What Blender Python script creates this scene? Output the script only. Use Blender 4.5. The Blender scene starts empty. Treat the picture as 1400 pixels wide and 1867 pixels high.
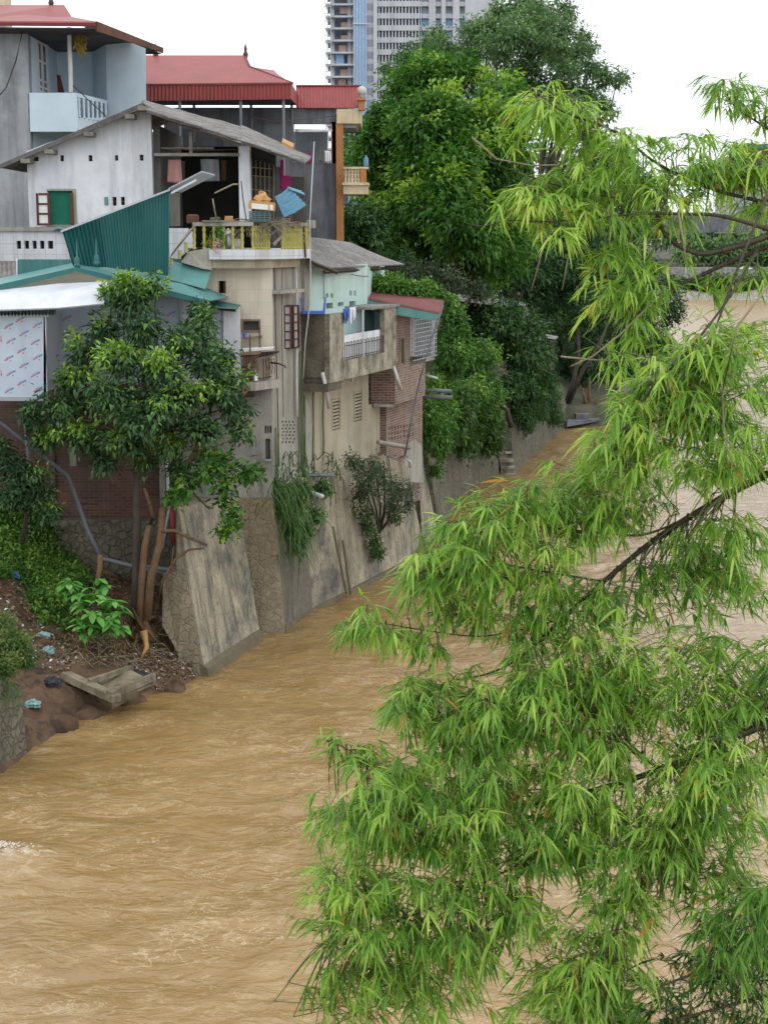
import bpy, math, random
import numpy as np
from mathutils import Vector as V
S = bpy.context.scene
C = S.collection
rnd = random.Random(7)
rg = np.random.default_rng(11)

# ---------------------------------------------------------------- camera
FPX, YH, EYE = 2800.0, 430.0, 10.0          # focal length in photo pixels, horizon row, eye height above the water
PIT = math.atan((933.5 - YH) / FPX)
cd = bpy.data.cameras.new('camera'); cam = bpy.data.objects.new('camera', cd); C.objects.link(cam)
cam.location = (0, 0, EYE); cam.rotation_euler = (math.pi/2 - PIT, 0, 0)
cd.sensor_fit = 'VERTICAL'; cd.sensor_height = 36; cd.lens = FPX/1867*36; cd.clip_start = 0.2; cd.clip_end = 5000
S.camera = cam

# ---------------------------------------------------------------- sky, sun, exposure
SUN_EL, SUN_AZ = math.radians(58), math.radians(118)   # azimuth measured from +Y towards +X: high, right and a little behind the camera
w = bpy.data.worlds.new('World'); S.world = w; w.use_nodes = True
nt = w.node_tree; nt.nodes.clear()
sky = nt.nodes.new('ShaderNodeTexSky'); sky.sky_type = 'NISHITA'; sky.sun_disc = False
sky.sun_elevation = SUN_EL; sky.sun_rotation = SUN_AZ; sky.air_density = 1.0; sky.dust_density = 2.0
tc = nt.nodes.new('ShaderNodeTexCoord'); nz = nt.nodes.new('ShaderNodeTexNoise'); nz.inputs['Scale'].default_value = 2.2; nz.inputs['Detail'].default_value = 4
cr = nt.nodes.new('ShaderNodeValToRGB'); cr.color_ramp.elements[0].position = .3; cr.color_ramp.elements[1].position = .7
cr.color_ramp.elements[0].color = (9.6, 10.2, 10.9, 1); cr.color_ramp.elements[1].color = (13.0, 13.2, 13.4, 1)
mx = nt.nodes.new('ShaderNodeMixRGB'); mx.inputs[0].default_value = .9
bg = nt.nodes.new('ShaderNodeBackground'); bg.inputs[1].default_value = .1
out = nt.nodes.new('ShaderNodeOutputWorld')
L = nt.links.new
L(tc.outputs['Generated'], nz.inputs['Vector']); L(nz.outputs['Fac'], cr.inputs[0])
L(sky.outputs[0], mx.inputs[1]); L(cr.outputs[0], mx.inputs[2]); L(mx.outputs[0], bg.inputs[0]); L(bg.outputs[0], out.inputs[0])
sl = bpy.data.lights.new('sun', 'SUN'); sl.energy = 2.1; sl.angle = math.radians(12); sl.color = (1, .965, .9)
so = bpy.data.objects.new('sun', sl); C.objects.link(so)
sd = V((math.sin(SUN_AZ)*math.cos(SUN_EL), math.cos(SUN_AZ)*math.cos(SUN_EL), math.sin(SUN_EL)))
so.rotation_euler = sd.to_track_quat('Z', 'Y').to_euler()
S.view_settings.view_transform = 'Standard'; S.view_settings.look = 'None'; S.view_settings.exposure = 0.55; S.view_settings.gamma = 1
S.cycles.max_bounces = 6; S.cycles.transparent_max_bounces = 8; S.cycles.volume_bounces = 0

# ---------------------------------------------------------------- survey helpers: rays from the eye point give real positions
def ray(x, y):
    v = (933.5 - y)/FPX
    return V(((x-700)/FPX, math.cos(PIT)+v*math.sin(PIT), -math.sin(PIT)+v*math.cos(PIT)))
def at(x, y, Y):
    d = ray(x, y); return V((0, 0, EYE)) + d*(Y/d.y)
def gz(x, y, z=0.0):
    d = ray(x, y); return V((0, 0, EYE)) + d*((z-EYE)/d.z)
class Pl:                                   # vertical wall plane; u runs along it, o is the offset outwards
    def __init__(s, A, D):
        s.A = V((A[0], A[1], 0)); s.D = V((D[0], D[1], 0)).normalized(); s.N = V((s.D.y, -s.D.x, 0))
    def p(s, x, y, o=0.0):
        d = ray(x, y); A = s.A + s.N*o
        return V((0, 0, EYE)) + d*((A - V((0, 0, EYE))).dot(s.N)/d.dot(s.N))
    def uz(s, x, y, o=0.0):
        q = s.p(x, y, o); return ((q - s.A).dot(s.D), q.z)
    def w(s, u, z, o=0.0):
        q = s.A + s.D*u + s.N*o; return V((q.x, q.y, z))
    def rect(s, x0, y0, x1, y1, o=0.0):
        a, b, c, d = s.uz(x0, y0, o), s.uz(x1, y0, o), s.uz(x1, y1, o), s.uz(x0, y1, o)
        return ((a[0]+d[0])/2, (b[0]+c[0])/2, (c[1]+d[1])/2, (a[1]+b[1])/2)   # u0,u1,z0,z1
def K(Y): return Pl((0, Y), (1, 0))         # wall facing the bridge
FA = Pl((-2.9, 38.0), (.334, .942))         # the river front of the houses

# ---------------------------------------------------------------- object helpers
def tag(o, label, cat, group=None):
    o['label'] = label; o['category'] = cat
    if group: o['group'] = group
    return o
def thing(name, label, cat, loc=(0, 0, 0), group=None):
    o = bpy.data.objects.new(name, None); C.objects.link(o); o.location = loc; o.empty_display_size = .3
    return tag(o, label, cat, group)
def link(me, name, m, parent=None, kind=None):
    o = bpy.data.objects.new(name, me); C.objects.link(o)
    if m and not me.materials: me.materials.append(m)
    if parent is not None:
        o.parent = parent
        t = parent
        off = V((0, 0, 0))
        while t is not None: off += t.location; t = t.parent
        me.transform(__import__('mathutils').Matrix.Translation(-off))
    if kind: o['kind'] = kind
    return o
def tree_copy(o, parent=None):
    c = o.copy(); C.objects.link(c)
    if parent: c.parent = parent
    for ch in list(o.children): tree_copy(ch, c)
    return c
class MB:
    def __init__(s): s.v = []; s.f = []; s.mi = []
    def add(s, vs, fs, mi=0):
        n = len(s.v); s.v += [tuple(q) for q in vs]; s.f += [tuple(i+n for i in f) for f in fs]; s.mi += [mi]*len(fs); return s
    def prism(s, pts, vec, mi=0):
        n = len(pts); vec = V(vec); b = [V(q)+vec for q in pts]
        return s.add([V(q) for q in pts]+b, [tuple(range(n)), tuple(range(2*n-1, n-1, -1))]+[(i, (i+1) % n, n+(i+1) % n, n+i) for i in range(n)], mi)
    def loft(s, a, b, mi=0):
        n = len(a)
        return s.add(list(a)+list(b), [tuple(range(n)), tuple(range(2*n-1, n-1, -1))]+[(i, (i+1) % n, n+(i+1) % n, n+i) for i in range(n)], mi)
    def quad(s, a, b, c, d, mi=0): return s.add([a, b, c, d], [(0, 1, 2, 3)], mi)
    def box(s, p0, p1, mi=0):
        x0, y0, z0 = p0; x1, y1, z1 = p1
        return s.prism([(x0, y0, z0), (x1, y0, z0), (x1, y1, z0), (x0, y1, z0)], (0, 0, z1-z0), mi)
    def plan(s, pts, z0, z1, mi=0): return s.prism([(q[0], q[1], z0) for q in pts], (0, 0, z1-z0), mi)
    def uzbox(s, pl, u0, u1, z0, z1, of, ob, mi=0):
        return s.prism([pl.w(u0, z0, of), pl.w(u1, z0, of), pl.w(u1, z1, of), pl.w(u0, z1, of)], pl.N*(ob-of), mi)
    def pbox(s, pl, x0, y0, x1, y1, of=0., ob=-.2, mi=0):
        u0, u1, z0, z1 = pl.rect(x0, y0, x1, y1, of); return s.uzbox(pl, u0, u1, z0, z1, of, ob, mi)
    def ppoly(s, pl, pts, of=0., ob=-.2, mi=0):
        return s.prism([pl.p(x, y, of) for x, y in pts], pl.N*(ob-of), mi)
    def hwall(s, pl, r, holes=(), of=0., th=.22, mi=0, uz=None):
        u0, u1, z0, z1 = uz or pl.rect(*r, of)
        hs = [pl.rect(*h, of) for h in holes]
        us = sorted({u0, u1, *[h[0] for h in hs], *[h[1] for h in hs]}); zs = sorted({z0, z1, *[h[2] for h in hs], *[h[3] for h in hs]})
        us = [u for u in us if u0 <= u <= u1]; zs = [z for z in zs if z0 <= z <= z1]
        for a, b in zip(us, us[1:]):
            for c, d in zip(zs, zs[1:]):
                m, n = (a+b)/2, (c+d)/2
                if any(h[0] < m < h[1] and h[2] < n < h[3] for h in hs): continue
                s.add([pl.w(a, c, of), pl.w(b, c, of), pl.w(b, d, of), pl.w(a, d, of)], [(0, 1, 2, 3)], mi)
                s.add([pl.w(a, c, of-th), pl.w(b, c, of-th), pl.w(b, d, of-th), pl.w(a, d, of-th)], [(3, 2, 1, 0)], mi)
        for (a, b, c, d) in hs+[(u0, u1, z0, z1)]:
            q = [(a, c), (b, c), (b, d), (a, d)]
            for i in range(4):
                (x, y), (x2, y2) = q[i], q[(i+1) % 4]
                s.add([pl.w(x, y, of), pl.w(x2, y2, of), pl.w(x2, y2, of-th), pl.w(x, y, of-th)], [(0, 1, 2, 3)], mi)
        return s
    def tube(s, pts, r, n=6, r2=None, mi=0):
        pts = [V(q) for q in pts]; m = len(pts); base = len(s.v)
        up = V((0, 0, 1)); vs = []
        for i, q in enumerate(pts):
            d = (pts[min(i+1, m-1)]-pts[max(i-1, 0)])
            d = d.normalized() if d.length > 1e-9 else V((0, 0, 1))
            a = d.cross(up if abs(d.z) < .95 else V((1, 0, 0))).normalized(); b = d.cross(a)
            rr = r if r2 is None else r+(r2-r)*i/(m-1)
            vs += [q+a*math.cos(2*math.pi*k/n)*rr+b*math.sin(2*math.pi*k/n)*rr for k in range(n)]
        fs = [(i*n+k, i*n+(k+1) % n, (i+1)*n+(k+1) % n, (i+1)*n+k) for i in range(m-1) for k in range(n)]
        fs += [tuple(range(n))[::-1], tuple((m-1)*n+k for k in range(n))]
        return s.add(vs, fs, mi)
    def lathe(s, base, prof, n=10, mi=0, axis=None):
        base = V(base); vs = []
        for r, z in prof: vs += [base+V((math.cos(2*math.pi*k/n)*r, math.sin(2*math.pi*k/n)*r, z)) for k in range(n)]
        m = len(prof)
        fs = [(i*n+k, i*n+(k+1) % n, (i+1)*n+(k+1) % n, (i+1)*n+k) for i in range(m-1) for k in range(n)]
        fs += [tuple(range(n))[::-1], tuple((m-1)*n+k for k in range(n))]
        return s.add(vs, fs, mi)
    def corr(s, a, b, c, d, n, amp=.03, seg=1, th=0.01, mi=0, sag=0.):
        # corrugated sheet: a->b is counted across the ribs, a->d runs along them
        a, b, c, d = map(V, (a, b, c, d)); nn = (b-a).cross(d-a).normalized(); m = 4*n; vs = []
        for j in range(seg+1):
            t = j/seg
            for i in range(m+1):
                u = i/m; q = a.lerp(b, u).lerp(d.lerp(c, u), t)
                vs.append(q+nn*(amp*math.sin(u*n*2*math.pi))+V((0, 0, -sag*math.sin(t*math.pi))))
        k = len(vs); W = m+1
        vs2 = [q-nn*th for q in vs]
        fs = [(j*W+i, j*W+i+1, (j+1)*W+i+1, (j+1)*W+i) for j in range(seg) for i in range(m)]
        fs += [tuple(k+q for q in f[::-1]) for f in fs]
        rim = [(i, i+1) for i in range(m)]+[(seg*W+i+1, seg*W+i) for i in range(m)]+[((j+1)*W, j*W) for j in range(seg)]+[(j*W+m, (j+1)*W+m) for j in range(seg)]
        fs += [(q, p, p+k, q+k) for p, q in rim]
        return s.add(vs+vs2, fs, mi)
    def build(s, name, m, parent=None, kind=None, smooth=False, jit=0.):
        me = bpy.data.meshes.new(name)
        vs = s.v if not jit else [(x+rnd.uniform(-jit, jit), y+rnd.uniform(-jit, jit), z+rnd.uniform(-jit, jit)) for x, y, z in s.v]
        me.from_pydata(vs, [], s.f)
        ms = m if isinstance(m, (list, tuple)) else [m]
        for q in ms: me.materials.append(q)
        if len(ms) > 1: me.polygons.foreach_set('material_index', s.mi)
        if smooth: me.polygons.foreach_set('use_smooth', [True]*len(me.polygons))
        me.update()
        return link(me, name, None, parent, kind)
def npmesh(name, v, f, m, parent=None, kind=None, tint=None, smooth=False):
    v = np.asarray(v, np.float32); f = np.asarray(f, np.int32); k = f.shape[1]
    me = bpy.data.meshes.new(name); me.vertices.add(len(v)); me.vertices.foreach_set('co', v.ravel())
    me.loops.add(f.size); me.loops.foreach_set('vertex_index', f.ravel())
    me.polygons.add(len(f)); me.polygons.foreach_set('loop_start', np.arange(len(f), dtype=np.int32)*k)
    try: me.polygons.foreach_set('loop_total', np.full(len(f), k, np.int32))
    except Exception: pass
    if smooth: me.polygons.foreach_set('use_smooth', np.ones(len(f), bool))
    me.update(calc_edges=True)
    if tint is not None:
        at_ = me.attributes.new('tint', 'FLOAT', 'FACE'); at_.data.foreach_set('value', np.asarray(tint, np.float32))
    return link(me, name, m, parent, kind)
def perlin(x, y, seed=0):
    r = np.random.default_rng(seed); g = r.uniform(0, 2*np.pi, (256, 256)); gx, gy = np.cos(g), np.sin(g)
    xi, yi = np.floor(x).astype(int), np.floor(y).astype(int); xf, yf = x-xi, y-yi
    u, v = xf*xf*xf*(xf*(xf*6-15)+10), yf*yf*yf*(yf*(yf*6-15)+10)
    def d(a, b): return gx[(xi+a) % 256, (yi+b) % 256]*(xf-a)+gy[(xi+a) % 256, (yi+b) % 256]*(yf-b)
    return (d(0, 0)*(1-u)+d(1, 0)*u)*(1-v)+(d(0, 1)*(1-u)+d(1, 1)*u)*v

# ---------------------------------------------------------------- materials
def mat(name, c1, c2=None, sc=1.2, rough=.85, bump=.25, bsc=14., stain=None, samt=.5, ssc=1., kind=None, ku=(1, 0), kw=.1, kh=.06, mortar=(.3, .28, .25), spec=.35, metal=0., blotch=None, bamt=.5, bsc2=.5, cell=1., edge=1.):
    m = bpy.data.materials.new(name); m.use_nodes = True; nt = m.node_tree; N = nt.nodes; Lk = nt.links.new
    b = N['Principled BSDF']; b.inputs['Roughness'].default_value = rough; b.inputs['Specular IOR Level'].default_value = spec; b.inputs['Metallic'].default_value = metal
    g = N.new('ShaderNodeNewGeometry'); pos = g.outputs['Position']
    def noise(s, d=6, vec=None, sx=None, rf=.6):
        n = N.new('ShaderNodeTexNoise'); n.inputs['Scale'].default_value = s; n.inputs['Detail'].default_value = d; n.inputs['Roughness'].default_value = rf
        if sx:
            mp = N.new('ShaderNodeMapping'); mp.inputs['Scale'].default_value = sx; Lk(pos, mp.inputs[0]); Lk(mp.outputs[0], n.inputs['Vector'])
        else: Lk(vec or pos, n.inputs['Vector'])
        return n.outputs['Fac']
    def ramp(f, a, c):
        r = N.new('ShaderNodeMapRange'); r.inputs['From Min'].default_value = a; r.inputs['From Max'].default_value = c; Lk(f, r.inputs[0]); return r.outputs[0]
    def mix(f, a, c):
        x = N.new('ShaderNodeMixRGB')
        if isinstance(f, float): x.inputs[0].default_value = f
        else: Lk(f, x.inputs[0])
        for i, q in ((1, a), (2, c)):
            if isinstance(q, tuple): x.inputs[i].default_value = (*q, 1)
            else: Lk(q, x.inputs[i])
        return x.outputs[0]
    def mul(a, k):
        x = N.new('ShaderNodeMath'); x.operation = 'MULTIPLY'; Lk(a, x.inputs[0]); x.inputs[1].default_value = k; return x.outputs[0]
    c2 = c2 or tuple(q*.8 for q in c1)
    col = mix(ramp(noise(sc, 8), .33, .67), c1, c2); hgt = noise(bsc, 5)
    if kind in ('brick', 'tile', 'stone'):
        sep = N.new('ShaderNodeSeparateXYZ'); Lk(pos, sep.inputs[0])
        dt = N.new('ShaderNodeVectorMath'); dt.operation = 'DOT_PRODUCT'; Lk(pos, dt.inputs[0]); dt.inputs[1].default_value = (ku[0], ku[1], 0)
        cb = N.new('ShaderNodeCombineXYZ'); Lk(dt.outputs['Value'], cb.inputs[0]); Lk(sep.outputs[2], cb.inputs[1])
        if kind == 'stone':
            nn_ = N.new('ShaderNodeTexNoise'); nn_.inputs['Scale'].default_value = 1.1/kw; nn_.inputs['Detail'].default_value = 3; Lk(pos, nn_.inputs['Vector']); vm = N.new('ShaderNodeVectorMath'); vm.operation = 'MULTIPLY_ADD'; Lk(nn_.outputs['Color'], vm.inputs[0]); vm.inputs[1].default_value = (kw*1.3,)*3; Lk(pos, vm.inputs[2]); wp = vm.outputs[0]
            vo = N.new('ShaderNodeTexVoronoi'); vo.feature = 'DISTANCE_TO_EDGE'; vo.inputs['Scale'].default_value = 1/kw; vo.inputs['Randomness'].default_value = 1.; Lk(wp, vo.inputs['Vector'])
            vc = N.new('ShaderNodeTexVoronoi'); vc.inputs['Scale'].default_value = 1/kw; vc.inputs['Randomness'].default_value = 1.; Lk(wp, vc.inputs['Vector'])
            e = ramp(vo.outputs['Distance'], .02, .12)
            sp = N.new('ShaderNodeSeparateColor'); Lk(vc.outputs['Color'], sp.inputs[0])
            col = mix(mul(sp.outputs[0], .6*cell), col, tuple(q*.6 for q in c1)); iv = N.new('ShaderNodeMath'); iv.operation = 'SUBTRACT'; iv.inputs[0].default_value = 1; Lk(e, iv.inputs[1]); col = mix(mul(iv.outputs[0], edge), col, mortar)
            ad = N.new('ShaderNodeMath'); Lk(mul(e, .9*edge), ad.inputs[0]); Lk(mul(hgt, .4), ad.inputs[1]); hgt = ad.outputs[0]
        else:
            bt = N.new('ShaderNodeTexBrick'); Lk(cb.outputs[0], bt.inputs['Vector']); bt.inputs['Scale'].default_value = 1
            bt.inputs['Brick Width'].default_value = kw; bt.inputs['Row Height'].default_value = kh; bt.inputs['Mortar Size'].default_value = kh*(.09 if kind == 'brick' else .02)
            bt.inputs['Mortar Smooth'].default_value = .3; bt.inputs['Bias'].default_value = 0
            if kind == 'tile': bt.offset = 0
            bt.inputs['Color1'].default_value = (1, 1, 1, 1); bt.inputs['Color2'].default_value = (.55, .55, .55, 1) if kind == 'brick' else (.93, .93, .93, 1)
            bt.inputs['Mortar'].default_value = (1, 1, 1, 1)
            ml = N.new('ShaderNodeMixRGB'); ml.blend_type = 'MULTIPLY'; ml.inputs[0].default_value = 1; Lk(col, ml.inputs[1]); Lk(bt.outputs['Color'], ml.inputs[2])
            col = mix(bt.outputs['Fac'], ml.outputs[0], mortar)
            ad = N.new('ShaderNodeMath'); ad.operation = 'SUBTRACT'; Lk(mul(hgt, .5), ad.inputs[0]); Lk(mul(bt.outputs['Fac'], .6), ad.inputs[1]); hgt = ad.outputs[0]
    if blotch: col = mix(mul(ramp(noise(bsc2, 9, rf=.7), .5, .62), bamt), col, blotch)
    if stain: col = mix(mul(ramp(noise(ssc, 7, sx=(3.2, 3.2, .32), rf=.65), .47, .7), samt), col, stain)
    Lk(col, b.inputs['Base Color'])
    bp = N.new('ShaderNodeBump'); bp.inputs['Strength'].default_value = bump; bp.inputs['Distance'].default_value = .05; Lk(hgt, bp.inputs['Height']); Lk(bp.outputs[0], b.inputs['Normal'])
    return m
def leafmat(name, stops, trans=.35, rough=.5):
    m = bpy.data.materials.new(name); m.use_nodes = True; nt = m.node_tree; N = nt.nodes; Lk = nt.links.new
    b = N['Principled BSDF']; b.inputs['Roughness'].default_value = rough; b.inputs['Specular IOR Level'].default_value = .3
    a = N.new('ShaderNodeAttribute'); a.attribute_name = 'tint'; r = N.new('ShaderNodeValToRGB'); e = r.color_ramp.elements
    while len(e) < len(stops): e.new(.5)
    for i, (p, c) in enumerate(stops): e[i].position = p; e[i].color = (*c, 1)
    Lk(a.outputs['Fac'], r.inputs[0]); Lk(r.outputs[0], b.inputs['Base Color'])
    t = N.new('ShaderNodeBsdfTranslucent'); hs = N.new('ShaderNodeHueSaturation'); hs.inputs['Value'].default_value = 1.35; hs.inputs['Saturation'].default_value = 1.1
    Lk(r.outputs[0], hs.inputs['Color']); Lk(hs.outputs[0], t.inputs[0])
    mxs = N.new('ShaderNodeMixShader'); mxs.inputs[0].default_value = trans; Lk(b.outputs[0], mxs.inputs[1]); Lk(t.outputs[0], mxs.inputs[2]); Lk(mxs.outputs[0], N['Material Output'].inputs[0])
    return m
fu = (.334, .942)
M = {}
def mk(k, *a, **kw): M[k] = mat(k, *a, **kw)
mk('white_render', (.78, .79, .81), (.62, .64, .67), stain=(.36, .35, .32), samt=.6, blotch=(.55, .56, .56), bamt=.45)
mk('blue_render', (.58, .69, .77), (.52, .63, .71), sc=.6, stain=(.4, .47, .5), samt=.25)
mk('blue_trim', (.62, .72, .78), (.55, .65, .71))
mk('grey_render', (.4, .42, .43), (.3, .31, .32), sc=.8, stain=(.1, .1, .1), samt=.6, blotch=(.16, .17, .18), bamt=.6)
mk('dark_cement', (.21, .22, .235), (.13, .135, .15), sc=.9, stain=(.05, .05, .055), samt=.75, blotch=(.12, .12, .13), bamt=.6)
mk('weathered_render', (.4, .38, .32), (.28, .27, .23), sc=1.0, stain=(.1, .09, .07), samt=.6, blotch=(.5, .48, .42), bamt=.4, bump=.4)
mk('beige_render', (.47, .41, .3), (.38, .33, .24), sc=.8, stain=(.17, .15, .1), samt=.55, blotch=(.3, .28, .22), bamt=.5, bump=.35)
mk('mossy_concrete', (.46, .42, .34), (.25, .22, .16), sc=2.4, stain=(.05, .045, .025), samt=.85, blotch=(.1, .085, .05), bamt=.8, bsc2=1.3, bump=.7)
mk('black_mould', (.07, .062, .045), (.2, .175, .13), sc=1.2, stain=(.03, .027, .02), samt=.8, bump=.6)
mk('mint_render', (.5, .64, .58), (.43, .56, .51), stain=(.28, .33, .28), samt=.4)
mk('mint_inner', (.5, .66, .64), (.45, .6, .58))
mk('cream_tile', (.64, .57, .46), (.56, .5, .4), kind='tile', kw=.3, kh=.3, mortar=(.5, .44, .35), stain=(.34, .28, .2), samt=.6, rough=.45, bump=.15)
mk('white_tile', (.66, .68, .7), (.6, .62, .64), kind='tile', kw=.28, kh=.28, mortar=(.38, .38, .36), stain=(.3, .28, .24), samt=.5, rough=.4, bump=.15)
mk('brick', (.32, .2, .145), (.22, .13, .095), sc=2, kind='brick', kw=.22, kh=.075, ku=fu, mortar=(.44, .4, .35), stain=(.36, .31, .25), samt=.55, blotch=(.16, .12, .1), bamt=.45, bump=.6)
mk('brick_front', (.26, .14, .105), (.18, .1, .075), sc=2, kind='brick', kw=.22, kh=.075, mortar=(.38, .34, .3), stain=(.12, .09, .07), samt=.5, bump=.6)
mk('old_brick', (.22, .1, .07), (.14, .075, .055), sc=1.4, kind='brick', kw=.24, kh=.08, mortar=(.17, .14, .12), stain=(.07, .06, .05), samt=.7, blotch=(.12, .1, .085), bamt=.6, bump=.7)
mk('river_wall', (.46, .4, .28), (.28, .25, .19), sc=1.6, kind='stone', kw=.3, mortar=(.36, .31, .22), cell=.55, edge=.3, stain=(.07, .06, .045), samt=.85, blotch=(.11, .11, .1), bamt=.92, bsc2=.6, bump=1.0, bsc=6)
mk('damp_wall', (.2, .18, .14), (.1, .09, .07), sc=2, stain=(.035, .033, .028), samt=.85, blotch=(.3, .27, .2), bamt=.5, bsc2=2, bump=1.0, bsc=7)
mk('fieldstone', (.35, .29, .195), (.28, .235, .16), sc=1.4, kind='stone', kw=.19, cell=.9, edge=.4, mortar=(.3, .25, .17), stain=(.12, .1, .07), samt=.5, bump=1.0)
mk('dark_fieldstone', (.24, .21, .15), (.15, .13, .1), sc=1.6, kind='stone', kw=.22, cell=1.2, edge=.6, mortar=(.1, .09, .06), stain=(.06, .06, .035), samt=.6, blotch=(.08, .1, .04), bamt=.5, bump=1.0)
mk('tide_band', (.2, .16, .1), (.13, .11, .065), sc=3, bump=.8)
mk('fibro', (.3, .28, .26), (.17, .16, .15), sc=2.5, rough=.9, stain=(.1, .095, .08), samt=.5, blotch=(.42, .4, .37), bamt=.5, bsc2=1.6, bump=.5)
mk('red_metal', (.32, .062, .055), (.26, .052, .047), sc=.7, rough=.5, stain=(.16, .05, .04), samt=.55, bump=.05)
mk('maroon', (.17, .03, .035), (.13, .025, .03), rough=.6)
mk('teal_metal', (.035, .16, .155), (.028, .135, .13), sc=.9, rough=.42, stain=(.1, .2, .18), samt=.5, blotch=(.03, .1, .09), bamt=.4, bump=.05)
mk('teal_roof', (.11, .3, .28), (.09, .25, .24), sc=.9, rough=.42, stain=(.09, .16, .14), samt=.6, blotch=(.16, .33, .3), bamt=.4, bump=.05)
mk('film', (.55, .63, .71), (.49, .56, .64), sc=2, rough=.28, stain=(.42, .45, .52), samt=.4, bump=.12, bsc=3)
mk('foil', (.68, .69, .72), (.54, .55, .58), sc=1.1, rough=.3, bump=.5, bsc=3, stain=(.45, .45, .47), samt=.4)
mk('galv', (.45, .48, .5), (.35, .37, .4), rough=.35, metal=.6, bump=.05)
mk('pvc', (.62, .63, .62), (.5, .5, .48), rough=.4, stain=(.3, .28, .24), samt=.5, bump=.05)
mk('pipe_grey', (.2, .21, .22), (.14, .15, .16), rough=.5)
mk('dark_iron', (.05, .045, .045), (.09, .06, .045), rough=.7)
mk('rust', (.16, .07, .04), (.09, .045, .03), rough=.9)
mk('wood', (.28, .22, .15), (.17, .13, .09), sc=4, stain=(.1, .08, .06), samt=.5)
mk('grey_wood', (.3, .27, .22), (.17, .15, .13), sc=4, stain=(.1, .09, .07), samt=.5)
mk('red_wood', (.1, .032, .025), (.065, .024, .018), sc=3, rough=.55)
mk('brown_box', (.55, .31, .12), (.46, .26, .1), rough=.8)
mk('paper', (.78, .77, .73), (.7, .69, .66))
mk('yellow', (.52, .47, .11), (.4, .37, .1), sc=6, rough=.6, stain=(.25, .22, .1), samt=.5)
mk('blue_metal', (.12, .3, .42), (.09, .23, .33), sc=3, rough=.6, stain=(.28, .34, .36), samt=.6)
mk('blue_plastic', (.08, .16, .6), (.06, .12, .5), rough=.4, bump=.02)
mk('blue_cloth', (.09, .17, .55), (.06, .12, .42), bump=.5, bsc=9)
mk('white_cloth', (.8, .81, .84), (.7, .71, .74), bump=.5, bsc=9)
mk('pink_cloth', (.62, .33, .29), (.52, .27, .24), bump=.5, bsc=9)
mk('magenta_cloth', (.4, .03, .14), (.28, .02, .1), bump=.5, bsc=9)
mk('orange_paint', (.5, .23, .08), (.42, .19, .07), stain=(.25, .12, .06), samt=.4)
mk('cream_paint', (.72, .6, .4), (.63, .52, .34), stain=(.3, .24, .16), samt=.5)
mk('dark_inside', (.03, .028, .026), (.018, .017, .016))  # near-black: shade of rooms and openings is put into the colour
mk('old_fibro', (.17, .16, .15), (.09, .085, .08), sc=3, stain=(.05, .05, .045), samt=.5, bump=.5)
mk('dirty_wall', (.38, .37, .33), (.27, .265, .24), sc=1.1, stain=(.09, .085, .07), samt=.75, blotch=(.17, .165, .15), bamt=.7, bump=.5)
mk('mid_inside', (.13, .125, .12), (.075, .07, .065), blotch=(.04, .04, .04))  # grey goods and panes; elsewhere interior and eave shade put into the colour
mk('green_cloth', (.02, .2, .12), (.015, .16, .1), rough=.8)
mk('crate_green', (.1, .17, .17), (.07, .13, .13), rough=.5)
mk('bark', (.2, .12, .065), (.13, .075, .04), sc=3, bsc=22, bump=.8, stain=(.07, .05, .035), samt=.5)
mk('bark_dark', (.09, .07, .05), (.05, .04, .03), sc=3, bsc=22, bump=.8)
mk('bark_cut', (.5, .3, .12), (.4, .22, .09))
mk('cane', (.07, .055, .03), (.04, .03, .02), sc=9, rough=.5, bump=.2)
mk('cane_green', (.16, .2, .06), (.09, .1, .04), sc=9, rough=.5, bump=.2)
mk('dull_red', (.2, .06, .055), (.15, .05, .045), rough=.6, stain=(.08, .05, .04), samt=.5)
mk('twig', (.3, .26, .17), (.2, .17, .11), sc=6)
mk('earth', (.17, .105, .06), (.085, .05, .03), sc=1.6, bsc=9, bump=1.0, blotch=(.04, .026, .017), bamt=.75, bsc2=2.2)
mk('muddy_concrete', (.3, .25, .17), (.17, .14, .09), sc=3, stain=(.07, .055, .035), samt=.6, blotch=(.1, .075, .045), bamt=.6, bsc2=2.5, bump=.7)
mk('ground', (.07, .065, .04), (.045, .05, .025), sc=.3, blotch=(.16, .12, .08), bump=.6)
mk('shingle', (.42, .38, .33), (.25, .22, .19), sc=3, bsc=5, bump=1, kind='stone', kw=1.2, mortar=(.2, .18, .15))
mk('terracotta', (.45, .19, .09), (.36, .14, .07))
mk('steel', (.5, .5, .5), (.4, .4, .4), rough=.3, metal=.8)
mk('tower_concrete', (.55, .56, .58), (.47, .48, .5), sc=.12, stain=(.2, .2, .22), samt=.4, ssc=.1, bump=.1)  # tower colours paled so distance haze is painted into them
mk('tower_glass', (.25, .43, .66), (.2, .37, .58), sc=.1, rough=.2, bump=0.)
mk('tower_dark', (.36, .39, .45), (.28, .31, .36), sc=.2, bump=0.)  # openings kept pale and bluish, haze put into the colour
mk('tower_white', (.6, .62, .65), (.5, .52, .55), sc=.2, bump=0.)
mk('print_red', (.6, .05, .1), (.5, .04, .08), bump=0.)
mk('print_blue', (.08, .2, .55), (.06, .16, .45), bump=0.)
mk('glass_dark', (.05, .06, .07), (.03, .035, .04), rough=.15, bump=0., spec=.6)
mk('bag_blue', (.1, .25, .5), (.07, .18, .4), rough=.35, bump=.8, bsc=12)
mk('bag_teal', (.3, .48, .46), (.22, .38, .38), rough=.35, bump=.8, bsc=12)
mk('bag_black', (.03, .03, .035), (.05, .05, .055), rough=.3, bump=.8, bsc=12)
mk('foam', (.85, .8, .7), (.72, .62, .46), sc=6, bump=.8)
G = (.012, .035, .01)
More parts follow.
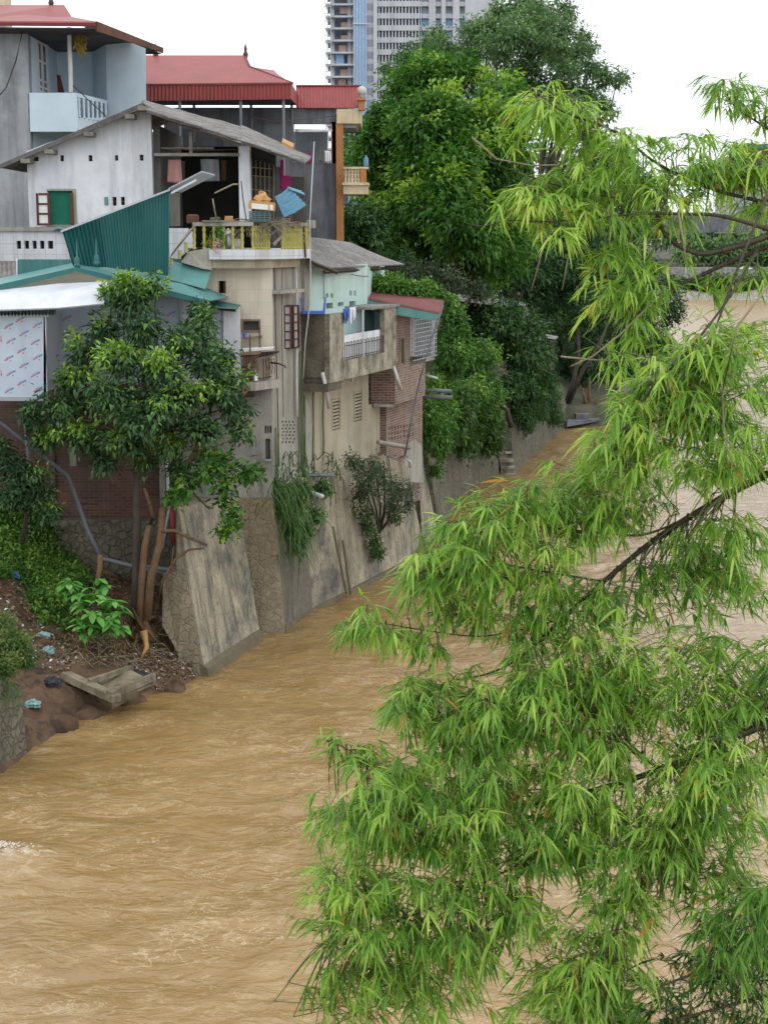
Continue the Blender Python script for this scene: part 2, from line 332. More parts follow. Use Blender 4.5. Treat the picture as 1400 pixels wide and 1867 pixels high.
M['tree_leaf'] = leafmat('tree_leaf', [(0, (.025, .075, .014)), (.45, (.085, .21, .035)), (.78, (.17, .36, .05)), (1, (.34, .48, .08))])
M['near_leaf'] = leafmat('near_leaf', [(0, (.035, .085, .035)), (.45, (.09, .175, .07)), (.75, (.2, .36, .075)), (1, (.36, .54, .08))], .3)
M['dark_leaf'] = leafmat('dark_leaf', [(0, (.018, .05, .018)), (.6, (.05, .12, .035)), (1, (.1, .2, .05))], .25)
M['far_leaf'] = leafmat('far_leaf', [(0, (.06, .12, .05)), (.6, (.13, .23, .085)), (1, (.21, .33, .11))], .3)  # greens paled to put distance haze into the leaf colour
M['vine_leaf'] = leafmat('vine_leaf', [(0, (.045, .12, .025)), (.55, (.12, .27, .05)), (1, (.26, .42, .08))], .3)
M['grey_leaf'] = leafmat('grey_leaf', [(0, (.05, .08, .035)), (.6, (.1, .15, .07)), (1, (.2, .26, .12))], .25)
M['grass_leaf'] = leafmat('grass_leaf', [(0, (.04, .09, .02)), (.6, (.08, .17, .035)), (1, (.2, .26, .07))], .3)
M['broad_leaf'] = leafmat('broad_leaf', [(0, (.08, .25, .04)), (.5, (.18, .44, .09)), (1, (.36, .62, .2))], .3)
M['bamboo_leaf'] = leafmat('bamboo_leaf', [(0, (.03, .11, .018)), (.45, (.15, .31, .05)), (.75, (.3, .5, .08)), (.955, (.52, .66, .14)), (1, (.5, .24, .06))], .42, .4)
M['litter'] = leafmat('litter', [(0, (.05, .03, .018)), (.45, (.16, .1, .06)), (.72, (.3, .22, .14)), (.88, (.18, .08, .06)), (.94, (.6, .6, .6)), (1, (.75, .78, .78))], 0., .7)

# ================================================================ ground
WL = [(-8, -40), (-7.9, 15), (-7.6, 24), (-7.18, 27.4), (-7.03, 28.95), (-6.58, 30.5), (-5.91, 31.8), (-5.0, 32.9), (-4.01, 34.1), (-2.97, 37.5), (-2.5, 38.35), (.67, 46), (1.89, 51.9),
      (3.46, 59.7), (5.53, 65.1), (7.42, 72.3), (9.58, 80.8), (12.85, 83.2), (16.5, 92), (20.3, 101.4), (26, 117), (28, 128), (20, 150), (0, 190), (-60, 225), (-755, 330)]
def shore(X, Y):
    d = np.full(X.shape, 1e9); inside = np.zeros(X.shape, bool); P = WL+[(-755, -40)]
    for (ax, ay), (bx, by) in zip(WL, WL[1:]):
        t = np.clip(((X-ax)*(bx-ax)+(Y-ay)*(by-ay))/((bx-ax)**2+(by-ay)**2), 0, 1)
        d = np.minimum(d, np.hypot(X-ax-t*(bx-ax), Y-ay-t*(by-ay)))
    for (ax, ay), (bx, by) in zip(P, P[1:]+P[:1]):
        c = ((ay > Y) != (by > Y)); xi = (bx-ax)*(Y-ay)/((by-ay) if by != ay else 1e-9)+ax
        inside ^= c & (X < xi)
    return np.where(inside, d, -d)
def land(X, Y):
    d = shore(X, Y)
    n = perlin(X*.9, Y*.9, 3)*.35+perlin(X*2.3+5, Y*2.3, 4)*.2+perlin(X*6, Y*6, 5)*.09+(1-2*np.abs(perlin(X*3.3+7, Y*3.3, 6)))*.05+perlin(X*4.7+2, Y*4.7+2, 9)*.07
    a = np.interp(d, [-3, -.6, 0, .3, .7, 1.6, 3.2, 5, 8, 14], [-1.2, -.5, -.06, .3, .45, .8, 1.35, 1.75, 2.1, 2.6])+n*np.clip(d*1.2, 0, 1)+np.clip((-8.3-X)/2.2, 0, 1)*np.clip((d-1.5)/3, 0, 1)*1.5
    b = np.interp(d, [-3, 1.3, 1.45, 3, 4.2, 5], [-1.2, -.8, 2.9, 3.1, 5.2, 5.4])+n*.3*np.clip(d-3, 0, 1)
    c = np.interp(d, [-4, 0, 1.2, 5, 12, 20], [-1.2, -.05, .75, 1.5, 4, 5.4])+n*.8*np.clip(d, 0, 1)
    h = np.where(Y < 33.9, a, np.where(Y < 81, b, c))
    k = np.clip((Y-33.9)/2.4, 0, 1); near = (Y >= 33.9) & (Y < 38.75) & (X < -4.35-(Y-34)*.02)
    h = np.where(near, a, h)
    far = np.interp(Y, [236, 246, 258, 275, 400, 2500], [-1.2, .2, 1.8, 4.5, 5, 8])+perlin(X*.12, Y*.12, 8)*1.2
    h = np.where(d < -6, np.where(Y > 230, far, -1.2), np.maximum(h, np.where(Y > 255, far, -9)))
    h = np.where((X > 75) & (Y < 236) & (d < 0), np.interp(X, [75, 95, 2500], [-1.2, 3, 8]), h)
    return h
xs = np.unique(np.concatenate([np.arange(-13.5, -3.5, .09), np.arange(-3.5, 34, .6), np.arange(-40, -13.5, 1.0), np.arange(34, 130, 4), np.linspace(130, 760, 16), -np.linspace(40, 760, 20)]))
ys = np.unique(np.concatenate([np.linspace(-40, 22, 20), np.arange(23, 39.3, .09), np.arange(39.3, 130, .6), np.arange(130, 300, 4), np.linspace(300, 780, 16)]))
X, Y = np.meshgrid(xs, ys); Z = land(X, Y); nx, ny = len(xs), len(ys)
idx = np.arange(nx*ny).reshape(ny, nx); f = np.stack([idx[:-1, :-1], idx[:-1, 1:], idx[1:, 1:], idx[1:, :-1]], -1).reshape(-1, 4)
g = npmesh('ground', np.stack([X, Y, Z], -1).reshape(-1, 3), f, M['earth'], None, 'structure', smooth=True)
g.data.materials.append(M['ground']); g.data.materials.append(M['shingle'])
cy = Y.reshape(-1)[f[:, 0]]; cx = X.reshape(-1)[f[:, 0]]
g.data.polygons.foreach_set('material_index', np.where(cy < 39, 0, np.where((cy > 238) & (cy < 258), 2, 1)).astype(np.int32))
_gv = (xs, ys, Z)
def gh(x, y):
    i = min(max(np.searchsorted(xs, x), 1), nx-1); j = min(max(np.searchsorted(ys, y), 1), ny-1); return float(Z[j, i])

# ================================================================ river water
wm = bpy.data.materials.new('muddy_water'); wm.use_nodes = True; nt = wm.node_tree; N = nt.nodes; Lk = nt.links.new; b = N['Principled BSDF']
b.inputs['Roughness'].default_value = .16; b.inputs['IOR'].default_value = 1.45; b.inputs['Specular IOR Level'].default_value = .65
ge = N.new('ShaderNodeNewGeometry')
def wn(s, d, sx=(1, 1, 1), dist=0., r=.55, rot=0.):
    mp = N.new('ShaderNodeMapping'); mp.inputs['Scale'].default_value = sx; mp.inputs['Rotation'].default_value = (0, 0, rot); Lk(ge.outputs['Position'], mp.inputs[0])
    n = N.new('ShaderNodeTexNoise'); n.inputs['Scale'].default_value = s; n.inputs['Detail'].default_value = d; n.inputs['Distortion'].default_value = dist; n.inputs['Roughness'].default_value = r; Lk(mp.outputs[0], n.inputs['Vector']); return n.outputs['Fac']
def wr(f, a, c, lo=0., hi=1.):
    r = N.new('ShaderNodeMapRange'); r.inputs['From Min'].default_value = a; r.inputs['From Max'].default_value = c; r.inputs['To Min'].default_value = lo; r.inputs['To Max'].default_value = hi; Lk(f, r.inputs[0]); return r.outputs[0]
m1 = N.new('ShaderNodeMixRGB'); m1.inputs[1].default_value = (.285, .173, .058, 1); m1.inputs[2].default_value = (.35, .222, .088, 1); Lk(wr(wn(.35, 5, dist=1.), .35, .65), m1.inputs[0])
m2 = N.new('ShaderNodeMixRGB'); m2.inputs[2].default_value = (.5, .38, .2, 1); Lk(m1.outputs[0], m2.inputs[1]); Lk(wr(wn(.9, 10, sx=(.8, 1.1, 1), dist=2.6, r=.7), .54, .7, 0, .6), m2.inputs[0])  # pale glint and foam streaks painted into the water colour
def fil(s, dist, wdt, seed):
    f_ = wn(s, 3.5, sx=(.75, 1.25, 1), dist=dist, r=.55, rot=seed); a_ = N.new('ShaderNodeMath'); a_.operation = 'SUBTRACT'; Lk(f_, a_.inputs[0]); a_.inputs[1].default_value = .5
    c_ = N.new('ShaderNodeMath'); c_.operation = 'ABSOLUTE'; Lk(a_.outputs[0], c_.inputs[0]); return wr(c_.outputs[0], 0, wdt, 1, 0)
fa = N.new('ShaderNodeMath'); fa.operation = 'MAXIMUM'; Lk(fil(.9, 2.4, .014, .1), fa.inputs[0]); Lk(fil(2.1, 2.0, .018, .5), fa.inputs[1])
fb_ = N.new('ShaderNodeMath'); fb_.operation = 'MULTIPLY'; Lk(fa.outputs[0], fb_.inputs[0]); Lk(wr(wn(.45, 6, dist=1.2, r=.65), .44, .62, 0, .62), fb_.inputs[1])
m4 = N.new('ShaderNodeMixRGB'); m4.inputs[2].default_value = (.66, .52, .32, 1); Lk(m2.outputs[0], m4.inputs[1]); Lk(fb_.outputs[0], m4.inputs[0]); m2 = m4  # thin filaments, again glints and foam painted as colour
vd = N.new('ShaderNodeVectorMath'); vd.operation = 'MULTIPLY_ADD'; Lk(ge.outputs['Position'], vd.inputs[0]); vd.inputs[1].default_value = (1.3, 2.6, 0); vd.inputs[2].default_value = (8.1, -61.6, 0)
vl = N.new('ShaderNodeVectorMath'); vl.operation = 'LENGTH'; Lk(vd.outputs[0], vl.inputs[0])
fm = N.new('ShaderNodeMath'); fm.operation = 'MULTIPLY'; Lk(wr(vl.outputs['Value'], 1.5, .2), fm.inputs[0]); Lk(wr(wn(3.2, 8, dist=1.5, r=.75), .47, .6), fm.inputs[1])
m3 = N.new('ShaderNodeMixRGB'); m3.inputs[2].default_value = (.8, .74, .6, 1); Lk(m2.outputs[0], m3.inputs[1]); Lk(fm.outputs[0], m3.inputs[0]); Lk(m3.outputs[0], b.inputs['Base Color']); sp0 = N.new('ShaderNodeSeparateXYZ'); Lk(ge.outputs['Position'], sp0.inputs[0]); Lk(wr(sp0.outputs[1], 60, 160, .15, .3), b.inputs['Roughness'])
b1 = N.new('ShaderNodeBump'); b1.inputs['Strength'].default_value = .6; b1.inputs['Distance'].default_value = .1; Lk(wn(2.4, 7, sx=(.7, 1.25, 1), dist=1.4, r=.55), b1.inputs['Height'])
b2 = N.new('ShaderNodeBump'); b2.inputs['Strength'].default_value = .4; b2.inputs['Distance'].default_value = .03; Lk(wn(9, 5, sx=(.7, 1.3, 1), dist=1.0), b2.inputs['Height']); Lk(b1.outputs[0], b2.inputs['Normal'])
Lk(b2.outputs[0], b.inputs['Normal'])
sp_ = N.new('ShaderNodeSeparateXYZ'); Lk(ge.outputs['Position'], sp_.inputs[0]); Lk(wr(sp_.outputs[1], 50, 120, .65, .5), b1.inputs['Strength']); Lk(wr(sp_.outputs[1], 50, 120, .4, .3), b2.inputs['Strength'])   # the wide reach upstream runs calmer
xs2 = np.unique(np.concatenate([np.arange(-9, 13, .075), np.arange(13, 60, 1.2), np.linspace(60, 700, 20), -np.linspace(9, 700, 20)]))
ys2 = np.unique(np.concatenate([np.linspace(-40, 12, 8), np.arange(12, 30, .075), np.arange(30, 60, .14), np.arange(60, 120, .5), np.arange(120, 330, 4)]))
X2, Y2 = np.meshgrid(xs2, ys2)
wx = X2+.55*perlin(X2*.5, Y2*.5, 21)+.2*perlin(X2*1.6, Y2*1.6, 31); wy = Y2+.8*perlin(X2*.5+9, Y2*.5, 22)
Z2 = .13*perlin(wx*.3, wy*.42, 23)+.07*perlin(wx*.8, wy*1.05, 24)+.035*(1-2.*np.sqrt(perlin(wx*1.1+3, wy*1.5, 25)**2+.01))+.03*perlin(wx*1.9, wy*2.4, 27)+.014*perlin(wx*4.2, wy*5.2, 26)
Z2 += .22*np.exp(-(((X2+6.2)/.9)**2+((Y2-23.6)/.55)**2))                      # the standing wave at the left edge
Z2 *= np.clip((13.5-X2)/2, 0, 1)*np.clip((110-Y2)/20, 0, 1)
i2 = np.arange(X2.size).reshape(X2.shape); f2 = np.stack([i2[:-1, :-1], i2[:-1, 1:], i2[1:, 1:], i2[1:, :-1]], -1).reshape(-1, 4)
npmesh('river_water', np.stack([X2, Y2, Z2-.03], -1).reshape(-1, 3), f2, wm, None, 'structure', smooth=True)
# broken foam of the standing wave, at the left edge of the picture
v, f = [], []
for i in range(380):
    t = rg.normal(0, 1, 2); x, y = -6.45+t[0]*.3, 23.66+t[1]*.13; r = rg.uniform(.006, .022); z = .05+.2*np.exp(-(((x+6.2)/.9)**2+((y-23.6)/.55)**2))
    o = len(v); v += [(x+r, y, z), (x-r, y, z), (x, y+r, z), (x, y-r, z), (x, y, z+r*.8), (x, y, z-r)]
    f += [tuple(o+k for k in q) for q in ((0, 2, 4), (2, 1, 4), (1, 3, 4), (3, 0, 4), (2, 0, 5), (1, 2, 5), (3, 1, 5), (0, 3, 5))]
npmesh('foam', v, f, M['foam'], None, 'stuff', smooth=True)

# ================================================================ river walls
def P3(x, y, Y): return at(x, y, Y)
t = thing('retaining_wall', 'battered concrete river wall nearest the bridge, its fieldstone end beside the muddy bank', 'retaining wall', (-4, 35, 0))
b0, b1_ = gz(382, 1237), gz(482, 1166); b0.z = b1_.z = -.6
t0, t1 = P3(325, 925, 34.35), P3(434, 908, 38.0)
back = V((-1.2, .35, 0))
m = MB(); m.loft([b0, b1_, t1, t0], [b0+V((-.9, .5, 0)), b1_+back, t1+back, t0+V((-.1, .45, 0))]); m.build('river_face', M['river_wall'], t)
m = MB(); e0 = gz(382, 1237)+V((-.01, -.01, -.6)); pl = K(34.2)
m.add([e0, P3(338, 1040, 34.25), P3(298, 1045, 34.6), P3(296, 1140, 34.4), P3(325, 1190, 34.25), P3(325, 1190, 34.25)+V((0, 0, -2))], [(0, 5, 4, 3, 2, 1)])
q = [V(p) for p in m.v]; m = MB(); m.loft([q[0], q[5], q[4], q[3], q[2], q[1]], [p+V((.15, .8, 0)) for p in (q[0], q[5], q[4], q[3], q[2], q[1])]); m.build('stone_end', M['fieldstone'], t)
m = MB(); n_ = V((.942, -.334, 0))
bb = [gz(382, 1237), gz(482, 1166)]; m.loft([bb[0]+n_*.012-V((0, 0, .4)), bb[1]+n_*.012-V((0, 0, .4)), bb[1]+n_*.0+V((-.035, 0, .2)), bb[0]+n_*.0+V((-.035, 0, .24))], [bb[0]-n_*.2-V((0, 0, .4)), bb[1]-n_*.2-V((0, 0, .4)), bb[1]-n_*.25+V((0, 0, .28)), bb[0]-n_*.25+V((0, 0, .34))])
m.build('tide_line', M['tide_band'], t)
t = thing('retaining_wall', 'long sloping river wall under the cream and beige houses, hung with cactus and shrubs', 'retaining wall', (-1, 42, 0))
# its fieldstone shoulder faces the bridge
m = MB(); s0, s1 = gz(470, 1156), gz(522, 1151); s0.z = s1.z = -.6; a0, a1 = P3(434, 908, 38.0), P3(497, 906, 37.98)
m.loft([s0, s1, a1, a0], [s0+V((0, 1.2, 0)), s1+V((.3, 1.0, 0)), a1+V((.2, .6, 0)), a0+V((0, .6, 0))]); m.build('stone_shoulder', M['fieldstone'], t)
def river_strip(pb, pt, th=.8):
    """battered wall: list of base points on the water and of top points"""
    m = MB()
    for i in range(len(pb)-1):
        a, b_, c, d = pb[i], pb[i+1], pt[i+1], pt[i]
        n = V((-(b_-a).y, (b_-a).x, 0)).normalized()*th
        m.loft([a+V((0, 0, -.6)), b_+V((0, 0, -.6)), c, d], [a+n+V((0, 0, -.6)), b_+n+V((0, 0, -.6)), c+n, d+n])
    return m
base = [gz(522, 1151), gz(575, 1117), gz(640, 1085), gz(740, 1034), gz(778, 992)]
top = [P3(497, 906, 37.99), FA.p(562, 870, .12), FA.p(607, 862, .12), FA.p(697, 828, .12), FA.p(742, 850, .3)]
river_strip(base[:2], [top[0], FA.p(548, 872, .12)]).build('damp_face', M['damp_wall'], t); river_strip([base[1]]+base[2:], [FA.p(548, 872, .12), FA.p(607, 862, .12)]+top[3:]).build('river_face', M['river_wall'], t)
river_strip([p+V((.015, -.01, 0)) for p in base], [p+V((-.01, -.005, .16)) for p in base], .3).build('tide_line', M['tide_band'], t)
m = MB()  # narrow rib and drain scars standing on the slope
for (xa, ya, xb, yb) in ((607, 960, 632, 1083), (625, 985, 640, 1086)):
    a, c = FA.p(xa, ya, .35), FA.p(xb, yb, .62); m.tube([a, c], .035, 5)
m.build('drain_rib', M['tide_band'], t)
t = thing('buttress', 'tapering buttress with dark stained side at the foot of the brick house', 'buttress', (1.6, 50.5, 0))
m = MB(); p = [gz(772, 1000), gz(803, 968), gz(768, 965)]
m.loft([p[0]-V((0, 0, .5)), p[1]-V((0, 0, .5)), P3(771, 842, 51.0), P3(762, 842, 50.2)], [q+V((-.7, .9, 0)) for q in (p[0]-V((0, 0, .5)), p[1]-V((0, 0, .5)), P3(771, 842, 51.0), P3(762, 842, 50.2))]); m.build('stone_face', M['river_wall'], t)
t = thing('retaining_wall', 'rough rubble river wall draped in vines between the brick house and the stone steps', 'retaining wall', (3.5, 59, 0))
base = [gz(806, 962), gz(832, 925), gz(862, 892), gz(912, 862)]
river_strip(base, [P3(775, 800, 53), P3(815, 795, 57), P3(850, 770, 60.5), P3(900, 745, 64)], 1.2).build('rubble_face', M['dark_fieldstone'], t)
m = MB(); a = gz(800, 975); m.loft([a, gz(835, 920), P3(815, 790, 56), P3(798, 800, 53)], [q+V((-1, .8, 0)) for q in (a, gz(835, 920), P3(815, 790, 56), P3(798, 800, 53))])
t = thing('stone_steps', 'narrow flight of dark stone steps climbing the river wall through the vines', 'steps', (5.3, 65, 0))
for k in range(15):
    m = MB(); y = 858-k*13.2; a = gz(909, 860); z0 = k*.30
    x0, x1 = 5.0-.0*k, 5.62; yy = 64.6+k*.2
    m.box((x0-.02*k, yy+.1, z0-.3), (x1-.045*k, yy+1.6, z0-.1)); m.box((x0-.02*k, yy-.02, z0-.1), (x1-.045*k, yy+1.5, z0+.02)); m.build('step', M['mossy_concrete'], t, jit=.02)
t = thing('retaining_wall', 'mossy river wall beyond the stone steps ending at the leaning trees', 'retaining wall', (7.5, 72, 0))
base = [gz(936, 862), gz(985, 822), gz(1030, 782), gz(1042, 775)]
river_strip(base, [P3(930, 722, 65.5), P3(968, 715, 71), P3(1015, 700, 80), P3(1025, 700, 84)], 1.5).build('rubble_face', M['dark_fieldstone'], t)
t = thing('retaining_wall', 'low stone river wall with pilasters on the spit below the dark trees', 'retaining wall', (17, 95, 0))
base = [gz(1175, 748), gz(1260, 712), gz(1330, 698), gz(1345, 690)]; topp = [p+V((-.4, .4, 1.5)) for p in base]
river_strip(base, topp, 1.2).build('stone_face', M['shingle'], t)
m = MB()
for k in range(9):
    p = base[0].lerp(base[1], k/8) if k < 9 else base[1]; q = p+V((-.42, .4, 1.0)); m.box((q.x-.12, q.y-.2, q.z-.5), (q.x+.3, q.y+.2, q.z+.55))
m.build('coping_pier', M['weathered_render'], t)
t = thing('old_wall', 'mossy old stone wall in the bottom left corner, topped by grass', 'wall', (-7.3, 28, 0))
w0, w1 = gz(-60, 1450), gz(52, 1368); wt0, wt1 = P3(-40, 1235, 26.8), P3(42, 1245, 28.9)
m = MB(); m.loft([w0-V((0, 0, .5)), w1-V((0, 0, .5)), wt1, wt0], [w0+V((-1.2, .4, -.5)), w1+V((-1.0, .5, -.5)), wt1+V((-.7, .4, 0)), wt0+V((-.9, .4, 0))]); m.build('stone_face', M['dark_fieldstone'], t, jit=.03)
t = thing('fallen_slab', 'broken L shaped concrete beam lying on the mud above the water', 'concrete slab', tuple(gz(200, 1270, .2)))
zb = .55
def beam(m, a, b_, wd, h):
    d = (b_-a).normalized(); n = V((-d.y, d.x, 0)).normalized()*wd
    m.loft([a, a+n, a+n+V((0, 0, h)), a+V((0, 0, h))], [b_, b_+n, b_+n+V((0, 0, h)), b_+V((0, 0, h))])
m = MB(); beam(m, gz(112, 1238, zb+.1), gz(205, 1281, zb-.05), .22, .14); m.build('beam', M['muddy_concrete'], t, jit=.02)
m = MB(); beam(m, gz(205, 1281, zb-.08), gz(285, 1246, zb), .14, .22); m.build('beam', M['muddy_concrete'], t, jit=.02)
m = MB(); beam(m, gz(165, 1250, zb+.1), gz(245, 1222, zb+.2), .1, .12); m.build('kerb', M['muddy_concrete'], t, jit=.02)
m = MB(); m.loft([gz(140, 1240, zb+.05), gz(205, 1276, zb-.02), gz(280, 1242, zb+.1), gz(240, 1222, zb+.24)], [gz(140, 1240, zb)-V((0, 0, .15)), gz(205, 1276, zb-.1)-V((0, 0, .2)), gz(280, 1242, zb)-V((0, 0, .15)), gz(240, 1222, zb+.2)-V((0, 0, .15))]); m.build('slab', M['muddy_concrete'], t)

# ================================================================ cream house (nearest, with the terrace)
H1 = thing('riverside_house', 'cream tiled house with grey river side and a terrace of yellow balusters', 'house', (-3.5, 40, 3.5))
a = K(38.0)
def Fu(x, y=700, o=0.): return FA.uz(x, y, o)[0]
zT = at(440, 474, 37.5).z      # underside of the terrace slab
MB().hwall(a, (385, 485, 497, 702), [(399, 512, 412, 535), (443, 584, 473, 604)], th=.35).build('tiled_wall', M['cream_tile'], H1)
m = MB(); m.pbox(a, 395, 508, 416, 539, -.3, -.34); m.build('room_shade', M['dark_inside'], H1)  # dark sheet behind the opening stands in for the room's shade
o = MB(); u = a.rect(442, 583, 474, 605)
for (x0, y0, x1, y1) in ((441, 582, 475, 585.5), (441, 602, 475, 606), (441, 585.5, 444, 602), (472, 585.5, 475, 602)): o.pbox(a, x0, y0, x1, y1, .03, -.05)
wf = o.build('window', M['wood'], H1); m = MB(); m.pbox(a, 444, 585, 472, 603, -.12, -.14); m.build('pane', M['mid_inside'], wf)
m = MB(); m.pbox(a, 399.5, 512.5, 401, 534, -.02, -.08); m.pbox(a, 408, 512.5, 411.5, 534, -.02, -.08); m.build('shutter', M['rust'], H1)
# lower camera-facing wall
MB().hwall(a, (322, 702, 497, 912), [(483, 776, 486, 790), (487.5, 776, 490.5, 790), (492, 776, 495, 790), (484, 800, 493, 838)], of=-.02, th=.35).build('lower_wall', M['dirty_wall'], H1)
m = MB(); m.pbox(a, 470, 770, 496.5, 842, -.32, -.36); m.build('room_shade', M['dark_inside'], H1)
m = MB(); m.pbox(a, 482, 838, 495, 841, .06, -.05); m.build('window_sill', M['grey_render'], H1)
m = MB(); m.pbox(a, 484.5, 801, 492.5, 838, -.1, -.13); m.build('window_board', M['mid_inside'], H1)
# river-side wall, x 497..550
uC = a.w(a.uz(497, 700)[0], 0)     # corner
u0 = FA.uz(497, 700)[0]; uM = FA.uz(551, 700)[0]
zb, zt = at(497, 912, 38).z, at(497, 462, 38).z
m = MB(); vent = []
for r in range(7):
    for c in range(4): vent.append((513.5+c*6.4+(r % 2)*2.2, 767+r*6.2, 516.8+c*6.4+(r % 2)*2.2, 771+r*6.2))
m.hwall(FA, None, [(519, 557, 545, 635)]+vent, of=-.0, th=.3, uz=(u0+.02, uM, zb, zt)); m.build('river_wall', M['weathered_render'], H1)
MB().pbox(FA, 510, 760, 545, 815, -.28, -.32).build('room_shade', M['dark_inside'], H1); MB().pbox(FA, 515, 550, 548, 640, -.28, -.32).build('room_shade', M['dark_inside'], H1)
m = MB(); m.uzbox(FA, uM, uM+.35, zb, zt, .09, -.3); m.build('corner_pier', M['weathered_render'], H1)
m = MB(); m.pbox(FA, 512, 528, 556, 534, .38, -.02); m.build('window_hood', M['weathered_render'], H1)
for i, (xa, xb) in enumerate(((518, 531), (533, 547))):
    m = MB(); of, ob = (.42, .37) if i == 0 else (.1, .05)
    if i == 0:   # open shutter leaf, standing out towards the bridge
        pl = K(38.42); fr = (518, 557, 531, 636)
    else: pl = FA; fr = (535, 556, 546.5, 634)
    x0, y0, x1, y1 = fr; n = 5; fw = 2.2
    o_ = .1 if i else 0.
    m.pbox(pl, x0, y0, x0+fw, y1, o_+.05, o_); m.pbox(pl, x1-fw, y0, x1, y1, o_+.05, o_)
    for k in range(n+1):
        y = y0+(y1-y0-2)*k/n; m.pbox(pl, x0+fw, y, x1-fw, y+2.4, o_+.045, o_+.005)
    sh = m.build('shutter', M['red_wood'], H1)
    m = MB(); m.pbox(pl, x0+fw, y0+2, x1-fw, y1-2, o_+.02, o_+.01); m.build('pane', M['grey_render'], sh)
m = MB(); m.pbox(FA, 530.5, 556, 534.5, 636, .12, -.02); m.build('window_post', M['red_wood'], H1)
# back volume so that the house is solid from other sides
m = MB(); A_ = a.w(a.uz(385, 700)[0], 0, -.4); m.plan([(A_.x, 38.5), (-3.15, 38.5), (-2.3, 41.2), (A_.x+.4, 42.2)], zb, zT-.02); m.build('house_core', M['grey_render'], H1)
# terrace slab
zf = at(420, 455, 37.4).z; zl = at(420, 473, 37.4).z; zl2 = at(420, 489, 37.6).z
pa, pb, pc, pd = at(381, 455, 37.4), at(463, 455, 37.4), at(497, 460, 37.75), at(516, 460, 37.9)
pe = FA.w(FA.uz(518, 460, .45)[0], 0, .45); pf = FA.w(FA.uz(567, 460, .45)[0], 0, .45)
bk = [(pf.x-.3, 41.6), (-5.6, 42.0), (pa.x-.2, 42.0)]
m = MB(); m.plan([pa, pb, pc, pe, pf]+bk, zl, zf); sl_ = m.build('terrace_slab', M['white_tile'], H1)
m = MB(); m.plan([at(384, 470, 37.55), at(462, 470, 37.55), at(495, 470, 37.85), (pe.x-.25, pe.y+.1), (pf.x-.3, pf.y), *bk], zl2, zl-.004); m.build('slab_beam', M['beige_render'], H1)
def line_pts(a_, b_, n): return [V(a_).lerp(V(b_), (i+.5)/n) for i in range(n)]
zr0, zr1 = at(420, 412, 37.5).z, at(420, 405, 37.5).z
ra, rb, rc_ = at(352, 455, 37.55), at(463, 455, 37.5), at(496, 455, 37.85)
m = MB()
for (p, q) in ((ra, rb), (rb, rc_), (V((pe.x, pe.y, 0)), V((pf.x, pf.y, 0)))):
    d = (q-p); d.z = 0; n = V((-d.y, d.x, 0)).normalized()*.13
    if q is rc_: continue
    m.prism([(p.x, p.y, zr0), (q.x, q.y, zr0), (q.x+n.x, q.y+n.y, zr0), (p.x+n.x, p.y+n.y, zr0)], (0, 0, zr1-zr0))
m.prism([pf+V((-.1, -.1, zr0-.04-pf.z)), pf+V((.08, -.05, zr0-.04-pf.z)), pf+V((.12, .15, zr0-.04-pf.z)), pf+V((-.08, .2, zr0-.04-pf.z))], (0, 0, .2))
rail = m.build('terrace_rail', M['weathered_render'], H1)
prof = [(.045, 0), (.05, .03), (.028, .07), (.045, .16), (.03, .22), (.042, .3), (.042, .36), (.028, .42), (.05, .46), (.035, .52), (.045, .56)]
hb = zr0-zf
spots = [at(x, 455, 37.6) for x in (355, 373, 391, 408.5, 425.5, 442.5)]+[V((q.x, q.y, 0))+V((-.05, .05, 0)) for q in line_pts(rb, rc_, 7)]+[V((q.x, q.y, 0))+V((-.06, 0, 0)) for q in line_pts((pe.x, pe.y, 0), (pf.x, pf.y, 0), 12)]
bal0 = None
for q in spots:
    if bal0 is None:
        m = MB(); m.lathe((q.x, q.y, zf), [(r, z*hb/.56) for r, z in prof], 8); bal0 = m.build('baluster', M['yellow'], rail, smooth=True); q0 = V((q.x, q.y, 0))
    else:
        c = bal0.copy(); C.objects.link(c); c.parent = rail; c.location = V((q.x, q.y, 0))-q0; c.rotation_euler = (rnd.uniform(-.02, .02), rnd.uniform(-.02, .02), 0); c.rotation_euler = (0, 0, 0)
# stair down on the left, with its slanted handrail
m = MB(); m.prism([at(345, 418, 37.5), at(356, 412, 37.5), at(314, 461, 37.1), at(310, 470, 37.1)][::1], (0, .14, 0)); m.build('stair_handrail', M['grey_wood'], H1)
for (x, y0, y1) in ((340, 441, 461), (328, 456, 472), (313, 470, 483)):
    m = MB(); q = at(x, y1, 37.3); m.lathe(q, [(r, z*(at(x, y0, 37.3).z-q.z)/.56) for r, z in prof], 8); m.build('baluster', M['yellow'], H1, smooth=True)
m = MB(); m.loft([at(330, 478, 37.4), at(345, 458, 37.4), at(384, 452, 37.5), at(386, 492, 37.5), at(370, 490, 37.4)], [q+V((0, 1.5, 0)) for q in (at(330, 478, 37.4), at(345, 458, 37.4), at(384, 452, 37.5), at(386, 492, 37.5), at(370, 490, 37.4))]); m.build('stair_mass', M['weathered_render'], H1)
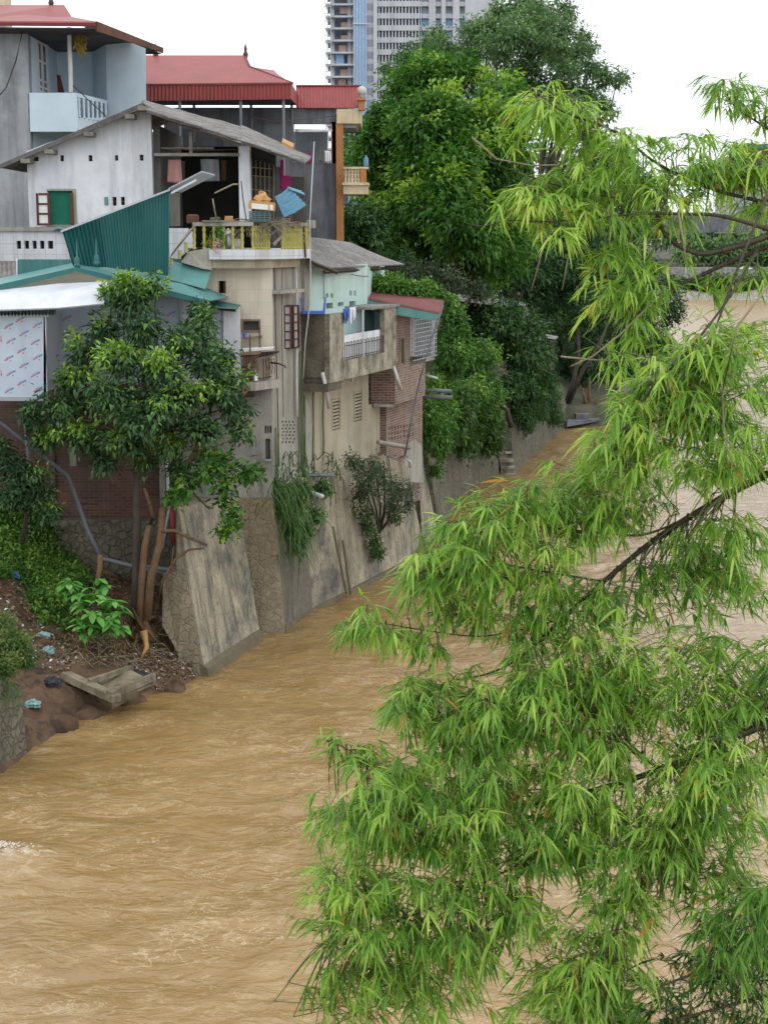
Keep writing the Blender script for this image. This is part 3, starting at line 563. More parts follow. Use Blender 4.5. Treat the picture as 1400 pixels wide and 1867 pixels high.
# small washing balcony below
zq, zw = at(440, 696, 37.3).z, at(440, 704, 37.3).z
qa, qb, qc = at(437, 700, 37.25), at(466, 704, 37.25), at(500, 694, 38.6)
m = MB(); m.plan([(qa.x-1, qa.y), (qb.x, qb.y), (qb.x+.55, 38.1), (qa.x-1, 38.1)], at(460, 712, 37.3).z, at(460, 697, 37.3).z); m.build('wash_balcony', M['weathered_render'], H1)
m = MB(); m.prism([at(437, 711, 37.3), at(464, 711, 37.3), at(464, 724, 37.7), at(437, 724, 37.7)], (0, .5, 0)); m.build('balcony_bracket', M['black_mould'], H1)
m = MB()
for k in range(12):
    t_ = k/11; p = at(446, 696, 37.3).lerp(at(476, 694, 37.4), t_) if k < 8 else at(476, 694, 37.4).lerp(at(496, 690, 38.05), (k-7)/4)
    m.tube([p, p+V((0, 0, .62))], .012, 4)
    if k > 4: m.tube([p+V((.05, 0, .12)), p+V((.09, 0, .3)), p+V((.05, 0, .5))], .01, 4)
for z in (.05, .62): m.tube([at(440, 696, 37.3)+V((0, 0, z)), at(476, 694, 37.4)+V((0, 0, z)), at(496, 690, 38.05)+V((0, 0, z))], .016, 4)
m.build('iron_railing', M['rust'], H1)

# ================================================================ mint-green house behind it
zs = at(570, 700, 41).z
H2 = thing('riverside_house', 'pale green and beige house with corrugated roof and boxed concrete balcony', 'house', (-1, 44, 3.5))
uG0, uG1 = uM+.35, FA.uz(672, 600)[0]
zbB = at(607, 866, 41.5).z-.3; zmid = FA.uz(600, 700)[1]
louv = [(606, 727, 621, 783), (646, 713, 661, 767)]
m = MB(); m.hwall(FA, None, louv, th=.25, of=0., uz=(uG0, FA.uz(672, 740)[0], zbB, zmid)); m.build('beige_wall', M['beige_render'], H2)
m = MB(); m.hwall(FA, None, [], th=.25, of=-.03, uz=(FA.uz(672, 740)[0], FA.uz(697, 780)[0], zbB, FA.uz(680, 737)[1])); m.build('beige_wing', M['beige_render'], H2)
for (x0, y0, x1, y1) in louv:
    m = MB(); m.pbox(FA, x0, y0, x0+1.2, y1, .02, -.1); m.pbox(FA, x1-1.2, y0, x1, y1, .02, -.1)
    u0_, u1_, z0_, z1_ = FA.rect(x0, y0, x1, y1)
    for k in range(9):
        z = z0_+(z1_-z0_)*(k+.5)/9; m.uzbox(FA, u0_, u1_, z-.02, z+.035, .0, -.09)
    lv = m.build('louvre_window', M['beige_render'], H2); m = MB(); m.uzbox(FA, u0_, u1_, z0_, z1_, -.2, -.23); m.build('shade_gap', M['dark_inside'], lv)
gh_ = [(594, 535, 599, 543), (603, 535, 607.5, 543), (637.5, 530, 641.5, 539), (645.5, 530, 649, 539), (595, 552.5, 607, 564), (616, 551, 626, 558), (637, 549, 648, 559)]
m = MB(); m.hwall(FA, None, gh_, th=.2, of=-.02, uz=(uG0-.1, uG1, FA.uz(600, 660)[1], FA.uz(600, 488)[1]+.05)); m.build('green_wall', M['mint_render'], H2)
m = MB(); m.uzbox(FA, uG0+.2, uG1-.3, FA.uz(600, 600)[1], FA.uz(600, 500)[1], -.6, -.63); m.build('room_shade', M['dark_inside'], H2)
m = MB(); q0_, q1_ = FA.w(uG0+.1, 0, -.3), FA.w(FA.uz(690, 780)[0], 0, -.3); m.plan([(q0_.x, q0_.y), (q1_.x, q1_.y), (q1_.x-3, q1_.y+1.2), (q0_.x-1.6, q0_.y+1.2)], zbB, FA.uz(600, 490)[1]-.6); m.build('house_core', M['grey_render'], H2)
# balcony box
bo = .8; zB0, zB1 = FA.uz(610, 697, bo)[1], FA.uz(601, 573, bo)[1]
U0, U1 = FA.uz(601, 640, bo)[0], FA.uz(722, 640, bo)[0]
m = MB(); m.hwall(Pl(FA.w(U0, 0, 0)[:2], (-FA.N[0]*-1, -FA.N[1]*-1)), None, [], th=.14, of=0, uz=(0., bo, zB0+.1, zB1)); m.build('balcony_end', M['black_mould'], H2)
p1, p2 = FA.uz(627, 640, bo)[0], FA.uz(701, 640, bo)[0]; pm = FA.uz(663, 640, bo)[0]
zRail0, zRail1 = FA.uz(640, 664, bo)[1], FA.uz(660, 615, bo)[1]
m = MB(); m.uzbox(FA, U0, p1, zB0, zB1, bo+.003, bo-.14); m.build('balcony_pier', M['mossy_concrete'], H2)
m = MB(); m.uzbox(FA, p2, U1, zB0, zB1, bo+.003, bo-.14); m.build('balcony_pier', M['mossy_concrete'], H2)
m = MB(); m.uzbox(FA, p1, p2, zB0, zB0+.5, bo, bo-.12); m.build('balcony_parapet', M['mossy_concrete'], H2)
m = MB(); m.uzbox(FA, U0, U1+.05, zB0-.0, zB0+.13, bo-.15, .0); m.uzbox(FA, U0-.1, U0+.9, zB0-.22, zB0-.01, bo-.02, .0); m.build('balcony_floor', M['black_mould'], H2)
m = MB(); m.uzbox(FA, pm+.5, U1+.2, zB1-.02, zB1+.05, bo+.06, -.0); m.build('balcony_roof', M['fibro'], H2)
m = MB(); m.uzbox(FA, pm-.02, pm+.03, zB0+.5, zB1, bo, bo-.04); m.uzbox(FA, p1, p1+.04, zB0+.5, zB1-.1, bo, bo-.04); m.build('balcony_post', M['pvc'], H2)
m = MB(); m.uzbox(FA, p1, p2, zB0+.5, zB0+1.15, bo-.14, bo-.18); m.build('low_wall', M['white_render'], H2)
m = MB(); n = 24
for k in range(n+1):
    u = p1+.03+(p2-p1-.06)*k/n; m.uzbox(FA, u-.008, u+.008, zB0+.5, zB0+.98, bo-.02, bo-.036)
for z in (zB0+.56, zB0+.88): m.uzbox(FA, p1, p2, z, z+.02, bo-.01, bo-.03)
for k in range(0, n+1, 2):
    u = p1+.03+(p2-p1-.06)*k/n; m.uzbox(FA, u-.025, u+.025, zB0+.96, zB0+.99, bo-.01, bo-.03)
m.build('iron_railing', M['dark_iron'], H2)
m = MB(); m.uzbox(FA, U0+.1, U1-.1, zB0+.4, zB1+.05, .06, .02); inner = m.build('inner_wall', M['mint_inner'], H2)
m = MB(); m.pbox(FA, 668, 560, 690, 612, .12, .07); m.build('curtain', M['teal_metal'], H2)
m = MB(); m.pbox(FA, 696, 560, 704, 608, .35, .07); m.build('inner_post', M['mint_inner'], H2)
for (x, y) in ((642, 684), (686, 664)):
    m = MB(); q = FA.p(x, y, .75); m.tube([q+V((0, 0, .12)), q-V((0, 0, .17))], .05, 6); m.build('drain_spout', M['mossy_concrete'], H2)
# roof
rA, rB = at(590, 489, 40.4), at(737, 482, 49.6); rC, rD = at(640, 443, 51.5), at(530, 428, 43.0)
m = MB(); m.corr(rA, rB, rC, rD, 34, .028, 3, .012, sag=.04); m.build('corrugated_roof', M['fibro'], H2)
m = MB(); m.corr(at(566, 473, 39.9), at(592, 489.5, 40.35), rD, at(520, 425, 42.6), 5, .028, 2, .012); m.build('corrugated_roof', M['fibro'], H2)
m = MB(); m.tube([at(568, 478, 39.95), at(615, 497, 40.6)], .05, 4); m.tube([rA+V((0, .2, -.1)), rB+V((-.2, -.1, -.1))], .05, 4); m.build('eave_beam', M['bark_dark'], H2)
m = MB(); m.prism([FA.p(672, 486, -.05), FA.p(672, 545, -.05), at(705, 545, 52), at(700, 470, 52)], (-.1, .02, 0)); m.build('gable_wall', M['mint_render'], H2)

# ================================================================ brick house
H3 = thing('riverside_house', 'red brick house with barred upper window and teal gutter under red tin', 'house', (.5, 47.5, 3.5))
yb = 45.4; kb = K(yb)
UB0, UB1 = FA.uz(720, 700, .6)[0], FA.uz(775, 700, .6)[0]
zk0, zk1 = FA.uz(720, 738, .6)[1], FA.uz(722, 664, .6)[1]
cor = FA.w(UB0, 0, .6); kb = K(cor.y)
m = MB(); m.uzbox(FA, UB0+.01, UB1, zk0, zk1, .6, -.3); m.build('brick_bay', M['brick'], H3)
m = MB(); m.prism([V((kb.p(676, 700).x, cor.y, zk0)), V((cor.x, cor.y, zk0)), V((cor.x, cor.y, kb.p(700, 672).z)), V((kb.p(676, 700).x, cor.y, kb.p(700, 672).z))], (0, .25, 0)); m.build('brick_end', M['brick_front'], H3)
kq = K(cor.y+.15); 
m = MB(); uN0, uN1 = FA.uz(704, 800, .15)[0], FA.uz(770, 800, .15)[0]; zN0 = FA.uz(740, 890, .15)[1]-.6
pat = []
for r in range(3):
    for c in range(9): pat.append((708+c*5.4, 779-c*.9+r*9, 710.2+c*5.4, 785-c*.9+r*9))
m.hwall(FA, None, pat, of=.15, th=.25, uz=(uN0, uN1, zN0, zk0+.02)); m.build('brick_wall', M['brick'], H3)
m = MB(); m.uzbox(FA, uN0+.2, uN1-.2, zN0+.3, zk0, -.12, -.16); m.build('room_shade', M['dark_inside'], H3)
m = MB(); q = FA.w(uN0, 0, .15); m.prism([V((q.x-.35, q.y, zN0)), V((q.x, q.y, zN0)), V((q.x, q.y, zk0)), V((q.x-.35, q.y, zk0))], (0, .3, 0)); m.build('brick_return', M['brick_front'], H3)
m = MB(); m.ppoly(FA, [(738, 812), (756, 800), (770, 815), (772, 880), (738, 880)], .17, .15); m.build('cement_patch', M['weathered_render'], H3)
# upper storey
zu0, zu1 = zk1, FA.uz(722, 572, .6)[1]
m = MB(); m.hwall(FA, None, [(731, 618, 737, 662)], of=.6, th=.2, uz=(UB0, FA.uz(748, 620, .6)[0], zu0, zu1)); m.build('upper_wall', M['brick'], H3)
m = MB(); m.pbox(FA, 728, 615, 740, 664, .38, .34); m.build('room_shade', M['dark_inside'], H3)
m = MB(); m.pbox(FA, 729.5, 616, 731.5, 664, .63, .55); m.pbox(FA, 736.5, 616, 740, 664, .63, .55); m.build('door_frame', M['wood'], H3)
m = MB(); ug0, ug1 = FA.uz(748, 620, .6)[0], FA.uz(792, 620, .6)[0]; m.uzbox(FA, ug0+.05, ug1, zu0-.1, zu1, .05, 0.); m.build('inner_wall', M['white_render'], H3)
m = MB(); m.uzbox(FA, ug0+.25, ug0+1.3, zu0+.0, zu0+1.4, .1, .05); m.build('window_opening', M['mid_inside'], H3)
m = MB(); m.uzbox(FA, ug1-.25, ug1, zu0-.1, zu1, .6, .05); m.build('corner_post', M['white_render'], H3)
m = MB(); m.uzbox(FA, ug0, ug1, zu0-.14, zu0, .6, .0); m.build('sill_slab', M['weathered_render'], H3)
m = MB(); n = 9
for k in range(n+1): u = ug0+(ug1-ug0)*k/n; m.uzbox(FA, u-.012, u+.012, zu0, zu1, .66, .636)
for k in range(12): z = zu0+(zu1-zu0)*k/11; m.uzbox(FA, ug0, ug1, z-.012, z+.012, .685, .66)
m.build('window_bars', M['galv'], H3)
m = MB(); q0_, q1_ = FA.w(uN0+.3, 0, -.15), FA.w(uN1, 0, -.15); m.plan([(q0_.x, q0_.y), (q1_.x, q1_.y), (q1_.x-4, q1_.y+1), (q0_.x-4, q0_.y+1)], zN0, zk1); m.build('house_core', M['grey_render'], H3)
m = MB(); yr = 45.0
m.add([at(670, 526, yr+2), at(809, 552, yr+.6), at(801, 573, yr-.1), at(670, 546, yr-.1)], [(0, 1, 2, 3)]); q = [V(p) for p in m.v]; m = MB(); m.prism(q, (0, .03, .06)); m.build('tin_roof', M['dull_red'], H3)
m = MB(); m.prism([at(670, 547, yr-.12), at(803, 574, yr-.12), at(794, 585, yr-.12), at(670, 566, yr-.12)], (0, .12, 0)); m.build('gutter', M['teal_roof'], H3)
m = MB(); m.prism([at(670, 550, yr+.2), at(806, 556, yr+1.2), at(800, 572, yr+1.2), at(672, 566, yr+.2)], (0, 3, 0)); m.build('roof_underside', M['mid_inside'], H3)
m = MB(); m.prism([kb.p(700, 735)+V((-.3, -.1, 0)), kb.p(718, 738)+V((0, -.1, 0)), kb.p(718, 742)+V((0, -.1, 0)), kb.p(700, 741)+V((-.3, -.1, 0))], (0, .3, 0)); m.build('ledge', M['weathered_render'], H3)

# ================================================================ white gable house
H4 = thing('gable_house', 'white gable house with fibre cement roof, green curtained window and dark open porch', 'house', (-8, 44, 9.6))
g4 = K(42.0)
vs4 = [(62, 286, 71, 294), (110.5, 283, 117, 294), (162, 283, 169, 294), (210, 283, 216, 293), (255, 282, 262, 293), (88, 347, 134, 411), (191, 359, 198, 374), (206, 359, 213, 375), (221, 359, 228, 374)]
m = MB(); u0, u1, z0, z1 = g4.rect(52, 280, 279, 416)
m.hwall(g4, None, vs4, th=.2, uz=(u0, u1, z0, z1))
A1, A2, A3, A4 = g4.w(u0, z1), g4.w(u1, z1), g4.p(277, 200), g4.p(262, 194)
m.prism([A1, A2, V((A2.x, 42, A3.z)), A4, V((A1.x, 42, z1+.06))], (0, .2, 0)); m.build('gable_wall', M['white_render'], H4)
m = MB(); m.pbox(g4, 55, 281, 268, 376, -.19, -.21); m.build('room_shade', M['dark_inside'], H4)
m = MB()
for (x0, y0, x1, y1) in vs4[:5]+vs4[7:]: m.pbox(g4, x0+1.5, y0+(y1-y0)*.45, x1-1.5, y0+(y1-y0)*.6, -.03, -.1)
m.build('vent_block', M['rust'], H4)
m = MB(); m.pbox(g4, 191.5, 359.5, 197.5, 373.5, .03, -.1); m.build('blocked_vent', M['teal_roof'], H4)
m = MB()
for (x0, y0, x1, y1) in ((86, 344, 139, 348), (134, 348, 140, 411), (86, 410, 140, 413)): m.pbox(g4, x0, y0, x1, y1, .035, -.02)
wd = m.build('window', M['weathered_render'], H4)
m = MB(); m.pbox(g4, 92, 349, 129, 410, -.1, -.12); m.build('curtain', M['green_cloth'], wd)
m = MB(); pl = g4; x0, y0, x1, y1 = 67, 352, 92, 411
m.pbox(pl, x0, y0, x0+4, y1, .3, .24); m.pbox(pl, x1-4.5, y0, x1, y1, .3, .24)
for y in (352, 370, 388, 407): m.pbox(pl, x0+4, y, x1-4.5, y+3.5, .295, .245)
sh = m.build('shutter', M['red_wood'], wd); m = MB(); m.pbox(pl, x0+4, y0+2, x1-4.5, y1-2, .27, .265); m.build('pane', M['paper'], sh)
m = MB(); m.pbox(pl, 129, 351, 134, 410, .1, -.05); m.build('shutter', M['rust'], wd)
# roof: left slope, right slope
YF, YB_ = 41.5, 47.2
lf0, lf1 = at(262, 188, YF), at(-4, 303, YF); lb0, lb1 = lf0+V((0, 5.7, 0)), lf1+V((0, 5.7, 0))
m = MB(); m.corr(lf0, lb0, lb1, lf1, 26, .03, 2, .02); m.build('roof_slope', M['fibro'], H4)
m = MB(); m.prism([lf0+V((0, -.02, .02)), lf0+V((0, -.02, -.13)), lf1+V((0, -.02, -.09)), lf1+V((0, -.02, .02))], (0, .05, 0)); m.build('verge_board', M['old_fibro'], H4)
r0, rm, r1 = at(268, 203, 41.3), at(440, 260, 41.1), at(556, 298, 41.0); rb0, rbm, rb1 = at(259, 186, 46.5), at(440, 234, 46.5), at(566, 289, 46)
rS = MB().corr(r0, rb0, rbm, rm, 22, .035, 5, .03).build('roof_slope', M['fibro'], H4, jit=.014)
MB().corr(rm+V((0, 0, .04)), rbm+V((0, 0, .04)), rb1, r1, 22, .035, 4, .03).build('roof_slope', M['fibro'], H4, jit=.014)
m = MB()
for k in range(9):      # overlapping sheet ends along the verge
    t0_, t1_ = k/9, (k+1.12)/9; p, q = r0.lerp(r1, t0_), r0.lerp(r1, min(t1_, 1.))
    m.prism([p+V((0, -.04, .03)), q+V((0, -.04, .05)), q+V((0, -.02, .0)), p+V((0, -.02, -.03))], (0, .25, .04))
m.build('tile_course', M['old_fibro'], H4, jit=.02)
m = MB(); m.prism([r0+V((.2, .02, -.16)), at(440, 258, YF), at(440, 266, YF), at(285, 214, YF)], (0, .12, 0)); m.build('rafter', M['wood'], H4)
for (x, y) in ((45, 292), (88, 275), (160, 243), (235, 211), (258, 196)):
    q = at(x, y, YF-.05); MB().box((q.x-.1, q.y, q.z-.07), (q.x+.14, q.y+.6, q.z+.04)).build('purlin', M['grey_wood'], H4)
# porch
m = MB(); m.pbox(g4, 436, 266, 456, 412, 0, -.45); m.build('porch_column', M['white_render'], H4)
zfl = zf-.02
m = MB(); c0 = g4.p(279, 300); m.box((c0.x, 42.2, zfl), (c0.x+.18, 47, r0.z-.3)); m.build('side_wall', M['mid_inside'], H4)
m = MB(); m.box((c0.x, 46.6, zfl), (-3.2, 46.8, r0.z-.6)); m.build('back_wall', M['dark_inside'], H4)
m = MB(); m.prism([V((c0.x, 43.5, zfl-.1)), V((-2.7, 43.5, zfl-.1)), V((-2.7, 46.6, zfl-.1)), V((c0.x, 46.6, zfl-.1))], (0, 0, .1)); m.box((c0.x-3, 41.9, zfl-.4), (-2.6, 46.6, zfl-.1)); m.build('porch_floor', M['weathered_render'], H4)
m = MB(); m.pbox(g4, 281, 279, 436, 284.5, .05, -.1); m.pbox(g4, 284, 268, 390, 272, -.4, -.5); m.build('porch_beam', M['grey_wood'], H4)
m = MB(); m.pbox(g4, 345, 240, 351, 279, .02, -.08); m.build('king_post', M['grey_wood'], H4)
m = MB(); q = g4.p(334, 340); m.pbox(g4, 310, 352, 328, 412, -1.2, -1.3); m.build('inner_pier', M['weathered_render'], H4)
m = MB()
for k in range(6): x = 459+k*8; m.tube([at(x, 290+k*2, 43), at(x, 412, 43)], .012, 4)
for y in (305, 320, 345): m.tube([at(457, y, 43), at(495, y+3, 43)], .012, 4)
m.build('bamboo_screen', M['twig'], H4)
MB().box((at(500, 300, 44).x, 44, zfl), (at(512, 300, 44).x, 44.2, 11.9)).build('back_post', M['mid_inside'], H4); MB().box((at(456, 330, 46).x, 45.9, zfl), (at(560, 330, 46).x, 46.1, 11.7)).build('screen_wall', M['mid_inside'], H4)
m = MB(); m.pbox(K(44), 511, 292, 517, 345, 0, -.1); m.pbox(K(44), 517, 320, 530, 345, 0, -.1); m.build('door_frame', M['magenta_cloth'], H4)
# tiled parapet in front, lower left
T5 = thing('tiled_wall', 'low white tiled wall with five dark slots under the green curtained window', 'wall', (-9.5, 41.2, 9))
sl5 = [(31, 439, 39, 453.5), (45.5, 439, 53.5, 453.5), (60, 439, 67.5, 453.5), (73.5, 439, 81.5, 453.5), (88, 439, 97.5, 453.5)]
m = MB(); m.hwall(K(41.3), (-20, 418, 126, 476), sl5, th=.2); m.build('wall_panel', M['white_tile'], T5)
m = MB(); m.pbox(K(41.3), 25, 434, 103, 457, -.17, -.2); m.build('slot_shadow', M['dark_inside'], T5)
m = MB(); m.pbox(K(41.3), -20, 414, 130, 421, .08, -.25); m.build('coping', M['weathered_render'], T5)
T6 = MB(); T6.ppoly(K(41.5), [(309, 416), (342, 416), (352, 424), (352, 452), (309, 482)], 0, -.2); tag(T6.build('tiled_wall', M['white_tile']), 'short white tiled wall beside the slanted stair rail of the terrace', 'wall')

# ================================================================ blue house
H5 = thing('blue_house', 'pale blue house with red hipped tin roof, corner balcony and bare grey side wall', 'house', (-13, 52, 6))
k5 = K(50.0); kg = K(48.8)
m = MB(); m.ppoly(kg, [(-60, 50), (51, 50), (57, 292), (58, 420), (-60, 420)], 0, -.4); m.build('side_wall', M['grey_render'], H5)
k6 = K(50.9)     # recessed wall with the window, and the wing on the right
m = MB(); m.prism([at(52, 52, 48.9), at(104, 66, 53), at(112, 300, 53), at(58, 300, 48.9)], (-.2, .1, 0)); m.build('window_wall', M['blue_render'], H5)
# the window on that slanting wall
def wq(s, y): return at(52+s*52, 0, 48.9+4.1*s).xy if False else None
def onw(x, y):   # point on the slanting wall at picture position x, y
    A_, B_ = at(55, 170, 48.9), at(108, 170, 53); pl_ = Pl((A_.x, A_.y), (B_.x-A_.x, B_.y-A_.y)); return pl_.p(x, y, .0), pl_
_, pw = onw(60, 100)
m = MB(); n5 = pw
for (x0, x1) in ((70, 73), (77.5, 80.5), (86.5, 90)):
    m.pbox(n5, x0, 80, x1, 168, .05, 0)
for y in (79, 112, 146, 158): m.pbox(n5, 70, y, 90, y+4, .045, .0)
wv = m.build('window', M['white_render'], H5); m = MB(); m.pbox(n5, 71, 82, 89, 166, .02, .0); m.build('pane', M['glass_dark'], wv)
m = MB(); m.prism([at(104, 60, 53), at(194, 60, 53), at(197, 250, 53), at(110, 250, 53)], (0, .2, 0)); m.build('back_wall', M['blue_render'], H5)
m = MB(); m.loft([at(193, 60, 51.2), at(266, 88, 50.2), at(268, 240, 50.2), at(197, 240, 51.2)], [q+V((-2.6, 6, 0)) for q in (at(193, 60, 51.2), at(266, 88, 50.2), at(268, 240, 50.2), at(197, 240, 51.2))]); m.build('wing', M['blue_trim'], H5)
m = MB(); m.ppoly(k5, [(51, 169), (140, 169), (143, 236), (54, 236)], 1.2, 1.05); 
m.build('balcony_parapet', M['blue_trim'], H5)
pr0, pr1 = at(139, 169, 48.85), at(196, 183, 51.15)
m = MB(); m.prism([pr0, pr1, pr1-V((0, 0, .12)), pr0-V((0, 0, .12))], (-.05, .12, 0)); b0_, b1__ = at(141, 215, 48.85), at(196, 214, 51.15); m.prism([b0_, b1__, b1__-V((0, 0, .35)), b0_-V((0, 0, .35))], (-.05, .12, 0)); rl = m.build('balcony_rail', M['blue_trim'], H5)
for k in range(7):
    p = pr0.lerp(pr1, (k+.5)/7); h = 1.0*(p.z-.12-b0_.z)
    m = MB(); m.lathe((p.x, p.y+.05, p.z-.1-h), [(r*1.2, z*h/.56) for r, z in prof], 8); m.build('baluster', M['blue_trim'], rl, smooth=True)
m = MB(); m.plan([at(54, 236, 48.8), at(141, 236, 48.8), at(196, 228, 51.1), at(190, 228, 53), at(60, 236, 53)], at(100, 240, 48.8).z, at(100, 236, 48.8).z); m.build('balcony_floor', M['blue_trim'], H5)
m = MB(); m.ppoly(K(52.5), [(54, 236), (200, 236), (200, 330), (57, 330)], 0, -.3); m.build('lower_wall', M['blue_render'], H5)
m = MB(); m.tube([at(127, 50, 49), at(130, 168, 49)], .07, 8); m.build('post', M['pvc'], H5)
e1, e2, e3 = at(-80, 40, 47.6), at(176, 42, 47.6), at(297, 92, 49.8)
m = MB(); zz = e2.z; th = .22
top_ = [at(-80, 12, 53), at(117, 11, 53), at(131, 33, 51.5)]
m.add([e1, e2, top_[1], top_[0]], [(0, 1, 2, 3)]); m.add([e2, V((e3.x, e3.y+2, e2.z)), top_[1]], [(0, 1, 2)]); 
m = MB(); E3 = at(297, 90, 53.6)
m.prism([e1, e2, top_[2], top_[1], top_[0]], (0, .05, .05)); m.build('roof_slope', M['red_metal'], H5)
m = MB(); m.prism([e2, E3, E3+V((-3, 2.5, 1.0)), top_[2]], (0, .05, .05)); m.build('roof_slope', M['red_metal'], H5)
m = MB(); m.prism([at(117, 11, 53), at(131, 33, 51.6), at(96, 24, 52)], (0, .3, 0)); m.build('ridge_gablet', M['maroon'], H5)
m = MB(); m.prism([e1+V((0, -.02, 0)), e2+V((0, -.02, 0)), e2-V((0, .02, .1)), e1-V((0, .02, .1))], (0, .04, 0)); d_ = (E3-e2)
m.build('gutter', M['maroon'], H5); MB().prism([e2+V((.03, -.03, .05)), E3+V((.03, -.03, .05)), E3+V((.03, -.02, -.12)), e2+V((.03, -.02, -.24))], (-.06, .05, 0)).build('gutter', M['rust'], H5)
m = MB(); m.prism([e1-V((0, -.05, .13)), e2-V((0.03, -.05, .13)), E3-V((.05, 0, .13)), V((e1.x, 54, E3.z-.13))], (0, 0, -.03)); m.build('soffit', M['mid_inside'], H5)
m = MB(); q = at(94, 11, 53); m.lathe(q, [(.06, 0), (.1, .1), (.05, .25), (.07, .4), (.01, .9)], 8); m.build('finial', M['dark_iron'], H5)
m = MB(); m.box((at(5, 10, 54).x-1, 54, at(5, 14, 54).z-1), (at(9, 10, 54).x, 55, at(5, -20, 54).z)); m.build('chimney', M['cream_paint'], H5)

T9 = thing('shed_roof', 'scrap of grey corrugated roof at the left edge under the tiled wall', 'roof', tuple(at(5, 500, 39)))
MB().corr(at(-40, 476, 40.5), at(29, 478, 40.5), at(30, 516, 38.6), at(-40, 520, 38.6), 8, .03, 1, .01).build('roof_sheet', M['fibro'], T9)
# ================================================================ red roofed pavilion
H6 = thing('red_roof_house', 'open rooftop shelter with wide red tin roof and grey posts behind the gable house', 'building', (-6, 58, 8))
def q6(x, y, Y): return at(x, y, Y)
m = MB(); m.prism([q6(258, 155, 55), q6(531, 152, 55), q6(452, 123, 57), q6(446, 103, 58.5), q6(258, 103, 58.5)], (0, .04, .05)); m.build('roof_slope', M['red_metal'], H6)
m = MB(); m.prism([q6(531, 152, 55), q6(544, 176, 61), q6(500, 130, 62), q6(452, 123, 57.2)], (0, .02, .04)); m.build('roof_slope', M['red_metal'], H6)
m = MB(); m.corr(q6(258, 156, 54.95), q6(531, 153, 54.95), q6(531, 181, 54.95), q6(258, 184, 54.95), 40, .02, 1, .01); m.build('roof_skirt', M['red_metal'], H6)
m = MB(); m.corr(q6(531.2, 153, 54.95), q6(542, 174, 61), q6(542, 193, 61), q6(531.2, 181, 54.95), 14, .02, 1, .01); m.build('roof_skirt', M['red_metal'], H6)
m = MB(); m.prism([q6(256, 153.5, 54.9), q6(533, 151, 54.9), q6(533, 154, 54.9), q6(256, 156.5, 54.9)], (0, .04, 0)); m.tube([q6(446, 102.5, 58.5), q6(455, 122, 57), q6(533, 152, 55)], .06, 5); m.build('ridge_cap', M['maroon'], H6)
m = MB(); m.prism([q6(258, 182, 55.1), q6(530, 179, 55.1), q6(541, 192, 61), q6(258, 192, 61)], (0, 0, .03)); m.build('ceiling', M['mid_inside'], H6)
for (x, y0, y1, Y) in ((328, 180, 260, 55.1), (439, 180, 300, 55.1), (517, 178, 320, 55.1), (354, 190, 260, 60.5), (458, 190, 290, 60.5), (532, 190, 300, 60.5)):
    m = MB(); q = q6(x, y0, Y); m.tube([q, q6(x+1, y1, Y)], .055, 6); m.build('post', M['pipe_grey'], H6)
for (x, y, Y) in ((448, 104, 58.5), (284.5, 104, 58.5)):
    m = MB(); q = q6(x, y, Y); m.lathe(q, [(.06, -.1), (.1, .1), (.05, .2), (.06, .3), (.005, .5)], 8); m.build('finial', M['dark_iron'], H6)
m = MB(); m.prism([q6(256, 230, 55.5), q6(545, 400, 55.5), q6(545, 420, 55.5), q6(256, 420, 55.5)], (0, 5, 0)); m.build('lower_storey', M['dark_cement'], H6)

# ================================================================ grey house with orange column
H7 = thing('concrete_house', 'dark cement house with orange corner column, cream parapet and small balustraded balcony', 'house', (-3, 63, 6))
k7 = K(60.5)
m = MB(); m.hwall(k7, (300, 196, 613, 330), [(536, 226, 606, 330)], th=.3); m.build('cement_wall', M['dark_cement'], H7)
m = MB(); m.ppoly(k7, [(520, 296), (613, 298), (613, 440), (500, 440)], .02, -.4); m.build('lower_wall', M['dark_cement'], H7)
m = MB(); m.pbox(k7, 481, 226, 530, 258, .03, -.1); m.build('window', M['glass_dark'], H7); m = MB(); m.pbox(k7, 530, 226, 536, 330, .04, -.1); m.build('mullion_post', M['pipe_grey'], H7)
m = MB(); m.corr(K(62.5).p(536, 240), K(62.5).p(598, 240), K(62.5).p(598, 330), K(62.5).p(536, 330), 20, .02, 1, .01); m.build('metal_sheet', M['galv'], H7)
m = MB(); m.pbox(k7, 613, 222, 626, 440, .25, -.2); m.pbox(k7, 604, 222, 613, 300, .0, -.2); m.build('corner_column', M['orange_paint'], H7)
m = MB(); m.pbox(k7, 614, 199, 658, 225, .3, -3); m.build('cream_parapet', M['cream_paint'], H7)
m = MB(); m.pbox(k7, 620, 225, 650, 233, .1, -3); m.build('roof_slab', M['grey_render'], H7)
m = MB(); m.corr(k7.p(540, 158, -1), k7.p(657, 158, -1), k7.p(657, 197, .2), k7.p(540, 197, .2), 20, .02, 1, .01); m.build('tin_roof', M['red_metal'], H7)
m = MB(); m.tube([k7.p(540, 157, -1), k7.p(658, 157, -1)], .05, 5); m.build('ridge_cap', M['maroon'], H7)
m = MB(); m.pbox(k7, 653.5, 180, 664.5, 201, .5, .1); m.pbox(k7, 651, 178, 667, 182.5, .6, .0); po = m.build('roof_pier', M['orange_paint'], H7)
m = MB(); q = k7.p(659.5, 178, .3); m.lathe(q, [(.1, 0), (.07, .08), (.1, .1), (.15, .16), (.17, .25), (.15, .34), (.1, .4), (.01, .43)], 10); m.build('ball_finial', M['pvc'], po, smooth=True)
m = MB(); m.pbox(k7, 626, 335, 671, 354, .9, -1.2); m.pbox(k7, 624, 333, 673, 337.5, 1.0, -1.2); m.build('balcony_slab', M['cream_paint'], H7)
m = MB(); m.pbox(k7, 626, 304, 672, 308, .9, .7); rl = m.build('balcony_rail', M['cream_paint'], H7)
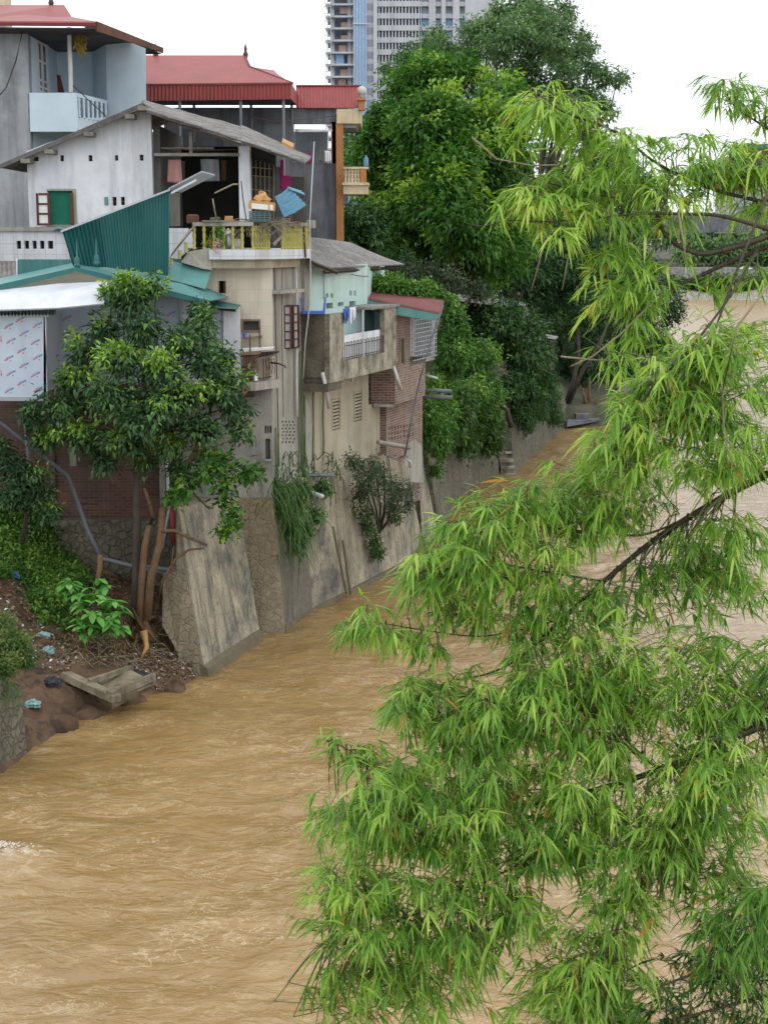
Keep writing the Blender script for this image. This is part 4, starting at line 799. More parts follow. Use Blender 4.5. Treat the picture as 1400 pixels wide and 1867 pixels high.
for x in (630, 636, 642, 648, 654):
    m = MB(); q = k7.p(x, 334, .8); m.lathe(q, [(r*1.5, z*.52/.56) for r, z in prof], 8); m.build('baluster', M['cream_paint'], rl, smooth=True)
m = MB(); m.pbox(k7, 657, 307, 668, 334, .92, .6); m.build('balcony_pier', M['orange_paint'], rl)
m = MB(); m.box((at(500, 0, 61).x, 61, 6), (at(613, 300, 61).x, 66, at(600, 300, 60.5).z)); m.build('house_core', M['dark_cement'], H7)
tag(MB().lathe(k7.p(667, 304, .7), [(.09, 0), (.1, .05), (.1, .3), (.04, .36), (.04, .42)], 10).build('water_bottle', M['blue_metal'], smooth=True), 'blue bottle standing on the small balcony rail of the grey house', 'bottle')

# ================================================================ tin sheds at the left
SH = thing('tin_shed', 'shed clad in printed protective film with teal tin roofs, hanging over the muddy bank', 'shed', (-7, 36, 6))
fl = 725
m = MB(); k = K(35.0); m.pbox(k, -60, 578, 85, 724, 0, -.06); m.build('film_panel', M['film'], SH)
q0, q1 = k.p(85, 578), k.p(85, 724)
m = MB(); m.prism([q0, q1, q1+V((-.02, 1.9, .03)), q0+V((-.02, 1.9, 0))], (-.06, 0, 0)); m.build('side_panel', M['foil'], SH)
m = MB(); m.pbox(k, -60, 724.5, 80, 731, .04, -2.8); m.build('floor_beam', M['galv'], SH)
m = MB(); m.corr(at(-60, 563, 35.9), at(104, 562, 35.9), at(102, 574, 34.85), at(-60, 576, 34.85), 26, .02, 1, .008); m.build('tin_roof', M['teal_metal'], SH)
km = K(36.9)
m = MB(); m.ppoly(km, [(90, 545), (235, 520), (335, 545), (345, 545), (345, 720), (90, 720)], 0, -.06); m.build('film_panel', M['film'], SH)
m = MB(); m.ppoly(km, [(332, 545), (384, 552), (384, 700), (332, 700)], .03, -.04); m.build('film_panel', M['foil'], SH)
k8 = K(37.4)
m = MB(); m.ppoly(k8, [(372, 553), (408, 557), (408, 705), (372, 705)], 0, -.05); m.build('film_panel', M['film'], SH)
m = MB(); m.ppoly(k8, [(408, 560), (437, 560), (440, 700), (408, 700)], .05, -.05); m.build('film_panel', M['foil'], SH)
m = MB(); m.pbox(km, 330, 545, 333, 700, .06, 0); m.build('cover_strip', M['galv'], SH)
m = MB(); m.pbox(k8, 406.5, 558, 408, 702, .08, 0); m.build('cover_strip', M['galv'], SH)
m = MB(); m.pbox(km, -60, 715, 440, 728, 1.85, -1.1); m.build('shed_floor', M['rust'], SH)
m = MB(); rr = (at(-60, 537, 35.5), at(0, 529, 35.48), at(106, 517, 35.46), at(196, 513, 35.44), at(190, 553, 34.5), at(106, 561, 34.5), at(0, 565, 34.5), at(-60, 566, 34.5))
m.prism(rr, (0, .02, -.03)); m.build('white_sheet', M['foil'], SH)
# teal gable roofs
m = MB(); m.prism([at(-60, 532, 35.5), at(140, 487, 35.5), at(140, 495, 35.5), at(-60, 546, 35.5)], (0, .03, 0)); m.prism([at(140, 487, 35.5), at(378, 547, 35.5), at(366, 554, 35.5), at(140, 495, 35.5)], (0, .03, 0)); m.build('fascia', M['teal_metal'], SH)
pk = at(140, 488, 35.52)
m = MB(); m.prism([pk, at(378, 548, 35.52), at(416, 540, 38.0), at(305, 497, 38.0), at(200, 480, 38.0), at(150, 476, 38.0)], (0, .01, -.03)); m.build('tin_roof', M['teal_roof'], SH)
m = MB(); m.prism([at(-60, 533, 35.52), pk, at(150, 476, 38), at(100, 486, 38.2), at(-60, 520, 38.2)], (0, .01, -.03)); m.build('tin_roof', M['teal_roof'], SH)
m = MB(); m.corr(at(33, 473, 38.2), at(128, 473, 38.2), at(133, 490, 38.1), at(33, 516, 38.1), 8, .012, 1, .01); m.build('upstand', M['teal_metal'], SH)
m = MB(); m.prism([at(30, 472, 38.25), at(33, 472, 38.25), at(33, 516, 38.15), at(30, 516, 38.15)], (0, .1, 0)); m.build('edge_trim', M['white_render'], SH)
m = MB(); m.prism([at(313, 471, 37.7), at(387, 487, 37.7), at(375, 527, 37.0), at(308, 509, 37.0)], (0, .02, 0)); m.build('upstand', M['teal_roof'], SH)
m = MB(); m.prism([at(313, 470, 37.65), at(387, 486, 37.65), at(386, 492, 37.6), at(312, 482, 37.6)], (0, .02, 0)); m.build('flashing', M['teal_metal'], SH)
m = MB(); m.prism([at(370, 544, 38.0), at(439, 557, 38.0), at(432, 564, 36.9), at(374, 560, 36.9)], (0, .02, .02)); m.build('tin_roof', M['teal_metal'], SH)
m = MB(); m.tube([at(372, 561, 37.3), at(430, 566, 37.3)], .03, 4); m.build('roof_batten', M['rust'], SH)
# tall corrugated screen
m = MB(); a_, b_, c_, d_ = at(178, 396, 36.9), at(310, 345, 36.9), at(308, 503, 36.9), at(192, 487, 36.9)
m.corr(a_, b_, c_, d_, 24, .02, 1, .01); m.build('tall_screen', M['teal_metal'], SH)
m = MB(); m.corr(at(114, 421, 36.5), at(178.5, 396, 36.88), at(192.5, 487, 36.88), at(135, 490, 36.6), 9, .045, 1, .01); m.build('bent_screen', M['teal_metal'], SH)
m = MB(); m.prism([at(112, 420, 36.48), at(311, 344, 36.86), at(311, 347.5, 36.86), at(112, 424, 36.48)], (0, -.05, 0)); m.build('screen_cap', M['galv'], SH)
m = MB(); m.prism([at(308, 345, 36.8), at(368, 314, 37.6), at(392, 320, 38.2), at(330, 352, 37.4)], (0, 0, .03)); m.prism([at(312, 350, 36.75), at(358, 326, 37.4), at(359, 330, 37.4), at(313, 354, 36.75)], (0, .03, 0)); m.build('canopy_sheet', M['galv'], SH)
for x, y in ((142, 488), (177, 484)):
    m = MB(); q = at(x, y, 35.6); m.lathe(q, [(.07, 0), (.075, .08), (.05, .1), (.075, .14), (.05, .18), (.06, .22), (.02, .26), (.015, .5), (.004, .62)], 8); m.build('finial', M['teal_metal'], SH, smooth=True)
# printing on the film
def text_mesh(s, size):
    cu = bpy.data.curves.new('t', 'FONT'); cu.body = s; cu.size = size; cu.align_x = 'LEFT'; cu.resolution_u = 2; cu.offset = .003
    o = bpy.data.objects.new('t', cu); C.objects.link(o); dg = bpy.context.evaluated_depsgraph_get(); dg.update()
    me = o.evaluated_get(dg).to_mesh(); v = [tuple(q.co) for q in me.vertices]; f = [tuple(p.vertices) for p in me.polygons]
    w_ = max(q[0] for q in v); o.evaluated_get(dg).to_mesh_clear(); bpy.data.objects.remove(o); return v, f, w_
TA, TB, TC = text_mesh('AUST', .075), text_mesh('NAM', .075), text_mesh('AZ', .04)
def stamp(m, pl, x, y, off, ang=.5, k=.66):
    q = pl.p(x, y, off); ca, sa = math.cos(ang), math.sin(ang); U = V((pl.D.x*ca, pl.D.y*ca, sa)); W = V((-pl.D.x*sa, -pl.D.y*sa, ca))
    for (T_, dx, dy, mi) in ((TA, -.16, -.03, 0), (TB, .03, -.03, 1), (TC, .0, -.12, 0)):
        m.add([q+U*(dx+v[0])*k+W*(dy+v[1])*k for v in T_[0]], T_[1], mi)
    m.prism([q+U*(-.1)*k+W*.045*k, q+U*(.14)*k+W*.045*k, q+U*.14*k+W*.052*k, q+U*(-.1)*k+W*.05*k], pl.N*.001, 1)
def arrow(m, pl, x, y):
    q = pl.p(x, y, .003); m.prism([q+V((-.006, -.003, .07)), q+V((.006, -.003, .07)), q+V((.006, -.003, -.03)), q+V((.02, -.003, -.03)), q+V((0, -.003, -.08)), q+V((-.02, -.003, -.03)), q+V((-.006, -.003, -.03))], (0, -.001, 0), 0)
m = MB()
for x, y in ((15, 594.7), (68, 592.8), (43.4, 608), (19.8, 621.7), (64, 624), (39, 639.5), (16, 653.5), (68.4, 651.5), (43.4, 666.5), (20, 680.5), (64.6, 683), (39.5, 698), (16.4, 712), (69, 710), (36.6, 582.5)): stamp(m, k, x, y, .004)
for x, y in ((2.7, 618), (80.5, 620), (3, 680), (80.5, 682)): arrow(m, k, x, y)
m.build('printed_marks', [M['print_red'], M['print_blue']], SH)
m = MB()
for x, y in ((122, 580), (146, 597), (118, 610), (143, 627), (174, 569), (170, 612), (120, 650), (195, 590), (222, 575), (285, 583), (312, 572), (290, 612), (262, 600), (318, 600)): stamp(m, km, x, y, .004)
m.build('printed_marks', [M['print_red'], M['print_blue']], SH)
m = MB()
for x, y in ((391, 573), (393, 602), (388, 636), (394, 664)): stamp(m, k8, x, y, .004)
m.build('printed_marks', [M['print_red'], M['print_blue']], SH)
# things under the sheds
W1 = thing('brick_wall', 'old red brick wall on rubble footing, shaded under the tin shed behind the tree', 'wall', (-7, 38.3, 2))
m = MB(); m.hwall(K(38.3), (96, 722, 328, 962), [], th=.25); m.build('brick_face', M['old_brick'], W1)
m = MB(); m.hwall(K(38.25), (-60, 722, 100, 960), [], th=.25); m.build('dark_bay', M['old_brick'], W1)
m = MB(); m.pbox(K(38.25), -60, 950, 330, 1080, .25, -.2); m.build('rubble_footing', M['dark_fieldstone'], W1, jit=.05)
m = MB(); m.pbox(K(38.1), 126, 722, 137, 850, .12, 0); m.pbox(K(38.1), 292, 840, 300, 960, .1, -.1); m.build('concrete_pier', M['weathered_render'], W1)
def pole(name, pts, r, mt, label, cat, grp=None, r2=None, n=8): return tag(MB().tube(pts, r, n, r2).build(name, M[mt], smooth=True), label, cat, grp)
pole('drain_pipe', [at(-20, 750, 36.2), at(0, 768, 36.2), at(125, 868, 36.5), at(160, 965, 36.3), at(186, 1018, 36.1)], .055, 'pipe_grey', 'long grey drain pipe slanting down across the shaded brick wall to the bank', 'pipe')
pole('drain_pipe', [at(186, 1018, 36.1), at(235, 1030, 36), at(318, 1050, 35.7)], .05, 'pipe_grey', 'grey pipe lying level behind the tree stems, joined to the slanting drain', 'pipe')
pole('drain_pipe', [at(240, 1030, 36.3), at(336, 1042, 35.6)], .06, 'pipe_grey', 'thicker grey pipe behind the tree stems ending at the river wall', 'pipe')
pole('prop', [at(44, 735, 36.4), at(62, 930, 36)], .05, 'pipe_grey', 'upright grey prop under the left shed standing in the small trees', 'prop')
pole('drain_pipe', [at(304, 820, 37.6), at(308, 930, 37.6), at(298, 1000, 37)], .04, 'pvc', 'pale upright pipe on the brick wall just left of the red post', 'pipe')
pole('wall_post', [at(317, 925, 37), at(318, 990, 37)], .1, 'red_metal', 'short red painted post where the brick wall meets the river wall', 'post')
# pipes and cables on the river fronts
pole('water_pipe', [FA.p(538.5, 480, .08), FA.p(541, 560, .08), FA.p(541, 700, .08), FA.p(542, 760, .08)], .033, 'pvc', 'straight white water pipe down the grey river front beside the red shutters', 'pipe')
pole('long_pole', [at(573, 258, 39.6), at(565, 400, 39.4), at(567, 540, 39.2), at(557, 620, 39.2), at(553, 690, 39.4)], .013, 'pvc', 'tall thin white pole rising past the terrace corner to the grey house', 'pole')
pole('cable', [at(556, 300, 39.4), at(557, 330, 39.3), at(553, 400, 39.2), at(557, 470, 39.1)], .025, 'dark_iron', 'rusty dark bar standing at the river corner of the terrace', 'pole')
pole('cable', [FA.p(500, 478, .06), FA.p(503, 600, .06), FA.p(506, 720, .06), FA.p(509, 850, .06)], .014, 'dark_iron', 'thin black cable hanging down the corner of the cream tiled wall', 'cable')
pole('drain_pipe', [at(588, 680, 39.7), at(594, 708, 39.9), at(600, 744, 40.1)], .05, 'pvc', 'slanting white pipe poking from under the boxed concrete balcony', 'pipe')
pole('drain_pipe', [at(717, 668, 44.6), at(731, 710, 44.9)], .05, 'pvc', 'slanting white pipe against the brick bay', 'pipe')
pole('drain_pipe', [FA.p(771, 711, .5), FA.p(771, 711, .5)+V((.9, -.1, -.03))], .06, 'pipe_grey', 'stubby grey pipe sticking out below the brick bay, above the vines', 'pipe')
pole('drain_pipe', [FA.p(772, 716, .5)+V((0, 0, -.12)), FA.p(772, 716, .5)+V((.9, -.1, -.14))], .06, 'pipe_grey', 'lower twin of the stubby grey pipe below the brick bay', 'pipe')
pole('drain_pipe', [FA.p(776, 684, .6), at(798, 690, 48)], .04, 'pvc', 'thin white pipe sticking out beside the barred window', 'pipe')
pole('beam_pipe', [FA.p(690, 806, .4), FA.p(746, 816, .6)], .07, 'weathered_render', 'level concrete pipe across the foot of the patterned brick wall', 'pipe')
pole('drain_pipe', [FA.p(736, 832, .2), FA.p(741, 834, .6), FA.p(747, 842, .65), FA.p(748, 852, .65)], .05, 'pvc', 'white elbow pipe on the cement patch of the brick wall', 'pipe')
pole('drain_pipe', [FA.p(552, 893, .2), FA.p(588, 905, 1.0)], .06, 'pvc', 'white drain pipe jutting out through the cactus over the river wall', 'pipe')
pole('drain_pipe', [FA.p(556, 866, .1), FA.p(608, 867, .6)], .05, 'pipe_grey', 'grey pipe jutting from the river wall among the climbing cactus stems', 'pipe')
pole('leaning_cable', [at(808, 556, 46), at(786, 620, 45.6), at(766, 690, 45.3), at(752, 755, 45.2), at(738, 832, 45.2)], .028, 'pipe_grey', 'thin grey cable pipe slanting from the teal gutter down past the brick bay', 'cable')
pole('hooked_rod', [at(493, 661, 37.9), at(508, 663, 37.8), at(519, 667, 37.7), at(521, 671, 37.7)], .02, 'dark_iron', 'small dark hooked rod sticking out beside the washing balcony', 'rod')
# ---- things on the terrace and in the porch
def cloth(name, pl, pts, mt, label, cat, of=0., thick=.03):
    (x0, y0), (x1, y1), (x2, y2), (x3, y3) = pts; nx_, ny_ = 7, 9; vs = []
    for s_ in (0, 1):
        for j in range(ny_):
            for i in range(nx_):
                u, t_ = i/(nx_-1), j/(ny_-1); x = (x0*(1-u)+x1*u)*(1-t_)+(x3*(1-u)+x2*u)*t_; y = (y0*(1-u)+y1*u)*(1-t_)+(y3*(1-u)+y2*u)*t_
                vs.append(pl.p(x, y, of+.04*math.sin(u*13+t_)*(.3+t_))+pl.N*(-thick*s_))
    f = [(j*nx_+i, j*nx_+i+1, (j+1)*nx_+i+1, (j+1)*nx_+i) for j in range(ny_-1) for i in range(nx_-1)]; n_ = nx_*ny_
    f += [tuple(n_+q for q in p[::-1]) for p in f]
    rim = [(i, i+1) for i in range(nx_-1)]+[((ny_-1)*nx_+i+1, (ny_-1)*nx_+i) for i in range(nx_-1)]+[((j+1)*nx_, j*nx_) for j in range(ny_-1)]+[(j*nx_+nx_-1, (j+1)*nx_+nx_-1) for j in range(ny_-1)]
    f += [(q, p, p+n_, q+n_) for p, q in rim]
    m = MB(); m.add(vs, f); return tag(m.build(name, M[mt], smooth=True), label, cat)
k43 = K(42.6)
cloth('blanket', k43, [(307, 291), (330, 291), (333, 334), (305, 332)], 'pink_cloth', 'pink blanket hanging in the dark porch of the gable house', 'blanket')
cloth('cloth', K(42.8), [(329, 293), (337, 294), (338, 332), (331, 333)], 'mid_inside', 'narrow grey cloth hanging just right of the pink blanket', 'cloth')
cloth('shirt', K(43), [(366, 290), (399, 290), (401, 330), (368, 331)], 'grey_render', 'grey shirt hanging in the middle of the dark porch', 'shirt')
cloth('shirt', K(43.2), [(403, 292), (413, 292), (412, 330), (404, 331)], 'rust', 'dark brown shirt hanging in the porch near the white column', 'shirt')
cloth('shirt', FA, [(627, 563), (638, 562), (636, 577), (631, 590)], 'blue_cloth', 'blue shirt hung at the corner opening of the concrete balcony', 'shirt', of=.88)
cloth('towel', FA, [(638.5, 561), (649, 560), (648.5, 581), (640, 592)], 'white_cloth', 'white towel hung beside the blue shirt on the concrete balcony', 'towel', of=.9)
cloth('laundry', K(60.2), [(549, 281), (567, 278), (568, 297), (550, 298)], 'magenta_cloth', 'magenta cloth drying on the grey house wall behind the gable roof', 'laundry')
cloth('laundry', K(60.3), [(581, 275), (588, 273), (588, 295), (582, 296)], 'wood', 'brown patterned cloth drying on the grey house near the orange column', 'laundry')
cloth('laundry', K(60.3), [(592, 274), (603, 276), (603, 295), (593, 296)], 'white_cloth', 'pale cloths drying close to the orange column of the grey house', 'laundry')
cloth('banner', K(60.4), [(537, 235), (606, 236), (605, 240), (538, 241)], 'white_cloth', 'white tarpaulin strip strung across the top opening of the grey house', 'tarpaulin')
t = thing('crate', 'dark green slatted plastic crate under the carton on the terrace rail', 'crate', tuple(at(474, 404, 37.7)))
q0, q1 = at(455, 404, 37.6), at(493, 404, 37.6); zc = at(474, 385, 37.6).z
m = MB(); m.box((q0.x, 37.55, q0.z), (q1.x, 37.98, q0.z+.03)); 
for z in np.linspace(q0.z+.04, zc-.03, 5):
    m.box((q0.x, 37.55, z), (q1.x, 37.57, z+.028)); m.box((q0.x, 37.96, z), (q1.x, 37.98, z+.028)); m.box((q0.x, 37.57, z), (q0.x+.02, 37.96, z+.028)); m.box((q1.x-.02, 37.57, z), (q1.x, 37.96, z+.028))
m.build('slatted_side', M['crate_green'], t)
m = MB()
for x in np.linspace(q0.x-.005, q1.x-.025, 5): m.box((x, 37.535, q0.z), (x+.03, 37.552, zc))
m.build('rib', M['crate_green'], t)
m = MB(); m.box((q0.x+.06, 37.6, q0.z+.03), (q1.x-.06, 37.93, zc-.02)); m.build('contents', M['dark_inside'], t)
t = thing('carton', 'brown carton with white printed band resting on the green crate', 'box', tuple(at(474, 384, 37.7)))
z0, z1 = zc+.002, at(474, 368, 37.6).z; xa, xb = at(453, 380, 37.5).x, at(499, 380, 37.5).x
m = MB(); m.prism([(xa, 37.5, z0+.06), (xb, 37.5, z0-.02+.02), (xb+.02, 37.5, z1-.02), (xa+.02, 37.5, z1+.04)], (0, .45, 0)); m.build('box_body', M['brown_box'], t)
m = MB(); m.prism([(xa+.08, 37.495, z0+.06), (xb-.13, 37.495, z0+.03), (xb-.13, 37.495, z1-.07), (xa+.08, 37.495, z1-.03)], (0, .003, 0)); m.prism([(xb-.09, 37.495, z0+.03), (xb-.01, 37.495, z0+.02), (xb-.01, 37.495, z1-.08), (xb-.09, 37.495, z1-.07)], (0, .003, 0)); m.build('label', M['paper'], t)
m = MB(); m.lathe((at(478, 368, 37.7).x, 37.72, z1), [(.18, 0), (.2, .06), (.14, .14), (.09, .2), (.05, .24)], 9); tag(m.build('bag', M['brown_box'], jit=.05), 'crumpled orange bag on top of the brown carton', 'bag')
t = thing('tin_sheet', 'bent blue corrugated tin sheet leaning over the terrace corner', 'sheet', tuple(at(530, 370, 38.2)))
m = MB(); m.corr(at(524, 341, 38.5), at(500, 360, 38.1), at(518, 397, 37.8), at(559, 374, 38.2), 3, .02, 3, .008) if False else m.corr(at(518, 397, 37.8), at(501, 359, 38.3), at(527, 341, 38.6), at(559, 374, 38.1), 6, .03, 2, .008, sag=.03); m.build('blue_sheet', M['blue_metal'], t)
m = MB(); m.corr(at(524, 341, 38.6), at(530, 345, 38.4), at(558, 356, 38.4), at(548, 348, 38.8), 2, .02, 1, .008); m.build('folded_edge', M['blue_metal'], t)
for (pts, lb) in (([at(368, 404, 37.4), at(470, 405, 37.6)], 'long grey plank laid on the left part of the terrace rail'), ([at(430, 400, 37.8), at(545, 410, 38.1)], 'reddish plank laid on the right part of the terrace rail')):
    m = MB(); a_, b_ = pts; m.loft([a_, a_+V((0, .2, 0)), a_+V((0, .2, .03)), a_+V((0, 0, .03))], [b_, b_+V((0, .2, 0)), b_+V((0, .2, .03)), b_+V((0, 0, .03))]); tag(m.build('plank', M['grey_wood' if 'grey' in lb else 'rust']), lb, 'plank')
m = MB()
for i in range(130):
    p = at(rnd.uniform(440, 535), rnd.uniform(402, 412), 37.7); d = V((rnd.uniform(-.6, .6), rnd.uniform(-.25, .15), rnd.uniform(-.55, .1))); m.tube([p, p+d*.5+V((0, 0, .05)), p+d], .006, 3)
tag(m.build('brushwood', M['twig']), 'tangle of dry sticks draped over the terrace railing', 'sticks'); bpy.data.objects['brushwood']['kind'] = 'stuff'
m = MB(); m.prism([at(497, 443, 37.5), at(513, 429, 37.6), at(514, 434, 37.6), at(500, 449, 37.5)], (0, .05, 0)); tag(m.build('board', M['grey_wood']), 'small weathered board slipped into the gap of the terrace railing', 'board')
pole('stick', [at(388, 362, 37.9), at(391, 380, 37.9), at(396, 404, 37.9)], .018, 'twig', 'thin bamboo stick leaning on the left of the terrace rail', 'stick')
pole('rod', [at(440, 330, 37.95), at(443, 360, 37.9), at(450, 406, 37.8)], .014, 'dark_iron', 'dark iron rod leaning against the white porch column', 'rod')
pole('clothes_bar', [at(392, 352, 39), at(425, 336, 39.6), at(436, 336, 40)], .02, 'twig', 'bent stick arm reaching from the porch column into the dark porch', 'stick')
t = thing('stool', 'blue plastic stool lying upside down on the wall of the concrete balcony', 'stool', tuple(at(570, 571, 40)))
kk = K(39.9); z = at(570, 570, 39.9).z
xa, xb = at(551, 570, 39.9).x, at(592, 570, 39.9).x
m = MB(); m.box((xa, 39.85, zB1+.005), (xb, 40.25, zB1+.075)); m.build('seat', M['blue_plastic'], t)
for (x, y) in ((xa, 39.85), (xb-.05, 39.85), (xa, 40.2), (xb-.05, 40.2)):
    s_ = -1 if x == xa else 1; m = MB(); m.loft([(x, y, zB1+.07), (x+.05, y, zB1+.07), (x+.05, y+.05, zB1+.07), (x, y+.05, zB1+.07)], [(x+.05*s_, y, zB1+.42), (x+.03+.05*s_, y, zB1+.42), (x+.03+.05*s_, y+.03, zB1+.42), (x+.05*s_, y+.03, zB1+.42)]); m.build('leg', M['blue_plastic'], t)
m = MB(); m.box((at(513, 256, 50).x, 44, at(500, 268, 44).z), (at(513, 256, 50).x+.5, 44.5, at(500, 268, 44).z+.2))
q = at(524, 268, 45.5); m = MB(); m.prism([at(514, 258, 45.3), at(535, 268, 45.3), at(533, 280, 45.3), at(513, 270, 45.3)], (0, .4, .12)); tag(m.build('carton', M['brown_box']), 'flattened brown carton lying on the fibre cement roof edge', 'box')
t = thing('flower_pot', 'orange pot with a leafy plant hung inside the terrace railing', 'potted plant', tuple(at(399, 447, 37.65)))
m = MB(); m.lathe(at(388, 450, 37.75), [(.09, 0), (.13, .12), (.14, .13), (.13, .15)], 10); m.build('pot', M['terracotta'], t)
t2 = thing('jar', 'grey steel pot with a lid standing behind the terrace balusters', 'pot', tuple(at(417, 454, 37.9)))
m = MB(); m.lathe(at(417, 454, 37.95), [(.13, 0), (.16, .1), (.16, .3), (.1, .4), (.05, .44)], 12); m.build('pot_body', M['steel'], t2, smooth=True)
m = MB(); m.lathe(at(417, 454, 37.95)+V((0, 0, .441)), [(.06, 0), (.03, .03), (.02, .06)], 8); m.build('lid', M['steel'], t2)
t2 = thing('bucket', 'white bucket with dark top between two yellow balusters', 'bucket', tuple(at(433, 454, 37.9)))
m = MB(); m.lathe(at(433, 452, 37.95), [(.13, 0), (.16, .22)], 12); m.build('bucket_body', M['paper'], t2, smooth=True); m = MB(); m.lathe(at(433, 452, 37.95)+V((0, 0, .221)), [(.165, 0), (.165, .02), (.1, .03), (.1, .2), (.02, .22)], 12); m.build('lid', M['mid_inside'], t2)
# washing balcony things
def board(pts, mt, lb, Y, d=.5, nm='board'):
    m = MB(); m.prism([at(x, y, Y) for x, y in pts], (0, d, 0)); return tag(m.build(nm, M[mt]), lb, 'board')
board([(440, 637), (498, 634), (497, 637), (440, 642)], 'paper', 'pale board on top of the washing balcony rail', 37.3)
board([(438, 644), (475, 641), (474, 645), (438, 648)], 'wood', 'brown plank along the washing balcony rail', 37.2, .15)
board([(460, 655), (503, 645), (508, 643), (505, 648), (463, 659)], 'grey_wood', 'rough grey board tilted over the corner of the washing balcony', 37.4, .4)
board([(470, 645), (508, 641), (506, 644), (472, 649)], 'dark_iron', 'black board stacked above the rough grey one on the washing balcony', 37.5, .4)
board([(443, 616), (477, 612), (478, 616), (444, 620)], 'wood', 'small wooden wall shelf below the cream wall window', 37.75, .2, 'wall_shelf')
tag(MB().lathe(at(446, 616, 37.8), [(.04, 0), (.04, .12), (.02, .14)], 8).build('can', M['blue_plastic']), 'small blue can on the wooden wall shelf', 'can')
pole('rail_post', [at(456, 610, 37.25), at(457, 696, 37.3)], .018, 'rust', 'rusty upright rod rising from the washing balcony, left of two', 'rod')
pole('rail_post', [at(473.5, 596, 37.7), at(474, 650, 37.6)], .018, 'rust', 'rusty rod fixed beside the cream wall window, above the washing balcony', 'rod')
tag(MB().lathe(at(452, 692, 37.6), [(.14, 0), (.2, .2), (.21, .21)], 12).build('basin', M['steel'], smooth=True), 'grey metal basin on the washing balcony floor', 'basin')
tag(MB().lathe(at(452, 679, 37.75), [(.15, 0), (.18, .14)], 12).build('basin', mat('purple', (.09, .05, .2)), smooth=True), 'dark purple basin above the metal basin on the washing balcony', 'basin')
tag(MB().pbox(K(37.45), 446, 668, 458, 672, 0, -.2).build('red_tray', M['red_metal']), 'red tray standing on the washing balcony', 'tray')
tag(MB().tube([at(463, 672, 37.5), at(465, 684, 37.4), at(466, 694, 37.4)], .05, 6, .07).build('bottle', M['paper']), 'white bottle behind the washing balcony railing', 'bottle')
# at the blue house
m = MB(); m.prism([at(104, 136, 50.5), at(110, 137, 50.5), at(118, 170, 50), at(106, 170, 50)], (0, .06, 0)); tag(m.build('board', M['red_wood']), 'brown board leaning in the corner of the blue house balcony', 'board')
q = at(108, 420, 41); m = MB()
m.add([q+V((-.18, 0, 0)), q+V((0, -.06, .05)), q+V((.2, 0, .02)), q+V((.27, .1, -.01)), q+V((.05, .1, .08)), q+V((-.15, .1, .03)), q+V((0, .05, -.03))], [(0, 1, 5), (1, 4, 5), (1, 2, 4), (2, 3, 4), (0, 6, 1), (1, 6, 2), (2, 6, 3), (3, 6, 4), (4, 6, 5), (5, 6, 0)]); tag(m.build('plastic_sheet', M['blue_metal']), 'crumpled light blue plastic on the coping beside the teal screen', 'plastic')
pole('cable', [at(42, 55, 48.3), at(30, 110, 48.3), at(12, 160, 48.3), at(-10, 185, 48.3)], .02, 'dark_iron', 'loose black cable sagging across the bare grey side wall of the blue house', 'cable')
pole('cable', [at(134, 156, 48.9), at(170, 190, 48.7), at(196, 214, 48.9)], .015, 'dark_iron', 'thin dark cord from the blue balcony post down over its balusters', 'cable')
pole('cable', [at(300, 268, 42.2), at(360, 275, 41.8), at(436, 272, 41.9)], .01, 'dark_iron', 'thin washing line across the porch below its beam', 'cable')
pole('cable', [at(458, 212, 55.2), at(500, 222, 55.5), at(560, 216, 58), at(608, 212, 60.2)], .015, 'dark_iron', 'slack cable strung in front of the dark cement wall', 'cable')
pole('cable', [FA.p(515, 482, .05), FA.p(514, 600, .06), FA.p(517, 760, .06)], .009, 'dark_iron', 'second thin cable hanging a little right of the corner one on the river front', 'cable')
pole('cable', [FA.p(640, 500, .06), FA.p(655, 503, .12), FA.p(671, 504, .06)], .012, 'dark_iron', 'short black cable at the top of the pale green wall', 'cable')
pole('cable', [FA.p(590, 497, .04), FA.p(590.5, 545, .04)], .012, 'pipe_grey', 'thin upright conduit down the pale green wall above the blue stool', 'conduit')
for i_, (x_, y_, w_, h_, mt_, lb_) in enumerate(((352, 393, 22, 14, 'rust', 'rusty drum top stored left on the dark porch floor'), (382, 396, 16, 12, 'mid_inside', 'grey bundle stored in the dark porch behind the planks'), (409, 394, 14, 12, 'brown_box', 'small brown box stored behind the terrace rail near the column'), (512, 398, 16, 14, 'wood', 'wooden box standing under the tilted blue tin sheet'), (534, 396, 18, 20, 'rust', 'rusty lattice piece standing at the right end of the terrace rail'))):
    q_ = at(x_, y_+h_, 38.5); d_ = 38.5/FPX; mm_ = MB()
    if i_ == 0: mm_.lathe(q_, [(w_*.5*d_, 0), (w_*.52*d_, .02), (w_*.5*d_, h_*d_), (w_*.3*d_, h_*d_+.02)], 12)
    elif i_ == 4:
        for k_ in range(5): mm_.box((q_.x+k_*.05, 38.5, q_.z), (q_.x+k_*.05+.015, 38.52, q_.z+h_*d_)); mm_.box((q_.x, 38.49, q_.z+k_*.06), (q_.x+.22, 38.5, q_.z+k_*.06+.012))
    else: mm_.loft([q_, q_+V((w_*d_, 0, .01)), q_+V((w_*d_, .3, 0)), q_+V((0, .3, 0))], [q_+V((.02, .02, h_*d_)), q_+V((w_*d_-.01, .02, h_*d_*.9)), q_+V((w_*d_, .28, h_*d_)), q_+V((0, .3, h_*d_))])
    tag(mm_.build(['drum', 'bundle', 'small_box', 'wooden_box', 'iron_lattice'][i_], M[mt_]), lb_, ['drum', 'bundle', 'box', 'box', 'grille'][i_])
